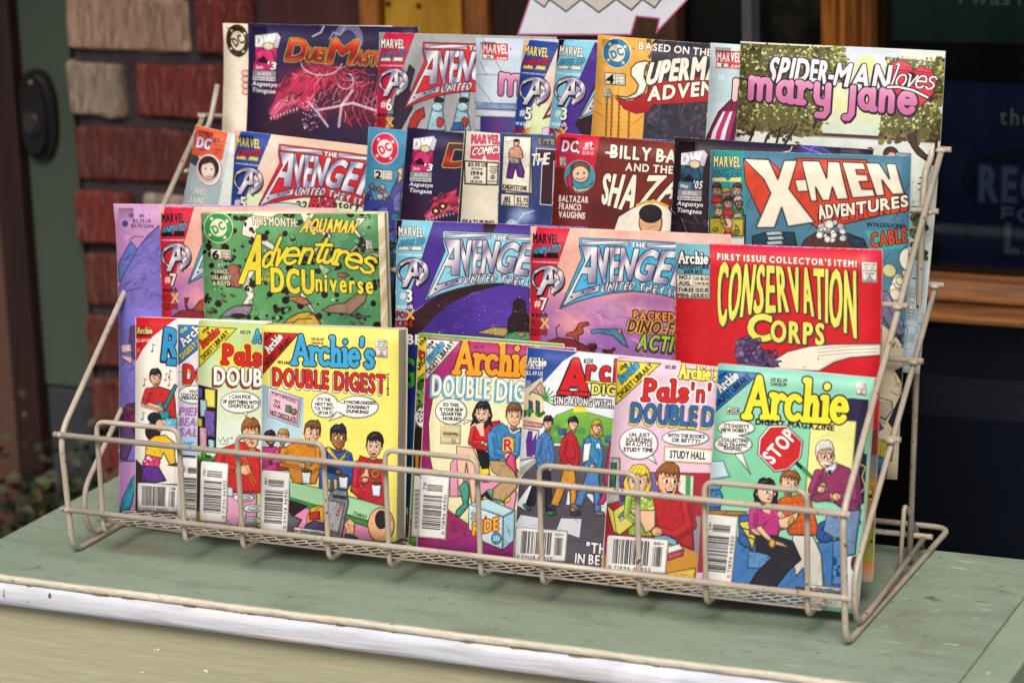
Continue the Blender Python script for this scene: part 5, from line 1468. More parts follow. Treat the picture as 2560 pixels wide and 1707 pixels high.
def c_knight():
    p = page('knight', '#3c4c84', 'C2')
    p.soft(450, 1000, 140, 120, '#5a78b0', .7).soft(230, 950, 150, 80, '#5a78a8', .6).soft(330, 1480, 120, 80, '#a9c4ec', .9).soft(270, 1540, 60, 40, '#e8f0fc', .9).soft(480, 1430, 80, 120, '#2a3470', .8)
    p.ln([(210, 1560), (260, 1510), (300, 1530), (350, 1470), (420, 1450)], '#dfeafa', 1.0, .7)
    p.poly([(450, 948), (700, 965), (700, 1015), (448, 998)], '#8a8078', K, .3).tx('1st ISSUE', (478, 998), (720, 1012), 38, '#2a2428', b=.3)
    p.poly([(440, 1022), (760, 1040), (760, 1120), (560, 1110), (545, 1412), (462, 1405), (480, 1110), (440, 1106)], '#44202c', '#e8e4e4', .7)
    p.tx('THE', (398, 1140), (525, 1130), 78, '#f4f2f0', b=.25, sl=.1, gap=.02)
    p.quad(222, 938, 408, 1328, '#f2ead8', K, .5, 4)
    p.poly([(222, 938), (408, 942), (392, 1330), (196, 1308)], '#f2ead8', K, .5)
    for i in range(14): p.ln([(222 + 4 * i, 980 + 14 * i), (330 + 5 * i, 960 + 14 * i)], '#7aa4c0', .5, .7)
    # plain bare-chested figure in purple trousers
    p.poly([(250, 1060), (262, 1025), (290, 1008), (330, 1008), (345, 1040), (350, 1085), (320, 1110), (262, 1105)], '#e0a88c', K, .4)
    p.poly([(258, 1095), (330, 1100), (358, 1180), (350, 1225), (310, 1215), (296, 1150), (275, 1230), (232, 1225), (240, 1170)], '#6a3a8c', K, .5)
    p.ell(306, 985, 20, 24, '#e0a88c', K, .4).ell(306, 968, 20, 10, '#4a3430', K, .3)
    p.poly([(250, 1080), (330, 1092), (325, 1130), (262, 1125)], '#b8b0a8', K, .4)
    p.tx('KNIGHTSTONE', (206, 1298), (370, 1312), 30, K, b=.35, gap=.1)
    p.poly([(195, 1332), (388, 1345), (384, 1432), (190, 1412)], '#f2ead8', K, .5).ln([(286, 1340), (284, 1424)], K, .5)
    p.tx('#1', (216, 1378), (252, 1381), 28, K, b=.25).tx('OCT', (205, 1408), (256, 1412), 26, K, b=.35).tx('$2.95', (302, 1388), (378, 1392), 30, K, b=.3).tx('$4.00 CAN', (298, 1412), (378, 1416), 16, K, b=.2)
    return p.lum(.12, 34, 10).wear(.8, 34)
def c_billy():
    p = page('billy', '#7c2820', 'C2')
    p.soft(1100, 1250, 350, 350, '#8c3024', .6).soft(720, 1450, 160, 200, '#8c3050', .7).soft(1350, 1020, 150, 200, '#a04028', .6).soft(900, 1450, 200, 120, '#5a1c20', .7)
    p.poly([(585, 915), (880, 925), (838, 1175), (570, 1150)], '#d81c40')
    p.poly([(585, 905), (640, 905), (600, 940), (582, 960)], '#c89850')
    p.ln(A(668, 1020, 62, 52, -40, 230), '#6a4a90', 1.2)
    p.tx('DC', (622, 1040), (720, 1046), 72, '#f4f0ee', b=1.0, sl=.12, line='#5a2a60', lw=.4)
    p.star(732, 1048, 14, '#f4f0ee')
    p.tx('#9', (778, 1010), (826, 1012), 34, '#f4eeea', b=.3).tx("DEC '09", (764, 1032), (836, 1035), 18, '#f4eeea', b=.15).tx('$2.50 US', (758, 1062), (834, 1066), 20, '#f4eeea', b=.2)
    p.code(606, 1080, 648, 1146, 2)
    p.ell(738, 1215, 106, 114, '#b8a8a0').ell(738, 1215, 103, 111, '#3aa0b8')
    p.poly([(640, 1230), (680, 1180), (700, 1320), (660, 1290)], '#d8305a', K, .3)
    p.poly([(680, 1270), (720, 1300), (790, 1290), (830, 1250), (800, 1310), (740, 1326), (700, 1315)], '#f0d4b4', K, .4)
    p.ell(742, 1165, 66, 52, '#8a5a3c', K, .4).ell(745, 1200, 58, 58, '#f4cfae', K, .4).ell(725, 1195, 8, 9, '#2f6a9c').ell(768, 1190, 8, 9, '#2f6a9c').ln([(715, 1228), (745, 1236), (775, 1222)], '#a02c34', .8)
    p.tx('BILLY BATSON', (950, 1082), (1700, 1150), 84, '#f6ecd8', b=.7, line=K, lw=.5, gap=.2)
    p.ln([(920, 1050), (985, 1058)], '#f6ecd8', 1.8).ln([(1285, 1076), (1330, 1080)], '#f6ecd8', 1.8)
    p.tx('AND THE MAGIC OF', (1052, 1172), (1760, 1222), 50, '#f6ecd8', b=.5, line=K, lw=.4, gap=.2)
    p.tx('SHAZAM!', (885, 1395), (1780, 1520), 190, '#f6ecd8', b=1.0, line=K, lw=.6, gap=.16,
         env=([(905, 1200), (1100, 1210), (1400, 1215), (1780, 1230)], [(890, 1395), (960, 1420), (1080, 1455), (1240, 1400), (1400, 1350), (1780, 1400)]))
    # plain white and gold cape shape
    p.poly([(960, 1600), (1000, 1490), (1080, 1440), (1140, 1410), (1180, 1390), (1260, 1385), (1330, 1410), (1370, 1460), (1390, 1600)], '#f2ead8', K, .8)
    p.ln([(1130, 1412), (1190, 1390), (1260, 1388), (1340, 1420)], '#e0b040', 2.4)
    p.ell(1222, 1530, 80, 100, '#e6b088', K, .6).ell(1222, 1470, 78, 62, '#2c2024', K, .5)
    for x, y in ((885, 1370), (930, 1390)): p.ln([(x, y), (x + 20, y + 20)], '#d8c8b0', .5)
    p.tx('BALTAZAR', (592, 1385), (792, 1396), 42, '#f6ecd8', b=.4, line='#5a2028', lw=.25).tx('FRANCO', (592, 1438), (742, 1448), 42, '#f6ecd8', b=.4, line='#5a2028', lw=.25).tx('VAUGHNS', (590, 1494), (768, 1506), 42, '#f6ecd8', b=.4, line='#5a2028', lw=.25)
    return p.lum(.08, 35).wear(.6, 35, 4)
def c_xmen():
    p = page('xmen', '#4f86a0', 'C3')
    rr = random.Random(6)
    for i in range(120):
        x, y = rr.uniform(160, 1400), rr.uniform(1040, 3200); L = rr.uniform(40, 160)
        p.ln([(x, y), (x - L * .62, y + L)], '#21303c', rr.uniform(.2, .6), .8)
    # left strip with corner box
    p.poly([(-30, 1030), (165, 1040), (175, 2000), (-60, 2000)], '#2fa0a0')
    p.view('C2', HM['xmen'])
    p.tx('MARVEL', (1662, 1145), (1842, 1152), 70, '#f0e49a', b=.6, line=K, lw=.3)
    p.tx('COMICS', (1655, 1232), (1840, 1208), 52, '#30a8c0', b=.5, sl=.2, line=K, lw=.4, gap=.06)
    p.poly([(1652, 1225), (1735, 1222), (1758, 1250), (1780, 1222), (1850, 1222), (1848, 1252), (1652, 1248)], '#f0e08a')
    # crowd of plain faces
    for i, (x, y, h, s) in enumerate([(1682, 1310, '#6a2a2c', '#e0a080'), (1750, 1340, '#d8b840', '#c89060'), (1820, 1310, '#7a2430', '#e8ac88'), (1690, 1450, '#c8b090', '#e8b898'), (1760, 1400, '#2a2230', '#d89878'), (1830, 1400, '#e8e4dc', '#8a5a40'), (1680, 1540, '#8a3a28', '#e8b090'), (1755, 1530, '#d8387a', '#e8a890'), (1822, 1520, '#e0d0a0', '#dc9c80')]):
        p.man(x, y, 30, 40, h, s, [(x - 42, y + 90), (x - 30, y + 35), (x + 30, y + 35), (x + 42, y + 90)], ['#c83a30', '#3f8a50', '#5a2a5a', '#d8b840'][i % 4])
    p.view('K6', HM['xmen'])
    p.poly([(390, -40), (640, -40), (640, 90), (388, 85)], '#c8b83c', K, .4)
    p.ell(520, 0, 40, 44, '#e8b8a0', K, .4).poly([(480, 85), (500, 50), (540, 50), (560, 90)], '#d8387a', K, .3).blobs(12, 400, -20, 630, 80, 10, 24, ['#a8a030', '#e0d48a', '#d87a30'], 5, K)
    p.poly([(386, 85), (640, 95), (640, 150), (386, 150)], '#e6e0d0')
    p.tx('GROUP, INC.', (548, 104), (636, 108), 12, K)
    p.ln([(652, -60), (646, 150)], '#1c2a44', 1.4)
    p.view('C3', HM['xmen'])
    R_, Wt = '#e04a2c', '#f4ead6'
    p.poly([(160, 1095), (330, 1095), (420, 1180), (520, 1090), (1000, 1100), (1280, 1340), (1290, 1440), (780, 1560), (660, 1568), (620, 1540), (420, 1400), (280, 1500), (170, 1250)], R_, K, .6)
    p.poly([(160, 1092), (332, 1100), (395, 1235), (440, 1105), (530, 1104), (472, 1300), (650, 1530), (460, 1560), (420, 1430), (370, 1568), (240, 1568), (345, 1330), (300, 1235)], Wt, K, .8)
    p.poly([(512, 1240), (600, 1232), (605, 1318), (530, 1322)], Wt, K, .7)
    p.poly([(560, 1108), (680, 1110), (730, 1225), (740, 1112), (820, 1115), (880, 1370), (800, 1375), (770, 1290), (750, 1380), (700, 1382), (655, 1290), (665, 1385), (620, 1385)], Wt, K, .8)
    p.poly([(838, 1116), (985, 1122), (1000, 1170), (930, 1168), (940, 1200), (1010, 1202), (1020, 1250), (955, 1252), (975, 1300), (1050, 1302), (1065, 1352), (905, 1365)], Wt, K, .8)
    p.poly([(1000, 1122), (1090, 1124), (1160, 1230), (1140, 1126), (1205, 1128), (1262, 1335), (1180, 1340), (1110, 1240), (1130, 1345), (1070, 1350)], Wt, K, .8)
    p.tx('ADVENTURES', (665, 1500), (1280, 1405), 85, Wt, b=.9, line=K, lw=.6, gap=.1, sh=(-4, 30, R_, 1), up=(-.08, -1),
         env=([(665, 1415), (900, 1400), (1280, 1345)], [(680, 1508), (900, 1478), (1285, 1418)]))
    p.view('K6', HM['xmen'])
    p.tx('INTRODUCING:', (1545, 18), (1825, 32), 28, '#1c2030', b=.4, sl=.15)
    p.poly([(1530, 50), (1840, 55), (1845, 130), (1800, 180), (1590, 190), (1560, 120)], '#3fb0a4')
    p.tx('CABLE', (1580, 172), (1835, 130), 100, R_, b=.9, line=K, lw=.6, up=(-.1, -1))
    p.poly([(1060, 160), (1090, 110), (1170, 60), (1380, 60), (1520, 110), (1560, 200), (1060, 200)], '#5a3a34', K, .5).poly([(1400, 90), (1520, 110), (1530, 190), (1430, 160)], '#24405c', K, .5)
    p.poly([(700, 90), (800, 60), (1010, 60), (1030, 160), (700, 160)], '#24485c', K, .5)
    for x, y in ((800, 60), (810, 95), (805, 130)): p.poly([(x, y), (x + 110, y - 10), (x + 130, y + 20), (x + 10, y + 26)], '#c8dcea', K, .4)
    p.blobs(26, 1190, -10, 1370, 130, 16, 36, ['#e8e8e4', '#c4ccd4', '#f4f2ee'], 7, K)
    # smoke and machinery, flat print down the right edge
    p.blobs(16, 1680, 330, 1860, 560, 30, 62, ['#e6e2c4', '#d6d29a', '#efe9d8'], 8, K)
    p.ell(1845, 260, 70, 90, '#eeeadc', K, .5)
    p.poly([(1650, 490), (1700, 500), (1830, 800), (1780, 830), (1700, 760), (1650, 680)], '#7f7a9c', K, .6).ln([(1660, 560), (1790, 780)], '#3a3450', .7).ln([(1690, 540), (1800, 740)], '#b4b0cc', .8)
    p.poly([(1650, 730), (1830, 900), (1820, 1294), (1640, 1294)], '#d8cdb0', K, .5)
    rr = random.Random(3)
    for i in range(40):
        x, y = rr.uniform(1650, 1820), rr.uniform(800, 1000)
        p.ln([(x, y), (x + rr.uniform(-40, 40), y + rr.uniform(20, 60))], K, .5)
    p.ell(1705, 1085, 36, 42, '#d02c2c', K, .8)
    p.view('K7', HM['xmen'])
    p.poly([(400, -60), (760, -60), (720, 700), (380, 700)], '#d0c4a4')
    p.ink(60, 560, -40, 700, 640, [K, '#3a3430', '#8a8068'], 50, 9, .5, .9)
    p.poly([(530, 50), (580, 30), (575, 230), (545, 360), (500, 300), (560, 170), (565, 110)], '#1c1820')
    p.poly([(450, 180), (520, 200), (525, 240), (490, 290), (450, 270)], '#d8ccb0', K, .5)
    for i in range(12): p.ln([(460, 200 + 9 * i), (520 - 3 * i, 214 + 9 * i)], K, .35)
    p.poly([(450, 290), (480, 330), (450, 350)], '#2f5fa4', K, .4)
    p.poly([(450, 380), (530, 410), (520, 490), (440, 460)], '#b8ac2c', K, .5)
    for i in range(5): p.ln([(458 + 14 * i, 385), (450 + 14 * i, 470)], '#6a6414', .4)
    p.poly([(440, 465), (505, 480), (495, 570), (440, 580)], '#3f86b8', K, .5)
    p.poly([(430, 585), (515, 585), (515, 640), (430, 640)], '#8f7a58')
    return p.lum(.06, 36).wear(.6, 36)
def c_purple():
    p = page('purple', '#b98cc4', 'C4')
    p.poly([(700, 0), (1000, 0), (1000, 180), (860, 260), (740, 420), (700, 440)], ('v', '#cc9ccc', '#c48cc4'))
    p.poly([(720, 390), (770, 300), (800, 250), (860, 330), (900, 420), (720, 500)], '#6f7ccc', '#34306c', .5)
    p.poly([(700, 620), (740, 480), (840, 300), (900, 220), (980, 150), (1000, 160), (1000, 1600), (700, 1600)], '#8276c8', '#34285c', .6)
    rr = random.Random(8)
    for i in range(30):
        x, y = rr.uniform(735, 960), rr.uniform(230, 1500)
        p.ln([(x, y), (x + rr.uniform(20, 70), y - rr.uniform(10, 60)), (x + rr.uniform(60, 120), y - rr.uniform(0, 50))], '#43326e', rr.uniform(.3, .8), .9)
    p.blobs(16, 740, 300, 960, 1500, 20, 60, ['#9488d4', '#7064bc'], 9, a=.35)
    p.poly([(720, 680), (830, 660), (980, 690), (980, 760), (760, 790), (725, 760)], '#8a7fe0')
    p.poly([(790, 780), (840, 760), (980, 800), (980, 1050), (860, 1030), (800, 960), (780, 880)], '#6a4a78', '#2a1a34', .6)
    p.poly([(730, 890), (790, 880), (800, 930), (735, 940)], '#e8ccd8', '#3a2444', .4).poly([(730, 950), (800, 960), (800, 1010), (740, 970)], '#e2bccc', '#3a2444', .4)
    p.poly([(735, 1290), (770, 1250), (830, 1240), (840, 1300), (800, 1360), (740, 1380)], '#6a3458', '#2a1a34', .5)
    p.poly([(740, 1330), (830, 1290), (830, 1400), (790, 1470)], '#7c2c58', '#2a1a34', .5)
    p.ell(808, 95, 14, 14, '#7a66b8').ell(771, 145, 18, 20, '#4c4aa0')
    p.tx('#1', (856, 105), (882, 106), 20, '#33304c', b=.15).tx('$2.75 US', (818, 137), (924, 140), 21, '#33304c', b=.12).tx('$3.75 CAN', (806, 167), (938, 171), 21, '#33304c', b=.12)
    p.view('C5', HM['purple'])
    p.poly([(706, 560), (720, 480), (770, 370), (800, 330), (795, 420), (770, 520), (745, 575)], '#3fa8c4', '#1a3a5c', .7).ln([(790, 350), (740, 480), (722, 570)], '#1a3a5c', .4)
    p.poly([(700, 50), (760, 30), (790, 120), (740, 260), (700, 250)], '#6a4a7c', '#2a1a34', .5)
    p.view('C4', HM['purple'])
    return p.lum(.08, 37).wear(.9, 37, 4)
def c_advdc():
    p = page('advdc', '#66a86c', 'M2')
    p.poly([(0, 60), (300, 60), (120, 600), (0, 500)], '#6f9a72').soft(1500, 500, 600, 500, '#4f8f66', .8).soft(700, 1150, 500, 300, '#5fa060', .6).soft(1600, 1250, 400, 200, '#3a7a5c', .8)
    rr = random.Random(12)
    Wt = '#e9e4d2'
    p.poly([(650, 90), (930, 110), (720, 230), (600, 330), (620, 380), (780, 470), (860, 560), (620, 620), (640, 700), (540, 860), (580, 1050), (520, 1140), (440, 1140), (500, 1040), (440, 900), (500, 690), (760, 540), (560, 420), (450, 380), (470, 240)], Wt, K, .5)
    p.poly([(1080, 130), (1250, 150), (1200, 220), (1420, 380), (1420, 430), (1330, 470), (1200, 640), (1420, 760), (1330, 830), (1270, 700), (1150, 620), (1290, 470), (1360, 400), (1150, 300)], Wt, K, .5)
    p.poly([(1700, 190), (1800, 200), (1690, 320), (1780, 440), (1650, 560), (1720, 610), (1880, 570), (1940, 590), (1930, 660), (1860, 600), (1700, 640), (1620, 560), (1740, 440), (1660, 340)], Wt, K, .5)
    p.poly([(1090, 1000), (1130, 1040), (1240, 1220), (1220, 1240), (1150, 1150), (1080, 1040)], Wt, K, .4)
    p.blobs(60, 20, 80, 1960, 1400, 30, 90, ['#7cba7c', '#549a60', '#86c088', '#4a8a62'], 19, a=.35)
    p.blobs(170, 20, 80, 1960, 1400, 8, 44, ['#2c1c18', '#1a1416', '#3a2218', '#14201c'], 13)
    for cx, cy, s in ((450, 200, 70), (980, 170, 60), (560, 440, 50), (1740, 560, 90), (1860, 700, 70), (100, 560, 60), (870, 1180, 80), (350, 650, 40), (700, 900, 40), (1000, 600, 60), (500, 980, 40), (1890, 900, 60), (90, 1060, 50), (1180, 650, 60), (250, 95, 40), (1760, 470, 60)):
        for _ in range(7): p.ell(cx + rr.gauss(0, s * .5), cy + rr.gauss(0, s * .5), s * rr.uniform(.2, .5), s * rr.uniform(.2, .45), rr.choice(['#2c1c18', '#3a2018', '#1a1416']))
    p.blobs(46, 100, 300, 1900, 1300, 9, 32, ['#8fc890', '#7ab880', '#a9d8a0'], 14, '#2c5a3c')
    # fish
    p.poly([(200, 1270), (280, 1200), (380, 1150), (560, 1150), (540, 1220), (480, 1280)], '#9a8a9c', K, .6).ell(400, 1262, 80, 26, '#3a2a48', K, .4)
    p.poly([(940, 1040), (1000, 1060), (1060, 1045), (1140, 1070), (1200, 1130), (1120, 1150), (1020, 1120), (990, 1090), (940, 1100), (960, 1070)], '#c27a56', K, .5)
    p.poly([(1310, 1200), (1420, 1140), (1560, 1120), (1680, 1020), (1800, 1030), (1780, 1110), (1680, 1200), (1620, 1250), (1840, 1270), (1760, 1290), (1640, 1270), (1560, 1240), (1400, 1230)], '#a0826a', K, .6)
    p.poly([(1480, 800), (1560, 790), (1620, 820), (1560, 850), (1490, 840)], '#b06a4a', K, .4)
    p.poly([(290, 720), (350, 700), (420, 720), (440, 960), (330, 950), (300, 820)], '#a86a5c', K, .4, )
    for x, y in ((240, 1040), (250, 1100), (340, 1040), (130, 1190), (90, 1225), (1640, 1340), (1730, 1340)): p.ell(x, y, 32, 12, '#9c6a52', K, .3, 25)
    p.poly([(870, 1360), (960, 1280), (1060, 1230), (1160, 1215), (1230, 1250), (1290, 1330), (1320, 1420), (870, 1420)], '#d8b23c', K, .7).ln([(960, 1380), (1040, 1300), (1200, 1290)], K, .7).ln([(900, 1340), (1000, 1330)], K, .5)
    bullet(p, 200, 302, 158, 170, '#3d9e52', '#ede2c8', -28)
    p.poly([(110, 530), (332, 540), (330, 655), (112, 645)], '#efe6cf', K, .4).ln([(222, 536), (220, 650)], K, .4)
    p.tx('6', (130, 636), (196, 638), 84, K, b=.9)
    for i, s in enumerate(('$1.75 US', '$2.50 CAN', 'SEP 97')): p.tx(s, (232, 580 + i * 32), (316, 583 + i * 32), 22, '#4a4038', b=.1)
    for s, y, a, b_ in (('BY', 728, 190, 240), ('VANCE,', 798, 138, 302), ('DELANEY', 864, 120, 325), ('& BOYD', 926, 132, 316)): p.tx(s, (a, y), (b_, y + 4), 42, '#ece2c8', b=.4, line='#3a3024', lw=.35, gap=.12)
    p.tx('THIS MONTH:', (560, 268), (1055, 296), 90, '#efe4c4', b=.45, line='#2a2018', lw=.4, gap=.16)
    p.tx('AQUAMAN', (1085, 348), (1660, 362), 145, '#f2cc3c', b=1.0, sl=.15, line='#3a2a14', lw=.5, gap=.12,
         env=([(1130, 200), (1400, 205), (1700, 235)], [(1080, 350), (1400, 348), (1650, 360)]))
    Y = '#f2dd38'
    p.tx('A', (420, 900), (640, 910), 520, Y, b=1.4, sl=.22, line='#2a2a14', lw=.7)
    p.tx('dventures', (650, 740), (1880, 830), 330, Y, st=True, rad=.052, sl=.3, line='#2a2a14', lw=.8, gap=.0,
         env=([(650, 430), (900, 380), (1250, 420), (1500, 440), (1860, 520)], [(650, 740), (900, 700), (1250, 680), (1500, 700), (1860, 810)]))
    p.tx('in', (715, 820), (762, 822), 50, Y, b=.35, line='#2a2a14', lw=.3).tx('the', (655, 878), (745, 882), 50, Y, b=.35, sl=.2, line='#2a2a14', lw=.3)
    p.tx('DCU', (768, 995), (1225, 1020), 250, Y, b=1.9, line='#2a2a14', lw=.7, gap=.18)
    p.tx('niverse', (1250, 990), (1858, 1022), 190, Y, b=1.5, line='#2a2a14', lw=.6, gap=.2)
    p.code(1795, 440, 1862, 545, 4)
    return p.lum(.08, 38).wear(.8, 38)
def c_cons():
    p = page('cons', '#dc1c28', 'K6')
    p.soft(900, 160, 700, 90, '#d8206a', .9).soft(1600, 200, 160, 120, '#d0306a', .6).soft(300, 700, 200, 300, '#c81824', .5)
    p.poly([(145, 135), (395, 145), (395, 375), (150, 368)], ('v', '#7ab4c0', '#68b4d0'), '#4a3a3a', .3)
    p.arch('Archie', (170, 285), (378, 292), 80, '#f6f2ec', K, .7, rad=.085, sh=(4, 3, K))
    p.tx('ADVENTURE', (158, 328), (384, 332), 26, K, b=.3).tx('SERIES', (205, 362), (338, 366), 26, K, b=.3)
    p.poly([(150, 369), (395, 375), (393, 553), (150, 545)], '#f0e8d2', '#4a3a3a', .4).ln([(150, 456), (395, 462)], K, .3).ln([(271, 372), (269, 460)], K, .3)
    p.tx('NO.1', (170, 405), (248, 407), 28, K, b=.3).tx('AUG.', (166, 448), (250, 451), 28, K, b=.3).tx('US $1.25', (282, 412), (382, 415), 22, K, b=.15).tx('CAN $1.50', (282, 446), (382, 450), 20, K, b=.15)
    p.tx('THREE ISSUE', (158, 498), (380, 502), 28, K, b=.3).tx('MINI-SERIES!', (158, 538), (380, 542), 28, K, b=.3)
    p.tx("FIRST ISSUE COLLECTOR'S ITEM!", (450, 262), (1468, 316), 44, '#f4ece0', b=.9, gap=.3, line='#5a1418', lw=.2)
    Y = '#f2e86a'
    p.tx('CONSERVATION', (450, 700), (1460, 800), 400, Y, b=1.6, line=K, lw=.5, gap=.16, sh=(9, 10, '#3f8a78'), 
         env=([(455, 288), (1460, 350)], [(450, 762), (560, 700), (700, 655), (900, 645), (1060, 640), (1180, 690), (1300, 750), (1460, 840)]))
    p.tx('C', (672, 850), (835, 855), 180, Y, b=2.0, line=K, lw=.6, sh=(8, 8, '#3f8a78'))
    p.tx('ORPS', (840, 862), (1222, 888), 150, Y, b=1.8, line=K, lw=.5, gap=.2, sh=(8, 8, '#3f8a78'))
    p.code(1508, 280, 1620, 428, 4)
    p.poly([(860, 1000), (960, 940), (1120, 900), (1300, 885), (1640, 882), (1640, 970), (1420, 985), (1300, 1020), (1190, 1085), (860, 1070)], '#f4ecdc', K, .5)
    for y in (905, 930, 955): p.ln([(1180, y + 15), (1420, y - 5), (1620, y - 12)], '#5a4a40', .25)
    p.ell(905, 1010, 12, 8, '#3a3038').ell(1082, 1052, 5, 4, K).ell(1184, 992, 5, 5, K)
    # purple rocky creature heap
    p.poly([(570, 940), (600, 860), (660, 820), (700, 850), (760, 835), (745, 900), (830, 960), (900, 1050), (590, 1050), (600, 980)], '#7a5c94', K, .5)
    p.blobs(46, 595, 850, 760, 1010, 14, 30, ['#8468a0', '#6a4a84', '#9a80b4'], 15, K).blobs(20, 740, 940, 880, 1040, 10, 20, ['#6a4a84', '#8468a0', '#43305c'], 16, K)
    # lower art seen along the right edge
    p.view('K5', HM['cons'])
    p.poly([(-200, 130), (1150, 140), (1130, 350), (1110, 560), (-200, 560)], '#d82028')
    p.poly([(1000, 500), (1300, 400), (1300, 700), (1000, 760)], '#8a3a28')
    p.poly([(900, 640), (1300, 590), (1300, 800), (900, 860)], ('v', '#5a84a4', '#c88a3c'))
    p.poly([(900, 760), (1300, 760), (1300, 1250), (900, 1300)], ('v', '#d8902c', '#8a8a2c', '#a8a43c'))
    p.blobs(46, 1000, 780, 1220, 1240, 8, 24, ['#6a6420', '#c8c05a', '#3a3014', '#b0a83c'], 17, K)
    p.poly([(900, 1250), (1300, 1240), (1300, 1700), (900, 1700)], ('v', '#d8602c', '#e8d8b8'))
    return p.lum(.06, 39, 20).wear(1.2, 39, 5)

# digests ------------------------------------------------------------------
def corner(p, tri, col, lines, tc, name_fill, view_scale=1.0):
    p.poly(tri, col, K, .3)
def c_r():
    p = page('r_white', '#f2eee4', 'K1')
    p.poly([(30, 20), (330, 35), (250, 90), (160, 160), (90, 250), (40, 345), (30, 345)], '#dc2028')
    p.tx('THE', (84, 103), (112, 104), 10, '#3a1014', b=.1)
    p.arch('Archie', (60, 137), (156, 138), 36, '#f4e88c', K, .35, rad=.1)
    p.tx('LIBRARY', (60, 157), (150, 160), 13, '#3a1014', b=.2)
    p.tx('$2.69 US', (52, 194), (142, 196), 20, '#f4efe8', b=.25)
    p.quad(56, 235, 76, 262, '#e87a78')
    p.tx('R', (222, 310), (322, 318), 205, '#2fa0d8', b=2.4, sl=.1, line=K, lw=.9, sh=(-4, 8, '#1c4a8c'))
    p.poly([(255, 300), (320, 300), (315, 355), (245, 350)], '#2fa0d8', K, .6)
    for x, y, c in ((155, 255, '#2c4a9c'), (100, 480, '#c83a30'), (240, 445, '#c83a30'), (265, 425, '#2c4a9c'), (262, 480, '#c83a30'), (90, 700, '#3a5aa8')):
        p.ell(x, y, 8, 6, c, None, 0, -20).ln([(x + 7, y), (x + 5, y - 45), (x + 22, y - 38)], c, .6)
    # guitar player
    p.man(178, 432, 38, 50, '#2a2224', '#f0b896', [(88, 590), (110, 530), (150, 490), (200, 485), (250, 500), (300, 520), (315, 690), (240, 690), (230, 640), (110, 610)], '#cc2c30')
    p.poly([(88, 590), (110, 620), (220, 650), (225, 620), (130, 595)], '#f0b896', K, .4)
    p.poly([(170, 600), (215, 585), (240, 640), (275, 650), (260, 710), (215, 700)], '#2f9cac', K, .5).poly([(222, 620), (300, 470), (322, 480), (245, 640)], '#3f8f90', K, .5)
    p.limb([(120, 540), (100, 600), (215, 635)], 34, '#f0b896', '#f0b896').limb([(130, 520), (112, 575)], 46, '#d8343a')
    p.poly([(240, 695), (320, 690), (320, 770), (240, 760)], '#7ac0e0', K, .3)
    # dancer from behind
    p.ell(170, 690, 44, 36, '#2a2a34', K, .4).ell(160, 780, 50, 60, '#3a2420', K, .4).ell(205, 740, 28, 40, '#efb490', K, .3)
    p.poly([(110, 950), (115, 850), (170, 810), (240, 800), (300, 850), (310, 990), (270, 1000), (230, 920), (215, 960)], '#ecc828', K, .5)
    p.poly([(92, 985), (120, 930), (210, 950), (200, 1015), (95, 1010)], '#e04a84', K, .4).blobs(14, 100, 950, 205, 1005, 6, 12, ['#f8e8ee', '#c82c60'], 4)
    p.poly([(92, 1005), (200, 1010), (250, 1100), (180, 1115), (90, 1110)], '#6a3a9c', K, .5)
    p.poly([(30, 940), (90, 1000), (95, 1120), (320, 1120), (320, 1010), (250, 1000), (320, 980), (320, 1400), (30, 1400)], '#4a3c38')
    p.poly([(85, 1300), (140, 1300), (130, 1350), (80, 1345)], '#e8c428', K, .4).poly([(190, 1300), (245, 1310), (240, 1350), (190, 1350)], '#e8c428', K, .4)
    p.bars([(62, 1112), (330, 1128), (325, 1308), (62, 1295)], 46, True, 11, '7 22627 46852', ext='3')
    p.ln([(318, 30), (300, 1370)], '#8a8680', .3)
    return p.lum(.04, 41).wear(.4, 41)
def c_ddb():
    p = page('dd_blue', '#e6e8ee', 'K1')
    p.poly([(325, 45), (470, 50), (455, 950), (320, 950)], ('v', '#e8eaf0', '#e6d2e2', '#a8c8e8'))
    p.poly([(330, 80), (640, 95), (328, 345)], '#3c82c0', K, .4)
    p.tx('the', (350, 140), (388, 108), 26, '#f0e04a', b=.3)
    p.arch('Archie', (365, 222), (520, 80), 52, '#f6f4f0', K, .5, rad=.1)
    p.tx('DIGEST LIBRARY', (352, 305), (580, 100), 30, '#f0e04a', b=.3, line=K, lw=.2)
    p.ln([(325, 390), (460, 400)], K, .3)
    p.tx('DOUBLE DIGEST', (365, 462), (1200, 500), 118, '#dc2a20', b=1.2, line=K, lw=.5, gap=.14, sh=(-6, 10, '#f2d23c'))
    p.ell(430, 540, 105, 60, '#f8f8f6', K, .4)
    p.tx('HALF', (400, 525), (452, 527), 18, K, b=.1).tx('I DECIDED', (345, 548), (480, 552), 18, K, b=.1).tx('PERMAN', (348, 570), (470, 574), 18, K, b=.25)
    for i, s in enumerate(('PIERRE', 'BEAUTY', 'SALON')): p.tx(s, (330, 672 + i * 68), (560, 680 + i * 68), 50, '#b070b4', b=.2, sl=.2, line='#8a4a90', lw=.15)
    p.poly([(355, 850), (430, 845), (400, 880), (360, 880)], '#3fb0e0')
    p.poly([(320, 930), (440, 938), (436, 950), (320, 942)], K)
    p.poly([(318, 945), (450, 952), (440, 1400), (316, 1400)], '#eeeceb')
    p.bars([(322, 950), (600, 960), (590, 1375), (318, 1345)], 50, False, 12, ext='96>')
    p.poly([(318, 1338), (440, 1345), (440, 1400), (316, 1400)], '#e8e6e6')
    return p.lum(.04, 42).wear(.4, 42)
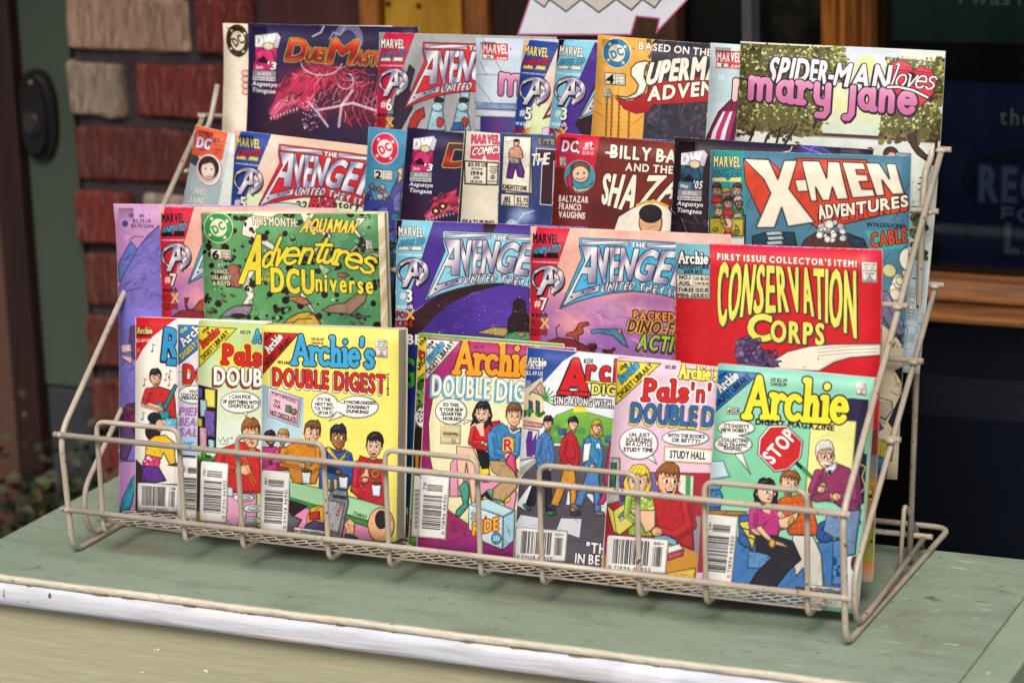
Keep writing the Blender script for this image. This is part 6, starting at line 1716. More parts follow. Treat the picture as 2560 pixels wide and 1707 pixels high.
def c_palsg():
    p = page('pals_green', '#cfe0a0', 'K1')
    p.poly([(440, 40), (900, 60), (900, 700), (440, 700)], ('v', '#c2d892', '#d3e4b0', '#dce8cc'))
    p.poly([(440, 700), (900, 700), (900, 1000), (440, 1000)], '#dcead8')
    p.poly([(462, 95), (712, 107), (462, 362)], '#f2e02c', K, .4)
    p.tx('the', (490, 140), (528, 110), 22, K, b=.3, sl=.2)
    p.arch('Archie', (492, 232), (600, 130), 50, '#dc3a28', '#5a1410', .4, rad=.1)
    p.tx('DIGEST LIBRARY', (492, 312), (660, 138), 30, K, b=.3, gap=.1)
    p.tx('NO.79', (733, 142), (797, 145), 22, K, b=.12)
    p.arch("Archie's", (822, 196), (1090, 205), 78, '#3fb0dc', K, .6, rad=.09)
    p.arch("Pals 'n'", (610, 330), (1100, 345), 115, '#dc2420', '#7a1410', .5, rad=.115, gap=.16, line2='#f2e040', lw2=1.4) if False else p.tx("Pals", (615, 330), (860, 345), 112, '#dc2420', st=True, rad=.12, gap=.2, line='#5a1410', lw=.5, line2='#f2e040', lw2=1.6)
    p.tx('DOUBLE', (562, 470), (990, 490), 110, '#f8f6f0', b=1.2, line=K, lw=.5, gap=.14, sh=(-8, 14, '#c8281c'))
    # coloured window
    p.poly([(445, 470), (582, 505), (572, 900), (445, 890)], '#2a1c20')
    for x0, y0, x1, y1, c in ((452, 490, 485, 560, '#7a62b0'), (500, 500, 568, 620, '#f0e668'), (468, 570, 512, 680, '#b8dcec'), (498, 640, 566, 810, '#7a62b0'), (452, 690, 484, 745, '#dcd858'), (465, 750, 512, 885, '#e8b0cc'), (522, 830, 562, 892, '#a8d8e8')): p.quad(x0, y0, x1, y1, c, K, .3, 6)
    p.ell(732, 590, 130, 72, '#fbfaf4', K, .4).poly([(750, 655), (770, 695), (778, 650)], '#fbfaf4', K, .3)
    p.tx('I CAN PICK', (660, 562), (800, 566), 22, K, b=.15).tx('UP ANYTHING WITH', (616, 594), (850, 602), 22, K, b=.2).tx('CHOPSTICKS!', (652, 622), (815, 630), 22, K, b=.15)
    p.ln([(585, 820), (600, 850), (620, 815), (630, 850), (650, 820), (648, 860), (600, 862)], K, .3).tx('BOB', (662, 826), (682, 828), 10, K)
    # diner at a table
    p.man(800, 800, 58, 88, '#a8682c', '#f2b88e', [(555, 950), (600, 890), (700, 855), (745, 845), (860, 900), (870, 1180), (640, 1170), (650, 1060), (560, 1000)], '#d82c28')
    p.limb([(610, 920), (590, 1000), (700, 1030), (760, 1010)], 52, '#e03630', '#f2b88e')
    p.poly([(735, 1000), (790, 990), (805, 1050), (770, 1070), (690, 1040)], '#f2b88e', K, .4).ln([(745, 940), (820, 1140)], '#c88a30', .7).ln([(760, 945), (835, 1120)], '#c88a30', .7)
    p.poly([(448, 940), (560, 960), (560, 1400), (440, 1400)], '#5a3c24').blobs(24, 450, 925, 560, 975, 8, 16, ['#4a8a3c', '#2c5a28', '#7ab04a'], 6)
    p.poly([(640, 1170), (840, 1185), (840, 1430), (510, 1390), (510, 1300), (645, 1300)], '#e8a8c8', K, .4)
    for x, y, a in ((755, 1210, 70), (815, 1280, 60), (800, 1360, 70)): p.ell(x, y, a, 26, '#f4f2f0', K, .4).ell(x, y, a * .6, 14, '#d8e0e0', K, .25)
    p.quad(645, 1140, 685, 1200, '#cfe2ec', K, .3, 4).quad(735, 1290, 770, 1345, '#cfe2ec', K, .3, 4)
    p.poly([(448, 1300), (470, 1300), (470, 1380), (445, 1370)], '#c8982c')
    p.bars([(474, 970), (655, 985), (642, 1378), (465, 1362)], 46, False, 13, '0 71896 46953', ext='79>')
    return p.lum(.04, 43).wear(.4, 43)
def c_146():
    p = page('dd146', '#f6ec78', 'K2')
    p.poly([(20, 450), (300, 540), (290, 900), (20, 900)], ('v', '#9cc8e4', '#cfe2e8'))
    p.poly([(50, 127), (272, 135), (40, 395)], '#d8221e', K, .3)
    p.tx('the', (62, 178), (98, 142), 20, '#4a0c10', b=.2, sl=.2)
    p.arch('Archie', (82, 258), (168, 160), 46, '#f6f2ec', K, .4, rad=.11)
    p.tx('DIGEST LIBRARY', (66, 345), (230, 170), 30, '#3a0c10', b=.35, gap=.1)
    p.tx('US $3.59', (350, 177), (427, 181), 16, K, b=.12).tx('CAN $4.29', (350, 201), (424, 206), 14, K, b=.1)
    p.code(755, 172, 830, 284, 6)
    p.tx('NO.146', (135, 326), (206, 331), 20, K, b=.15)
    p.arch("Archie's", (238, 322), (738, 346), 172, '#42b2e4', K, .9, rad=.082, gap=.12)
    p.tx('DOUBLE', (106, 462), (452, 484), 108, '#e02a20', b=1.5, line=K, lw=.45, gap=.14, sh=(-8, 13, '#f8f4ea'))
    p.tx('DIGEST', (496, 490), (812, 512), 112, '#e02a20', b=1.5, line=K, lw=.45, gap=.14, sh=(-8, 13, '#f8f4ea'))
    for i, ch in enumerate('MAGAZINE'): p.tx(ch, (825, 400 + i * 18), (837, 401 + i * 18), 12, K, b=.2)
    p.poly([(75, 478), (285, 545), (268, 728), (70, 655)], '#e8e4e6', '#8a8890', .5).poly([(88, 497), (272, 556), (257, 710), (82, 645)], '#eec2d4', '#5a4a58', .3)
    p.tx("POP'S SPECIAL!", (98, 520), (250, 575), 20, '#5a2a4a', b=.12, up=(0, -1)).tx('TRY', (112, 572), (150, 584), 20, '#3a2430', b=.12, up=(0, -1)).tx('OUR', (108, 600), (152, 612), 20, '#3a2430', b=.12, up=(0, -1)).tx('HOT CHOCOLATE', (90, 648), (248, 697), 30, '#3a2430', b=.2, gap=.1, up=(0, -1))
    p.poly([(186, 586), (222, 594), (216, 640), (182, 628)], '#4f9a6a', K, .4).ell(236, 630, 19, 21, '#b87838', K, .3).ell(236, 630, 7, 8, '#eec2d4', K, .2)
    p.ell(640, 600, 132, 70, '#fbfaf6', K, .4).ell(434, 590, 87, 78, '#fbfaf6', K, .4).poly([(510, 628), (455, 690), (560, 655)], '#fbfaf6', K, .3).ell(520, 600, 40, 30, '#fbfaf6')
    for s, a, b_, y in (("IT'S THE", 385, 466, 560), ('NEXT BIG', 372, 480, 589), ('"OLYMPIC"', 366, 490, 617), ('SPORT!', 390, 480, 645)): p.tx(s, (a, y), (b_, y + 4), 19, K, b=.12)
    for s, a, b_, y in (('...SYNCHRONIZED', 530, 750, 576), ('DOUGHNUT', 570, 712, 606), ('DUNKING!', 568, 706, 634)): p.tx(s, (a, y), (b_, y + 9), 19, K, b=.22, sl=.15)
    # plain diners behind the counter
    p.man(88, 800, 34, 42, '#2c2a38', '#a86c48', [(20, 900), (40, 850), (130, 850), (145, 1000), (40, 1010)], '#d84a90')
    p.man(168, 790, 34, 42, '#e0b040', '#f4c4a0', [(125, 900), (140, 850), (200, 850), (215, 1000), (130, 1000)], '#c82c48')
    p.man(352, 765, 50, 66, '#8a5a30', '#f4be94', [(130, 950), (150, 880), (210, 835), (290, 812), (330, 830), (385, 820), (408, 880), (405, 1000), (375, 1085), (235, 1085), (195, 980), (145, 965)], '#dc8f22')
    p.poly([(230, 930), (330, 935), (350, 965), (240, 960)], '#f4be94', K, .4)
    p.man(518, 795, 50, 70, '#2a2a50', '#b07a3c', [(400, 870), (455, 850), (520, 880), (560, 865), (600, 930), (620, 1050), (570, 1135), (395, 1130)], '#2f62b4')
    p.poly([(455, 850), (520, 930), (575, 872), (590, 890), (520, 962), (440, 870)], '#e8c83c', K, .3)
    p.quad(452, 1055, 470, 1120, '#f0d040', K, .3).quad(490, 1055, 512, 1120, '#f0d040', K, .3)
    p.man(745, 845, 50, 70, '#2c2224', '#f4c4a4', [(592, 1130), (620, 1000), (655, 905), (700, 920), (800, 930), (815, 1230), (660, 1190), (620, 1150)], '#cc2430')
    p.poly([(700, 940), (716, 1050), (660, 1110), (640, 1060), (680, 1010)], '#f4c4a4', K, .3).ell(752, 1020, 32, 34, '#b87838', K, .4).ell(752, 1020, 11, 12, '#cc2430', K, .3)
    p.ell(385, 955, 26, 24, '#c88a40', K, .4)
    p.limb([(175, 880), (165, 950), (290, 968)], 46, '#e09626', '#f4be94').limb([(392, 870), (398, 960), (330, 1010)], 40, '#e09626', '#f4be94').limb([(585, 905), (608, 1010), (570, 1070)], 38, '#2f62b4', '#b07a3c').limb([(430, 890), (430, 985), (520, 1010)], 38, '#1c2c58', '#b07a3c').limb([(640, 960), (628, 1080), (690, 1060)], 42, '#d83040', '#f4c4a4').limb([(795, 970), (806, 1080), (770, 1120)], 36, '#d83040', '#f4c4a4')
    p.limb([(130, 880), (150, 940), (90, 950)], 24, '#e060a0', '#a86c48')
    p.ink(30, 215, 1230, 800, 1400, ['#b05a90', '#f4b8d8'], 30, 4).ink(16, 220, 1090, 800, 1200, ['#7ab890', '#d8f4dc'], 40, 5, .3, .7, 15)
    for x, y in ((285, 1005), (520, 1035), (728, 1085)): p.poly([(x, y), (x + 62, y - 6), (x + 56, y + 82), (x + 6, y + 76)], '#e4eaf4', K, .5).ell(x + 31, y - 2, 31, 11, '#7a4a28', K, .3)
    p.poly([(212, 1072), (400, 1112), (812, 1222), (812, 1350), (600, 1290), (212, 1168)], '#aedfb2', K, .4)
    p.poly([(212, 1168), (812, 1348), (812, 1392), (212, 1208)], '#4a9a44', K, .3)
    p.poly([(212, 1208), (812, 1392), (812, 1500), (20, 1450), (20, 1400)], '#e490bc')
    p.poly([(200, 1180), (330, 1225), (235, 1290), (200, 1260)], '#2a1a1c').poly([(200, 1270), (290, 1310), (240, 1390), (190, 1400)], '#6a6a70', K, .5)
    p.poly([(320, 1290), (345, 1235), (400, 1218), (430, 1230), (430, 1340), (320, 1345)], '#e8b030', K, .5).poly([(335, 1265), (400, 1255), (405, 1310), (335, 1312)], '#c83028', K, .3)
    p.poly([(310, 1345), (360, 1315), (430, 1330), (430, 1400), (300, 1380)], '#5a4a7c', K, .5)
    p.poly([(470, 1140), (500, 1118), (575, 1128), (585, 1210), (562, 1300), (540, 1445), (430, 1440), (445, 1250), (455, 1185)], '#909298', K, .6).poly([(478, 1150), (572, 1162), (570, 1185), (480, 1170)], '#3a3a40').poly([(455, 1190), (560, 1205), (520, 1400), (440, 1370)], '#b4b6ba', K, .4)
    p.tx('SALE', (520, 1290), (545, 1210), 20, '#c03028', b=.3)
    p.poly([(555, 1340), (590, 1300), (625, 1330), (620, 1410), (570, 1400)], '#f2ba8c', K, .4).poly([(560, 1400), (640, 1420), (640, 1470), (560, 1460)], '#3a6ab0', K, .4)
    p.ell(790, 1345, 84, 112, '#f2ba8c', K, .5).ell(790, 1310, 40, 60, '#2c2426')
    p.tx('STAN', (612, 1278), (655, 1292), 22, K, b=.05, sl=.3).tx('GOLD', (650, 1290), (695, 1302), 20, K, b=.05, sl=.3)
    p.poly([(240, 1357), (474, 1385), (474, 1414), (240, 1392)], '#f8f6f2', K, .4).tx('archiecomics.com', (246, 1384), (468, 1408), 17, K, b=.22)
    p.bars([(35, 996), (216, 1008), (198, 1398), (25, 1382)], 46, False, 14, '0 09128 46951', ext='46>')
    return p.lum(.035, 44).wear(.35, 44)
def c_gn():
    p = page('green_narrow', '#7ab04a', 'K3')
    p.poly([(155, 25), (400, 35), (400, 60), (155, 50)], '#6fae3c')
    p.poly([(152, 58), (440, 64), (140, 310)], '#f0d42c', K, .3)
    p.tx('the', (172, 106), (206, 66), 26, K, b=.3, sl=.2).tx('A', (170, 185), (200, 150), 60, '#c83028', b=.7, line=K, lw=.3).tx('DIGEST', (160, 250), (250, 140), 32, K, b=.4)
    p.blobs(60, 120, 310, 200, 700, 8, 24, ['#3c5a28', '#5a7a34', '#2a2a1c', '#8aa858'], 3, a=.9)
    p.poly([(170, 560), (190, 600), (170, 860), (120, 860), (130, 600)], '#2a1c18')
    p.ell(205, 530, 72, 72, '#f6f4ee', K, .4)
    for i, s in enumerate(('THIS', 'HUMID', 'CHILI', 'RAIN')): p.tx(s, (148 + 2 * (i % 2), 480 + 26 * i), (215, 482 + 26 * i), 18, K, b=.2)
    p.quad(135, 740, 160, 870, '#d89030', K, .4)
    p.poly([(130, 870), (180, 880), (170, 1240), (110, 1240)], '#d8d4d0', K, .3)
    for i in range(26): p.ln([(135, 960 + i * 9), (160, 961 + i * 9)], K, .3 + .4 * (i % 3 == 0))
    p.poly([(95, 900), (112, 880), (108, 1290), (80, 1290)], '#5aa83c').blobs(14, 88, 1040, 112, 1200, 6, 12, ['#c83040', '#d8a03c', '#3c7a2c'], 5)
    return p.lum(.05, 45).wear(.5, 45)
def c_76():
    p = page('dd76', '#b02c74', 'K3')
    p.soft(600, 120, 400, 100, '#c83a72', .6).soft(500, 1330, 500, 120, '#a03a90', .8)
    p.poly([(215, 560), (240, 420), (330, 280), (420, 240), (800, 260), (800, 1200), (560, 1200), (450, 1165), (330, 1080), (250, 900), (222, 760)], '#f2ecc0', K, .5)
    p.poly([(206, 66), (408, 76), (198, 310)], '#f2efe6', K, .3)
    p.tx('the', (216, 126), (248, 84), 22, K, b=.25, sl=.2)
    p.arch('Archie', (224, 205), (312, 100), 46, '#4fb0dc', K, .35, rad=.1)
    p.tx('DIGEST LIBRARY', (222, 272), (372, 92), 30, K, b=.35, gap=.1)
    p.tx('NO.76', (484, 122), (545, 125), 20, '#5a1c44', b=.15)
    p.arch("Archie's", (378, 262), (930, 285), 180, '#f4a81e', '#6a1418', 1.0, rad=.085, gap=.13)
    p.tx('DOUBLE', (236, 398), (578, 418), 118, '#f4f0dc', b=.9, line='#2f8ab8', lw=.55, gap=.16, sh=(-8, 10, '#7acbe4'))
    p.tx('DIGEST', (620, 425), (960, 452), 118, '#f4f0dc', b=.9, line='#2f8ab8', lw=.55, gap=.16, sh=(-8, 10, '#7acbe4'))
    p.ell(350, 495, 94, 78, '#fbfaf2', K, .4).poly([(435, 545), (475, 548), (420, 572)], '#fbfaf2', K, .3)
    for s, a, b_, y in (('SO THIS', 302, 392, 462), ('IS YOUR NEW', 282, 420, 490), ('QUARTER', 290, 412, 516), ('HORSE?!', 300, 408, 545)): p.tx(s, (a, y), (b_, y + 5), 19, K, b=.2)
    p.poly([(286, 570), (408, 574), (405, 690), (284, 686)], '#ded2a6', '#b8aa80', .3).tx('GOODWILL', (302, 632), (394, 638), 16, K, b=.15).ln([(302, 642), (394, 647)], K, .2).tx('50', (350, 678), (374, 680), 24, '#4a4438')
    # two plain riders on a coin-operated horse
    p.poly([(340, 1000), (345, 800), (380, 760), (450, 800), (520, 860), (700, 900), (740, 980), (720, 1100), (640, 1110), (560, 1000), (420, 960), (400, 1000)], '#e8a0bc', K, .5)
    p.blobs(10, 430, 840, 720, 1060, 18, 40, ['#f0d040', '#e0508c', '#6ac0a8'], 5, K)
    p.man(535, 505, 44, 56, '#241c28', '#f4c8ac', [(455, 690), (470, 640), (490, 570), (540, 560), (640, 548), (640, 600), (560, 730), (500, 720)], '#d8202c', long=1)
    p.poly([(490, 570), (540, 560), (545, 640), (525, 640)], '#f4c8ac')
    p.limb([(480, 600), (465, 680), (540, 680)], 30, '#e03038', '#f4c8ac').limb([(640, 590), (610, 670), (560, 690)], 30, '#e03038', '#f4c8ac')
    p.poly([(495, 715), (575, 740), (575, 830), (530, 835)], '#1c1c2c', K, .4)
    p.poly([(380, 700), (480, 710), (520, 800), (500, 960), (490, 1050), (470, 1050), (450, 880), (440, 800), (410, 1000), (390, 990), (385, 820)], '#f4c8ac', K, .5)
    p.man(722, 520, 46, 62, '#9a6230', '#f4c49c', [(562, 700), (590, 590), (650, 560), (700, 600), (765, 590), (765, 720), (700, 760), (620, 790), (575, 780)], '#3f8cc8')
    p.poly([(680, 575), (715, 615), (760, 590), (755, 640), (700, 625)], '#f6f4f0', K, .3)
    p.limb([(590, 640), (600, 740), (690, 760)], 52, '#4a9ad4', '#f4c49c').limb([(750, 640), (745, 730), (700, 780)], 44, '#4a9ad4', '#f4c49c')
    p.poly([(655, 650), (690, 640), (725, 650), (725, 735), (648, 735)], '#f0b83c', K, .3).tx('R', (662, 725), (712, 728), 66, '#c83028', b=.5, line='#f6f0dc', lw=.4)
    p.poly([(575, 785), (700, 790), (760, 860), (740, 950), (660, 1030), (590, 1010), (600, 950), (660, 900), (590, 850)], '#c4a478', K, .5)
    p.poly([(670, 800), (700, 740), (730, 760), (740, 895), (720, 850)], '#e8548c', K, .5)
    p.poly([(395, 940), (440, 900), (460, 960), (450, 1060), (400, 1120), (375, 1110), (380, 1080), (420, 1040)], '#4fae94', K, .5).poly([(520, 1000), (560, 965), (590, 1010), (600, 1060), (560, 1090)], '#1c1c24', K, .4).star(548, 1010, 18, '#f0d040')
    p.poly([(455, 1045), (560, 1075), (660, 1120), (655, 1315), (545, 1270), (453, 1190)], '#d4ecf2', K, .5).poly([(660, 1120), (730, 1080), (725, 1260), (655, 1315)], '#a8d4e8', K, .5).poly([(455, 1045), (560, 1010), (730, 1080), (660, 1120)], '#c0e2ec', K, .4)
    p.tx('2', (470, 1130), (492, 1132), 36, '#e8c83c', b=.4, line='#2f8ab8', lw=.6).tx('A', (540, 1145), (568, 1150), 34, '#c8302c', b=.5).tx('RIDE', (480, 1225), (628, 1195), 72, '#f0cf30', b=1.1, line='#c8302c', lw=.9, up=(0, -1))
    p.ell(618, 1245, 30, 36, '#4fb0dc', K, .3).tx('25¢', (600, 1258), (638, 1256), 26, '#f6f0dc', b=.3)
    p.ln([(160, 1250), (250, 1245), (330, 1275), (430, 1230), (430, 1190), (400, 1175)], '#5a1c44', .4)
    for i, s in enumerate(('STAN', 'GOLD', 'BERG')): p.tx(s, (345, 1160 + 22 * i), (395, 1164 + 22 * i), 16, '#5a1c44', b=.02, sl=.3)
    p.poly([(170, 868), (342, 880), (318, 1255), (152, 1238)], '#f0eeec')
    p.bars([(170, 868), (342, 880), (318, 1255), (152, 1238)], 44, False, 15, '0 71896 46951', ext='76')
    for x, y in ((310, 1385), (560, 1340), (650, 1360), (800, 200)): p.ell(x, y, 8, 3, '#e8c8e0', a=.6)
    return p.lum(.05, 46).wear(.9, 46, 4)
def c_250():
    p = page('d250', '#e8ecf4', 'K4')
    p.poly([(85, 62), (410, 82), (300, 150), (190, 270), (120, 350), (60, 400)], '#3456a8')
    p.poly([(60, 320), (180, 240), (190, 480), (160, 560), (40, 560)], '#e8d8b0')
    p.poly([(100, 350), (170, 270), (215, 370), (110, 330)], '#e8a8b4', K, .4)
    for x in (98, 140): p.quad(x, 380, x + 22, 440, '#5a6a8c', K, .4, 10)
    p.blobs(18, 65, 440, 185, 470, 8, 14, ['#4a9a4a', '#2c6a34'], 4)
    for a in range(-80, 90, 22): p.ln([(190, 380), (190 + 70 * math.cos(math.radians(a - 50)), 380 + 80 * math.sin(math.radians(a - 50)))], '#3f9a48', 1.0)
    p.poly([(60, 500), (185, 520), (175, 545), (55, 530)], '#e8a0b0', K, .3)
    p.poly([(55, 545), (160, 560), (140, 720), (40, 740)], '#e6e2ee', K, .5)
    p.poly([(80, 620), (95, 560), (120, 565), (118, 620), (145, 570), (135, 700), (115, 715), (85, 715)], '#6a3a9a')
    p.poly([(200, 700), (140, 590), (60, 610), (20, 760), (20, 860)], '#e8d8b8') if False else None
    p.poly([(190, 560), (260, 470), (360, 430), (480, 460), (620, 500), (620, 660), (160, 640)], ('v', '#8fc84a', '#5aa048'), '#2c5a2c', .4)
    p.ell(400, 445, 40, 32, '#f6e448').poly([(356, 450), (440, 450), (440, 480), (356, 480)], '#8fc84a')
    p.blobs(24, 200, 480, 600, 600, 10, 24, ['#6ab04a', '#9ad050', '#4f9044'], 5, a=.6)
    for x, y in ((270, 545), (420, 610), (550, 590)): p.quad(x, y, x + 50, y + 40, '#5a6ab0', '#34407c', .3, 4)
    p.ell(265, 650, 40, 18, '#e8e4e8', K, .3)
    p.poly([(40, 860), (180, 650), (640, 650), (640, 1600), (-20, 1600)], ('v', '#6a6268', '#5c545e', '#6c6a78'))
    p.poly([(30, 790), (190, 690), (150, 740), (30, 850)], '#b8b4b0')
    p.poly([(100, 890), (180, 890), (80, 1030), (20, 1000)], '#e6eaf2').poly([(330, 920), (420, 935), (420, 1000), (320, 1000)], '#e6eaf2').poly([(10, 1130), (50, 1060), (170, 1080), (160, 1180)], '#dfe6f0').poly([(262, 1150), (290, 1080), (410, 1085), (398, 1195)], '#e4e8f0').poly([(430, 930), (560, 960), (560, 1060), (540, 1060)], '#e0e4ee')
    p.ink(40, 60, 860, 560, 1300, ['#4a424a', '#857e88'], 40, 3, .3, .7)
    p.ln([(350, 1210), (420, 1220), (500, 1260)], '#3c343c', .4).ln([(440, 1220), (530, 1160)], '#3c343c', .3)
    # four plain walkers
    def walker(x, top, coat, tr, hair, f, long=0, lean=0):
        p.poly([(x - 50, 860), (x - 25, 760), (x + 35, 760), (x + 45, 900), (x + 50, 1040), (x + 10, 1045), (x + 5, 900), (x - 20, 900), (x - 60, 1010), (x - 110, 1000), (x - 75, 900)], tr, K, .5)
        p.man(x + 25, top, 28, 38, hair, '#f2c09a', [(x - 50, 780), (x - 45, 660), (x - 25, 590), (x + 10, 562), (x + 45, 600), (x + 60, 690), (x + 50, 790), (x - 10, 800)], coat, long=long, gaze=1.5)
        p.limb([(x - 25, 620), (x - 38, 700), (x + 2, 770)], 34, coat, '#f2c09a').limb([(x + 40, 630), (x + 56, 710), (x + 40, 790)], 26, coat, '#f2c09a')
        p.ink(6, x - 40, 640, x + 40, 760, [K], 40, x, .3, .7, 90).ink(6, x - 60, 800, x + 40, 1000, [K, '#8a8a9c'], 50, x + 1, .3, .7, 100)
        p.ell(x - 100, 1015, 30, 13, f, K, .4, 35).ell(x + 40, 1052, 34, 14, f, K, .4)
    walker(188, 520, '#4f86cc', '#2a2438', '#241c1e', '#3c8a58')
    walker(335, 525, '#cc2430', '#dc9c30', '#241c1e', '#3a4a7c')
    walker(475, 545, '#3f8fc8', '#4f8ac8', '#ecc83c', '#8a8088', 1)
    p.poly([(425, 640), (470, 630), (455, 740), (415, 750)], '#e8eef4', K, .3).tx('R', (500, 665), (522, 667), 26, '#f4f4f4', b=.4)
    p.poly([(575, 640), (600, 620), (600, 900), (540, 1000), (500, 1000), (560, 880), (540, 860)], '#b83a78', K, .3)
    p.tx('THE', (112, 140), (148, 142), 13, '#f0f0ec', b=.15).arch('Archie', (96, 172), (200, 176), 44, '#f6f4f0', K, .4, rad=.1).tx('LIBRARY', (90, 192), (186, 198), 16, '#f0f0ec', b=.2).tx('$2.49 US', (84, 228), (180, 236), 24, '#f4f2ee', b=.3)
    p.quad(84, 262, 110, 300, '#8aa0d0')
    p.tx('#250', (424, 158), (478, 161), 26, K, b=.2)
    p.tx('A', (285, 340), (445, 348), 200, '#dc2028', b=2.4, line=K, lw=.9, sh=(-6, 8, '#f4f0ec'))
    p.ln([(278, 335), (352, 340)], K, 4.6).ln([(280, 335), (350, 340)], '#dc2028', 3.0).ln([(372, 340), (455, 346)], K, 4.6).ln([(374, 340), (453, 346)], '#dc2028', 3.0)
    p.tx('rchie', (440, 262), (800, 285), 130, '#dc2028', b=2.0, line=K, lw=.8, gap=.2)
    p.ln([(440, 272), (640, 285)], K, 2.6).ln([(440, 272), (640, 285)], '#e8dc3c', 1.5)
    p.tx('DIGEST', (472, 342), (760, 362), 58, '#f4e860', b=.7, line=K, lw=.8, gap=.22)
    p.tx('SING ALONG WITH...', (246, 402), (618, 428), 44, '#f8f6f2', b=.9, line=K, lw=.6, gap=.18)
    p.tx('"THEY', (438, 1282), (640, 1300), 58, '#f6f6f6', b=1.0, line=K, lw=.5).tx('IN BEVERLY', (372, 1345), (720, 1375), 56, '#f6f6f6', b=1.0, line=K, lw=.5)
    p.bars([(24, 1134), (330, 1154), (316, 1340), (12, 1322)], 46, True, 16, '0 09128 46950', ext='50>')
    return p.lum(.04, 47).wear(.4, 47)
def c_88():
    p = page('pals88', '#e9c9dc', 'K4')
    p.poly([(625, 148), (886, 162), (614, 408)], '#f2e02c', K, .4)
    p.tx('the', (650, 205), (682, 170), 22, K, b=.3, sl=.2).arch('Archie', (652, 278), (758, 178), 52, '#3fa8d8', K, .35, rad=.1).tx('DIGEST LIBRARY', (645, 365), (838, 180), 32, K, b=.35, gap=.1)
    p.tx('NO.88', (908, 194), (970, 197), 22, K, b=.12)
    p.arch("Archie's", (995, 246), (1215, 262), 82, '#f4e648', K, .55, rad=.09)
    p.tx("Pals", (775, 375), (1035, 385), 116, '#d8282c', st=True, rad=.115, gap=.18, line='#6a1418', lw=.45, line2='#f8f4f0', lw2=1.3, )
    p.tx("'n' G", (1060, 388), (1290, 398), 105, '#d8282c', st=False, b=1.8, gap=.2, line='#6a1418', lw=.45, line2='#f8f4f0', lw2=1.3)
    p.tx('DOUBLE', (705, 508), (1090, 532), 112, '#2f72b8', b=1.3, line=K, lw=.4, gap=.14, sh=(-8, 14, '#f2e040'))
    p.tx('DIGEST', (1128, 532), (1500, 556), 112, '#2f72b8', b=1.3, line=K, lw=.4, gap=.14, sh=(-8, 14, '#f2e040'))
    p.ell(750, 637, 116, 96, '#fbf8f8', K, .4).poly([(800, 722), (860, 762), (835, 705)], '#fbf8f8', K, .3)
    for s, a, b_, y in (('UH, JUST', 694, 814, 594), ('SQUEEZING', 674, 828, 624), ('IN A LITTLE', 674, 828, 650), ('STUDY TIME', 660, 832, 682)): p.tx(s, (a, y), (b_, y + 5), 22, K, b=.28 if s[0] == 'S' and s[1] == 'T' else .14, sl=.1)
    p.ell(1030, 604, 140, 48, '#fbf8f8', K, .4).tx('WITH THE BOOKS', (922, 598), (1140, 606), 21, K, b=.16, sl=.05).tx('OR BETTY?', (946, 626), (1112, 634), 21, K, b=.16, sl=.1)
    p.poly([(905, 655), (1240, 675), (1230, 762), (900, 742)], '#f6f4f0', '#c89a3c', .9).tx('STUDY HALL', (935, 722), (1145, 732), 44, K, b=.2)
    # reading room
    p.poly([(580, 720), (640, 722), (640, 980), (560, 1000)], '#b8bcb4', K, .5).poly([(585, 750), (620, 752), (610, 920), (578, 910)], '#3f8a6c', K, .5)
    p.poly([(640, 800), (1240, 812), (1240, 1400), (540, 1400), (560, 1000), (640, 980)], '#b83040')
    p.poly([(640, 805), (870, 812), (870, 1000), (640, 1000)], '#7a6ab0').poly([(985, 820), (1080, 826), (1075, 1000), (985, 990)], '#e8e4d8', K, .4).poly([(1030, 822), (1060, 824), (1056, 990), (1026, 990)], '#4fa860')
    for i, c in enumerate(['#8a5ab0', '#4f6ab8', '#d8c43c', '#5a4a9c']): p.quad(645 + i * 22, 815, 663 + i * 22, 980, c, K, .25)
    p.poly([(1060, 1060), (1120, 1070), (1100, 1400), (1060, 1400)], '#9a98a8')
    p.poly([(870, 1180), (1100, 1290), (1090, 1480), (540, 1450), (540, 1300)], '#d89a3c').poly([(880, 1410), (1090, 1370), (1080, 1480), (870, 1470)], '#e8c050', K, .3)
    p.man(748, 860, 62, 78, '#f0dc40', '#f4c6a4', [(690, 1180), (670, 1010), (720, 930), (800, 950), (870, 960), (850, 1030), (840, 1080), (850, 1190)], '#a4c848', long=.5)
    p.blobs(18, 740, 960, 850, 1030, 5, 9, ['#e8f0b0'], 4)
    p.man(925, 860, 66, 88, '#a86a30', '#f4be94', [(830, 930), (870, 920), (930, 960), (980, 920), (1040, 950), (1065, 1030), (1080, 1270), (960, 1220), (840, 1190), (815, 1150), (860, 1120)], '#c42830')
    p.poly([(690, 1020), (760, 1030), (850, 1030), (850, 1140), (790, 1170), (760, 1100)], '#f4c6a4', K, .5)
    p.poly([(560, 1000), (600, 1035), (690, 975), (720, 1120), (640, 1180), (600, 1160)], '#ece06a', K, .6).poly([(630, 1060), (700, 1000), (705, 1050), (640, 1100)], '#f6f4ec', K, .2).tx('HIST', (642, 1086), (692, 1044), 24, K, b=.2)
    p.ln([(600, 1035), (618, 1165)], K, .4)
    p.limb([(1035, 985), (1060, 1120), (960, 1190), (860, 1160)], 66, '#cc3038', '#f4be94').limb([(690, 960), (680, 1060), (740, 1100)], 36, '#b4d858', '#f4c6a4')
    p.ink(24, 560, 1300, 1080, 1440, ['#8a5a1c', '#f0c878'], 60, 6, .3, .7, 15)
    p.poly([(910, 1180), (980, 1210), (975, 1250), (830, 1190)], '#7ac0d8', K, .4).poly([(920, 1290), (1020, 1265), (1015, 1300), (925, 1330)], '#d85a6a', K, .4).poly([(920, 1250), (990, 1230), (1020, 1262), (925, 1290)], '#f0ece8', K, .3)
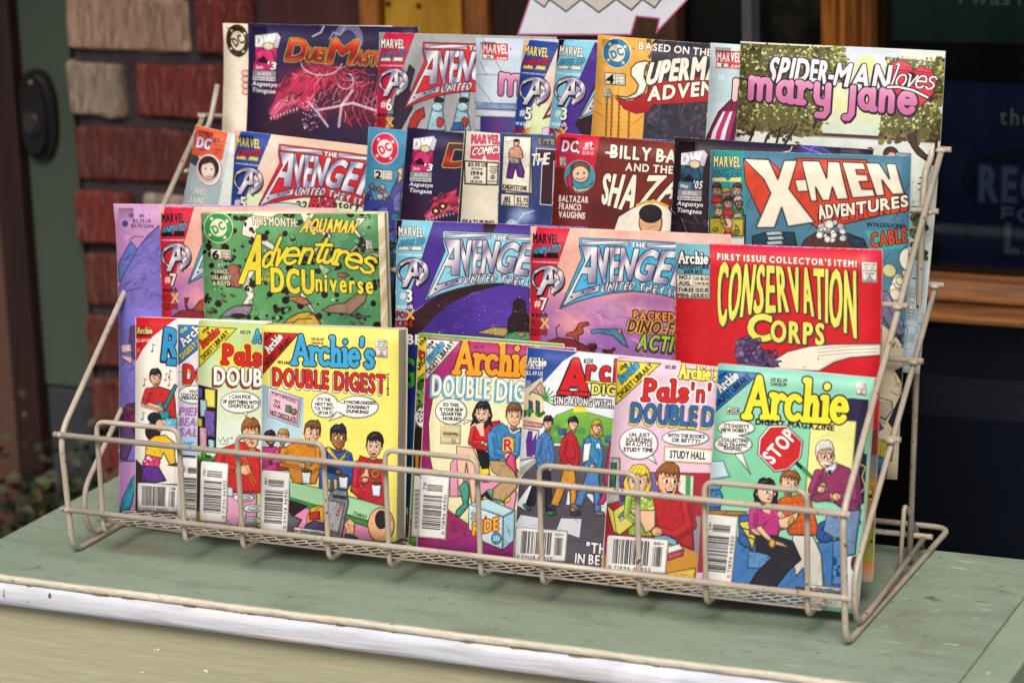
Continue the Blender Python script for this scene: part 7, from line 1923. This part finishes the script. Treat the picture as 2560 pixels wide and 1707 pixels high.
    p.bars([(566, 1178), (930, 1204), (912, 1410), (552, 1384)], 48, True, 17, '0 71896 46953', ext='88>')
    p.poly([(528, 1400), (700, 1420), (690, 1480), (525, 1450)], ('h', '#c8501c', '#e8a030'))
    return p.lum(.04, 48).wear(.4, 48)
def c_224():
    p = page('d224', '#9cdcc0', 'K5')
    p.poly([(140, 350), (1110, 400), (1080, 900), (90, 900)], ('v', '#9ae0c0', '#7cd0a0'))
    p.soft(800, 200, 300, 150, '#8fd4c4', .6)
    p.poly([(178, 70), (1110, 130), (1105, 165), (172, 108)], '#8fd6cc')
    p.poly([(175, 108), (430, 124), (145, 368)], '#2f82c8', K, .35)
    p.tx('the', (188, 160), (228, 128), 22, '#12244c', b=.25, sl=.2).arch('Archie', (194, 236), (300, 148), 52, '#f6f4f0', K, .35, rad=.1).tx('DIGEST LIBRARY', (178, 320), (372, 150), 34, K, b=.35, gap=.1)
    p.tx('US $2.39', (490, 172), (584, 178), 20, K, b=.15).tx('CAN $2.89', (488, 197), (582, 203), 18, K, b=.15)
    p.quad(230, 328, 302, 366, '#f4f0e8', K, .3, 5).tx('#224', (238, 356), (294, 360), 20, K, b=.25)
    p.code(998, 180, 1056, 254, 6)
    # night window, bright blind
    p.poly([(905, 290), (960, 272), (1070, 282), (1040, 640), (980, 650), (1000, 410), (905, 400)], '#2c2450')
    p.poly([(730, 390), (1000, 408), (960, 900), (690, 870)], '#eeee98', K, .4)
    for i in range(5): p.ln([(740 + i * 20, 520 - i * 10), (980 - i * 10, 430 + i * 30)], '#dcd878', .4, .7)
    p.poly([(1000, 620), (1060, 600), (1040, 900), (1000, 900)], '#2c2450').ln([(1010, 660), (1050, 680), (1030, 740), (1050, 800), (1010, 850)], '#d8b860', 1.0)
    p.arch('Archie', (345, 382), (932, 412), 232, '#f6ee38', K, 1.1, rad=.083, gap=.14)
    p.tx('DIGEST MAGAZINE', (398, 428), (862, 466), 32, K, b=.6, gap=.16)
    p.tx('D', (398, 428), (432, 431), 32, K, b=.7)
    p.ell(285, 450, 112, 46, '#f8f8f4', K, .4).ell(266, 548, 114, 56, '#f8f8f4', K, .4).poly([(276, 606), (372, 728), (320, 600)], '#f8f8f4', K, .35).poly([(200, 480), (300, 490), (290, 510), (200, 505)], '#f8f8f4')
    for s, a, b_, y in (("IT'S DADDY'S", 212, 358, 444), ('NEW HOBBY...', 196, 366, 470), ('...COLLECTING', 176, 354, 528), ('OLD TRAFFIC', 178, 350, 556), ('SIGNS!', 210, 314, 578)): p.tx(s, (a, y), (b_, y + 8), 20, K, b=.18)
    # octagonal stop sign held up on a green pole
    p.ln([(640, 655), (1015, 1010)], K, 2.9).ln([(640, 655), (1015, 1010)], '#3fa068', 2.2).ln([(640, 655), (668, 682)], '#1c2a3c', 2.2)
    oc = [(482, 435), (582, 432), (682, 530), (668, 626), (590, 700), (510, 712), (410, 605), (420, 510)]
    p.poly(oc, '#f6f4f4', K, .5)
    cx, cy = 545, 570
    p.poly([(cx + (x - cx) * .92, cy + (y - cy) * .92) for x, y in oc], '#d8242c')
    p.tx('STOP', (500, 665), (642, 505), 88, '#f8f6f6', b=1.0, gap=.14, up=(-.72, -.62), line='#8a1418', lw=.2)
    # room: lamp, sofa
    p.poly([(118, 650), (208, 645), (248, 740), (100, 760)], '#cfe6ee', '#3a5a7a', .5).ell(155, 870, 50, 62, '#5a9ad0', '#1c3a6c', .7).ell(155, 800, 40, 20, '#7ab4e0', '#1c3a6c', .5).quad(112, 920, 190, 945, '#4a88c4', '#1c3a6c', .5)
    p.poly([(100, 935), (345, 945), (345, 970), (95, 965)], '#c8904c', K, .4)
    p.poly([(255, 1100), (360, 1100), (620, 1120), (760, 1130), (930, 1100), (945, 1260), (930, 1440), (250, 1400)], '#4a86c8', K, .6)
    p.poly([(300, 970), (370, 960), (380, 1180), (300, 1130)], '#3c74b8', K, .5)
    p.poly([(360, 1180), (520, 1200), (500, 1290), (350, 1280)], '#6aa0d8', K, .5).poly([(860, 1120), (940, 1110), (940, 1380), (850, 1380)], '#5a94d0', K, .5)
    p.ell(812, 1065, 60, 66, '#2f5fa8', K, .5, 20).star(800, 1050, 16, '#1c3a6c')
    p.poly([(300, 1010), (360, 1000), (400, 1100), (380, 1180), (350, 1100)], '#e8dc5c', K, .6).ln([(310, 1040), (380, 1060)], '#3a3a20', 1.0).ln([(320, 1080), (390, 1110)], '#3a3a20', 1.0)
    # seated couple, plain
    p.man(600, 775, 54, 60, '#a86a34', '#f4c09a', [(520, 880), (560, 860), (660, 845), (720, 850), (770, 1040), (760, 1085), (600, 1085), (540, 960)], '#dc6a24')
    for i in range(6): p.ln([(545 + i * 34, 870), (590 + i * 28, 1080)], '#8a3410', .35, .8)
    for i in range(5): p.ln([(540 + i * 6, 900 + i * 38), (740 + i * 5, 880 + i * 38)], '#8a3410', .35, .8)
    p.poly([(620, 1085), (740, 1090), (790, 1200), (805, 1410), (700, 1410), (680, 1280), (640, 1330), (610, 1200)], '#dedcd0', K, .6)
    p.man(460, 830, 54, 66, '#1c1a2c', '#f4c8a8', [(360, 1080), (370, 950), (430, 920), (500, 920), (550, 960), (600, 1040), (540, 1060), (535, 1090), (400, 1085)], '#c83a8c', long=1, gaze=2)
    p.limb([(385, 960), (390, 1050), (480, 1120), (590, 1150)], 34, '#f4c8a8', '#f4c8a8').limb([(385, 950), (384, 1020)], 52, '#d0489a').limb([(545, 960), (590, 1020), (640, 960)], 30, '#f4c8a8', '#f4c8a8')
    p.ink(14, 400, 1150, 640, 1380, ['#5a5868', '#14121c'], 60, 8, .5, .8, 110).ink(10, 640, 1150, 790, 1380, ['#8a8878', '#f8f6ec'], 60, 9, .4, .8, 80)
    p.poly([(430, 905), (500, 905), (480, 960), (440, 940)], '#f4c8a8')
    p.poly([(400, 1085), (540, 1095), (620, 1120), (670, 1230), (600, 1290), (500, 1420), (350, 1400), (400, 1310), (500, 1210), (400, 1180)], '#32303c', K, .6)
    p.poly([(400, 1040), (440, 1090), (500, 1140), (600, 1160), (560, 1130), (500, 1110), (430, 1030)], '#f4c8a8', K, .4).ell(497, 1135, 20, 28, '#e8c040', K, .4)
    p.poly([(530, 990), (600, 970), (660, 940), (640, 1000), (580, 1050), (540, 1040)], '#f4c8a8', K, .4).ell(610, 1000, 16, 28, '#e8c040', K, .3, 30)
    # older man in a sweater
    p.man(815, 620, 52, 76, '#eceae8', '#f2bf9c', [(722, 830), (760, 740), (800, 680), (850, 690), (890, 660), (960, 690), (1025, 900), (1010, 960), (900, 920), (840, 880), (760, 890), (730, 880)], '#9a3a6c')
    p.poly([(810, 690), (880, 650), (880, 690), (830, 740)], '#e8e8f0', K, .3).poly([(828, 700), (850, 698), (845, 730), (825, 725)], '#2a2a50')
    p.ell(800, 612, 16, 16, None, K, .3).ell(836, 616, 16, 16, None, K, .3).ln([(790, 662), (815, 656), (840, 664)], '#f4f4f4', 1.2)
    p.poly([(760, 790), (810, 770), (830, 820), (780, 845)], '#f2bf9c', K, .4).poly([(835, 840), (900, 830), (910, 870), (850, 890)], '#f2bf9c', K, .4)
    p.limb([(770, 720), (735, 820), (790, 815)], 50, '#a8447a', '#f2bf9c').limb([(985, 730), (1000, 880), (880, 858)], 56, '#a8447a', '#f2bf9c')
    p.poly([(820, 960), (870, 980), (960, 940), (1025, 930), (1000, 1100), (990, 1200), (940, 1210), (930, 1110), (860, 1100), (800, 1060)], '#7a9ac4', K, .5)
    p.poly([(940, 1210), (1000, 1215), (960, 1490), (920, 1500), (930, 1400)], '#eeecec').ell(985, 1255, 20, 44, '#7a4a3a', K, .4)
    p.poly([(640, 1390), (800, 1410), (800, 1460), (640, 1440)], '#8a4a20', K, .4).blobs(6, 860, 1230, 900, 1340, 10, 18, ['#24508c'], 5)
    p.poly([(700, 1440), (980, 1460), (975, 1520), (690, 1500)], '#ece9e8')
    p.poly([(718, 1380), (935, 1400), (935, 1428), (716, 1410)], '#f8f6f2', K, .4).tx('archiecomics.com', (722, 1405), (930, 1422), 18, K, b=.22)
    p.poly([(380, 1400), (700, 1430), (700, 1500), (350, 1470)], '#3f7abc')
    p.bars([(108, 960), (298, 974), (258, 1372), (64, 1346)], 46, False, 18, '0 71896 46850', ext='24>')
    return p.lum(.035, 49).wear(.35, 49)
COVER = {'r_white': c_r, 'dd_blue': c_ddb, 'pals_green': c_palsg, 'dd146': c_146, 'green_narrow': c_gn, 'dd76': c_76, 'd250': c_250, 'pals88': c_88, 'd224': c_224,
         'purple': c_purple, 'av7a': lambda: c_av7('av7a'), 'advdc': c_advdc, 'av3': c_av3, 'av7b': lambda: c_av7('av7b'), 'cons': c_cons,
         'dc3': c_dc3, 'av5': lambda: c_av5('av5'), 'dc2': c_dc2, 'dm3b': c_dm3b, 'mc94': c_mc94, 'knight': c_knight, 'billy': c_billy, 'dw05': c_dw05, 'xmen': c_xmen,
         'dccream': c_dccream, 'duel': c_duel, 'av6': c_av6, 'mj14': c_mj14, 'av5b': lambda: c_av5('av5b'), 'av3b': c_av3b, 'superadv': c_superadv, 'mj8': c_mj8, 'smmj': c_smmj}
# ---------------------------------------------------------------- the comics and digests
M_pages = {}
def pages_mat(kind):
    if kind in M_pages: return M_pages[kind]
    c1, c2 = {'comic': ('#d9cdb2', '#a8946c'), 'digest': ('#cfc7b4', '#8f8676'), 'white': ('#e0ddd6', '#aeaaa2')}[kind]
    m = mat('page_edges_' + kind, srgb(c1), 0.85, 0.2)
    t = m.node_tree; b = t.nodes['Principled BSDF']
    tc = t.nodes.new('ShaderNodeTexCoord'); mp = t.nodes.new('ShaderNodeMapping'); n = t.nodes.new('ShaderNodeTexNoise')
    mp.inputs['Scale'].default_value = (6, 1600, 6)
    n.inputs['Scale'].default_value = 1; n.inputs['Detail'].default_value = 2
    r = t.nodes.new('ShaderNodeMapRange'); r.inputs[1].default_value = .38; r.inputs[2].default_value = .66
    x = t.nodes.new('ShaderNodeMix'); x.data_type = 'RGBA'
    x.inputs[6].default_value = srgb(c1); x.inputs[7].default_value = srgb(c2)
    t.links.new(tc.outputs['Object'], mp.inputs[0]); t.links.new(mp.outputs[0], n.inputs['Vector']); t.links.new(n.outputs[0], r.inputs[0]); t.links.new(r.outputs[0], x.inputs[0])
    t.links.new(x.outputs[2], b.inputs['Base Color'])
    M_pages[kind] = m
    return m
M_staple = mat('staple_steel', srgb('#b8b8b8'), .3, .5, .9)
def sheet(name, x0, x1, z0, z1, y0, y1, fn, nx, nz, m, parent, w, h):
    """a closed slab nx by nz, bent by fn(x, y, z); the front carries the print coordinates"""
    bm = bmesh.new()
    uv = bm.loops.layers.uv.new('print')
    F = [[bm.verts.new(fn(x0 + (x1 - x0) * i / nx, y0, z0 + (z1 - z0) * j / nz)) for j in range(nz + 1)] for i in range(nx + 1)]
    B = [[bm.verts.new(fn(x0 + (x1 - x0) * i / nx, y1, z0 + (z1 - z0) * j / nz)) for j in range(nz + 1)] for i in range(nx + 1)]
    U = {}
    for g in (F, B):
        for i in range(nx + 1):
            for j in range(nz + 1):
                U[g[i][j]] = ((x0 + (x1 - x0) * i / nx) / w, (z0 + (z1 - z0) * j / nz) / h)
    def face(vs_, sm=True):
        f = bm.faces.new(vs_); f.smooth = sm
        for l in f.loops: l[uv].uv = U[l.vert]
    for i in range(nx):
        for j in range(nz):
            face((F[i][j], F[i + 1][j], F[i + 1][j + 1], F[i][j + 1]))
            face((B[i][j + 1], B[i + 1][j + 1], B[i + 1][j], B[i][j]))
    for i in range(nx):
        face((F[i][nz], F[i + 1][nz], B[i + 1][nz], B[i][nz]), False); face((F[i + 1][0], F[i][0], B[i][0], B[i + 1][0]), False)
    for j in range(nz):
        face((F[nx][j], B[nx][j], B[nx][j + 1], F[nx][j + 1]), False); face((F[0][j], F[0][j + 1], B[0][j + 1], B[0][j]), False)
    for e in bm.edges:
        if e.calc_face_angle(0) > 1.0: e.smooth = False
    me = bpy.data.meshes.new(name); bm.to_mesh(me); bm.free()
    return link(name, me, m, parent)
LABEL = {
 'r_white': ('digest', 'white digest with a red corner and a guitar player, leftmost in the front row'),
 'dd_blue': ('digest', 'narrow strip of a pale digest with blue corner triangle, second from left in front'),
 'pals_green': ('digest', 'light green digest with yellow corner triangle, red Pals lettering and a chopsticks speech bubble'),
 'dd146': ('digest', 'thick yellow digest with blue and red title, two joined speech bubbles and a counter scene'),
 'green_narrow': ('digest', 'green digest with yellow corner, almost hidden behind the magenta digest'),
 'dd76': ('digest', 'worn magenta digest with orange title, a thrift sticker and two riders'),
 'd250': ('digest', 'white digest with blue corner, big red A and people walking over a zebra crossing'),
 'pals88': ('digest', 'pink digest with yellow corner, blue DOUBLE lettering and a STUDY HALL sign'),
 'd224': ('digest', 'mint green digest with yellow title and red STOP sign, rightmost in front'),
 'purple': ('comic book', 'tall purple comic with rocky cliffs printed on it, leftmost of the second row'),
 'av7a': ('comic book', 'comic with red slanted strip numbered 7, squeezed between the purple and the green comics'),
 'advdc': ('comic book', 'green comic with blotches, fish and yellow Adventures lettering, behind the yellow digest'),
 'av3': ('comic book', 'purple comic with light blue strip numbered 3 and chrome title, in the second row'),
 'av7b': ('comic book', 'peach comic with red strip numbered 7 and PACKED W lettering, beside the bright red comic'),
 'cons': ('comic book', 'bright red comic with tall yellow lettering and a small blue corner box'),
 'dc3': ('comic book', 'narrow tilted comic with an orange top and a woman portrait, leftmost of the third row'),
 'av5': ('comic book', 'pale comic with blue strip numbered 5, red title plate and 22 BIG story lettering'),
 'dc2': ('comic book', 'blue comic with a red round badge and the number 2'),
 'dm3b': ('comic book', 'dark purple comic in the third row with a pink corner box and burning skull'),
 'mc94': ('comic book', 'cream comic with pink letters, a black dotted left edge and a 1994 price box'),
 'knight': ('comic book', 'stormy blue comic with a white KNIGHTSTONE corner box'),
 'billy': ('comic book', 'dark red comic with a round girl portrait and cream BILLY lettering'),
 'dw05': ('comic book', "near-black comic with a blue corner box marked May '05, behind the big X title"),
 'xmen': ('comic book', 'steel blue comic with a huge cream and orange X title'),
 'dccream': ('comic book', 'cream comic strip with a brown round badge, leftmost of the top row'),
 'duel': ('comic book', 'dark purple comic in the top row with gold and red DUEL MAST lettering'),
 'av6': ('comic book', 'grey comic with a crimson strip numbered 6 in the top row'),
 'mj14': ('comic book', 'pale blue comic with a red .com box numbered 14 in the top row'),
 'av5b': ('comic book', 'blue strip comic numbered 5 in the top row, under the white paper sign'),
 'av3b': ('comic book', 'turquoise strip comic numbered 3 in the top row, left of the orange one'),
 'superadv': ('comic book', 'orange and slate comic with a blue round badge, in the top row'),
 'mj8': ('comic book', 'pale dotted comic with striped pink cloth and a red .com box numbered 8'),
 'smmj': ('comic book', 'comic with leafy trees, white and pink title and red heart, rightmost in top row')}
TNAME = {1: 'digest', 2: 'comic_book', 3: 'comic_book', 4: 'comic_book'}
GROUP = {1: 'digests in the front tier of the rack', 2: 'comic books in the second tier', 3: 'comic books in the third tier', 4: 'comic books in the top tier'}
BOW = {'smmj': (.0030, .009), 'xmen': (.0030, .003), 'cons': (.0030, .003), 'advdc': (.0030, .004), 'dc3': (.0030, .003)}
for pi, (nm, tier, loc, lean, yaw, roll, w, h, th, hm) in enumerate(PLACE):
    w, h, th = w / 1000, h / 1000, th / 1000
    rr = random.Random(nm)
    cat, lab = LABEL[nm]
    t = thing(TNAME[tier], lab, cat, loc, GROUP[tier])
    t.matrix_basis = Matrix.Translation(loc) @ Matrix.Rotation(math.radians(yaw), 4, 'Z') @ Matrix.Rotation(-math.radians(lean), 4, 'X') @ Matrix.Rotation(math.radians(roll), 4, 'Y')
    bow, curl = BOW.get(nm, (.0030, .0) if tier > 1 else (.0006, 0.0))
    soft_th = th * (1.0 if tier == 1 or nm == 'advdc' else .55)
    ph = rr.uniform(0, 6)
    tl, tr_ = (rr.choice([0, .002, .0055]), rr.choice([0, 0, .003])) if tier > 1 else (rr.choice([0, .0006]), rr.choice([0, .001]))
    def fn(x, y, z, w=w, h=h, th=th, bow=bow, curl=curl, tier=tier, ph=ph, st=soft_th, tl=tl, tr_=tr_):
        u, v = x / w, z / h
        s = th * (1 - u) + st * u                         # thickness falls off towards the open side of a stapled comic
        yy = y / th * s
        yy += bow * math.sin(math.pi * v) + curl * u ** 7 * (math.sin(2.2 * v + ph * .1) ** 2) + .0002 * math.sin(9 * v + ph) * u
        yy -= tl * (1 - u) ** 8 * v ** 10 + tr_ * u ** 10 * v ** 12
        return Vector((x, yy, z))
    p = COVER[nm]()
    m = print_mat('print_' + nm, p, .38 if tier == 1 else .45, .12 if tier == 1 else .05)
    m.name = 'printed_cover'
    cv = .00035
    nx, nz = 8, 14
    sheet('front_cover', 0, w - (.007 if nm == 'advdc' else 0), 0, h - (.002 if nm == 'advdc' else 0), 0, cv, fn, nx, nz, m, t, w, h)
    pk = 'digest' if tier == 1 else ('white' if nm in ('smmj', 'mj8', 'mj14', 'billy', 'dc3') else 'comic')
    if nm in ('r_white', 'd224', 'd250'): pk = 'white'
    sheet('page_block', .0006, w - .0012, .0008, h - .0008, cv + .0001, th - cv - .0001, fn, nx, nz, pages_mat(pk), t, w, h)
    bc = '#' + ''.join('%02x' % int(min(255, 255 * float(c))) for c in np.clip(p.im.mean((0, 1)), 0, 1))
    bmta = mat('back_cover_ink', srgb(bc, .75), .4, .4, noise=(8, .3, .7, srgb('#d8d4cc')))
    sheet('back_cover', 0, w, 0, h, th - cv, th, fn, nx, nz, bmta, t, w, h)
    if tier == 1:
        sheet('spine', -.0004, -.00002, 0, h, 0, th, fn, 1, nz, bmta, t, w, h)
    else:
        for zf in (.22, .78):
            pt = [fn(-.0002, th * .2, zf * h - .006), fn(-.0006, th * .4, zf * h - .006), fn(-.0006, th * .4, zf * h + .006), fn(-.0002, th * .2, zf * h + .006)]
            bm = bmesh.new(); tube_bm(bm, pt, .0003, 5); me = bpy.data.meshes.new('staple'); bm.to_mesh(me); bm.free()
            link('staple', me, M_staple, t)
    del p

# ---------------------------------------------------------------- paper sign behind the rack
SY = .420
def flat_panel(name, outline, y, th, x0, z0, x1, z1, m, back):
    bm = bmesh.new(); uv = bm.loops.layers.uv.new('print')
    f_ = [bm.verts.new((x, y, z)) for x, z in outline]
    b_ = [bm.verts.new((x, y + th, z)) for x, z in outline]
    n = len(outline)
    bm.faces.new(f_); bm.faces.new(b_[::-1])
    for i in range(n): bm.faces.new((f_[i], b_[i], b_[(i + 1) % n], f_[(i + 1) % n]))
    bmesh.ops.recalc_face_normals(bm, faces=bm.faces)
    for f in bm.faces:
        for l in f.loops: l[uv].uv = ((l.vert.co.x - x0) / (x1 - x0), (l.vert.co.z - z0) / (z1 - z0))
    me = bpy.data.meshes.new(name); bm.to_mesh(me); bm.free()
    return link(name, me, m)
sx0, sz0, sx1, sz1 = .20, .37, .46, .60
P_ = Page(260, 230, '#e6e9f4')
def s2(x, z): return ((x - sx0) * 1000, (sz1 - z) * 1000)
out_ = [(.2379, .3870), (.3500, .3900), (.3555, .4067), (.3763, .4053), (.3731, .3916), (.4046, .4234), (.4400, .4700), (.4500, .5600), (.4000, .5950), (.2900, .5950), (.2500, .5600), (.2450, .4600), (.2512, .4198)]
P_.poly([s2(*q) for q in out_], None, '#c86a94', 3.0)
zig = [(.2500, .4330), (.2555, .4199), (.2660, .4130), (.2714, .4202), (.2873, .4096), (.3025, .4210), (.3191, .4096), (.3362, .4218), (.3506, .4124), (.3613, .4224), (.3730, .4150), (.3850, .4300), (.4050, .4380), (.3950, .4500), (.4200, .4700), (.4000, .4850), (.4250, .5100), (.3950, .5150), (.4050, .5450), (.3700, .5350), (.3600, .5600), (.3350, .5400), (.3100, .5650), (.2950, .5380), (.2700, .5500), (.2750, .5150), (.2550, .5050), (.2700, .4800), (.2500, .4650), (.2680, .4480)]
P_.poly([s2(*q) for q in zig], '#d8d4cc', '#3a3a40', 1.1)
P_.lum(.03, 60)
sg = flat_panel('paper_sign', out_, SY, .0025, sx0, sz0, sx1, sz1, print_mat('printed_sign', P_, .6, .0), None)
tag(sg, 'white speech-bubble paper sign with pink outline and a jagged burst, behind the top row', 'sign')

# ---------------------------------------------------------------- posters behind the window glass
def poster(nm, lab, x0, x1, z0, z1, pg, y=WY + .030):
    o = flat_panel(nm, [(x0, z0), (x1, z0), (x1, z1), (x0, z1)], y, .001, x0, z0, x1, z1, print_mat('printed_poster', pg, .7, .0, (.8, .8, .8)), None)
    return tag(o, lab, 'poster')
def mmp(w, h, bg): return Page(w, h, bg, 1.6)
g = mmp(600, 330, '#34604f')
g.soft(120, 300, 120, 90, '#2c5a48', .8).soft(30, 260, 60, 70, '#346a54', .8)
for i in range(5): g.ln([(8 + i * 6, 318 - i * 3), (20 + i * 4, 290), (40 + i * 5, 255)], '#4a8a70', 1.2, .6)
g.tx('I was homeless, and you took me in', (66, 293), (420, 293), 12, '#a9c8b6', b=.2)
g.tx('For I was hungry and you gave', (66, 262), (360, 262), 12, '#a9c8b6', b=.2)
poster('green_poster', 'dark green poster with pale lettering at the top right of the window', .500, 1.10, .345, .675, g)
g = mmp(560, 182, '#24386f')
g.soft(280, 90, 300, 90, '#283c78', .7)
g.tx('the', (59, 40), (90, 40), 16, '#aab4c4', b=.8, line='#0a0e1c', lw=2.5)
g.ell(118, 96, 96, 34, '#1c2c5c', '#080c1c', 3.0)
g.tx('RECYCLE', (40, 116), (190, 118), 34, '#8a96ac', b=3.0, line='#24407c', lw=3.5, line2='#080c1c', lw2=2.2)
g.tx('FOR', (62, 135), (120, 136), 14, '#8a96ac', b=2.0, line='#24407c', lw=2.5, line2='#080c1c', lw2=1.6)
g.tx('LAST', (66, 166), (150, 168), 28, '#8a96ac', b=3.0, line='#24407c', lw=3.0, line2='#080c1c', lw2=2.0)
poster('blue_poster', 'navy blue poster with big grey cloud-outlined REC lettering, right of the rack', .549, 1.10, .1245, .3065, g)
g = mmp(64, 380, '#4e5a4a')
for i in range(46): g.tx('and so we walked along', (6, 12 + i * 8), (56, 12 + i * 8), 2.6, '#8a927c')
poster('notice_sheet', 'grey green sheet of small print behind the glass, right of the white sign', .2885, .3545, .30, .68, g)
g = mmp(66, 380, '#2a231e')
g.soft(24, 330, 26, 40, '#8a7a58', .9).soft(40, 290, 24, 40, '#6a5a40', .8).blobs(30, 5, 260, 60, 370, 3, 9, ['#8a7a58', '#4a3c2c', '#a8946c'], 3, a=.4)
poster('photo_print', 'dark brown photo print with a tan blotch, left of the wooden post', .3675, .4355, .30, .68, g, WY + .032)
g = mmp(600, 400, '#585e7c')
g.soft(250, 60, 300, 60, '#5a5266', .8)
for i in range(4): g.tx('www.comics and stories', (60, 30 + i * 16), (260, 30 + i * 16), 6, '#4a4c58')
poster('dark_poster', 'dark poster with faint lettering under the wooden rail', .52, 1.12, -.32, .070, g)
o = box('reflection_strip', .52, 1.3, WY + .0265, WY + .029, -.030, .012, mat('dull_mauve_reflection', srgb('#75667a'), .7)); tag(o, 'dull mauve strip painted as a reflection low in the glass at the right', 'board')  # flat mauve colour stands in for a reflection band in the lower pane
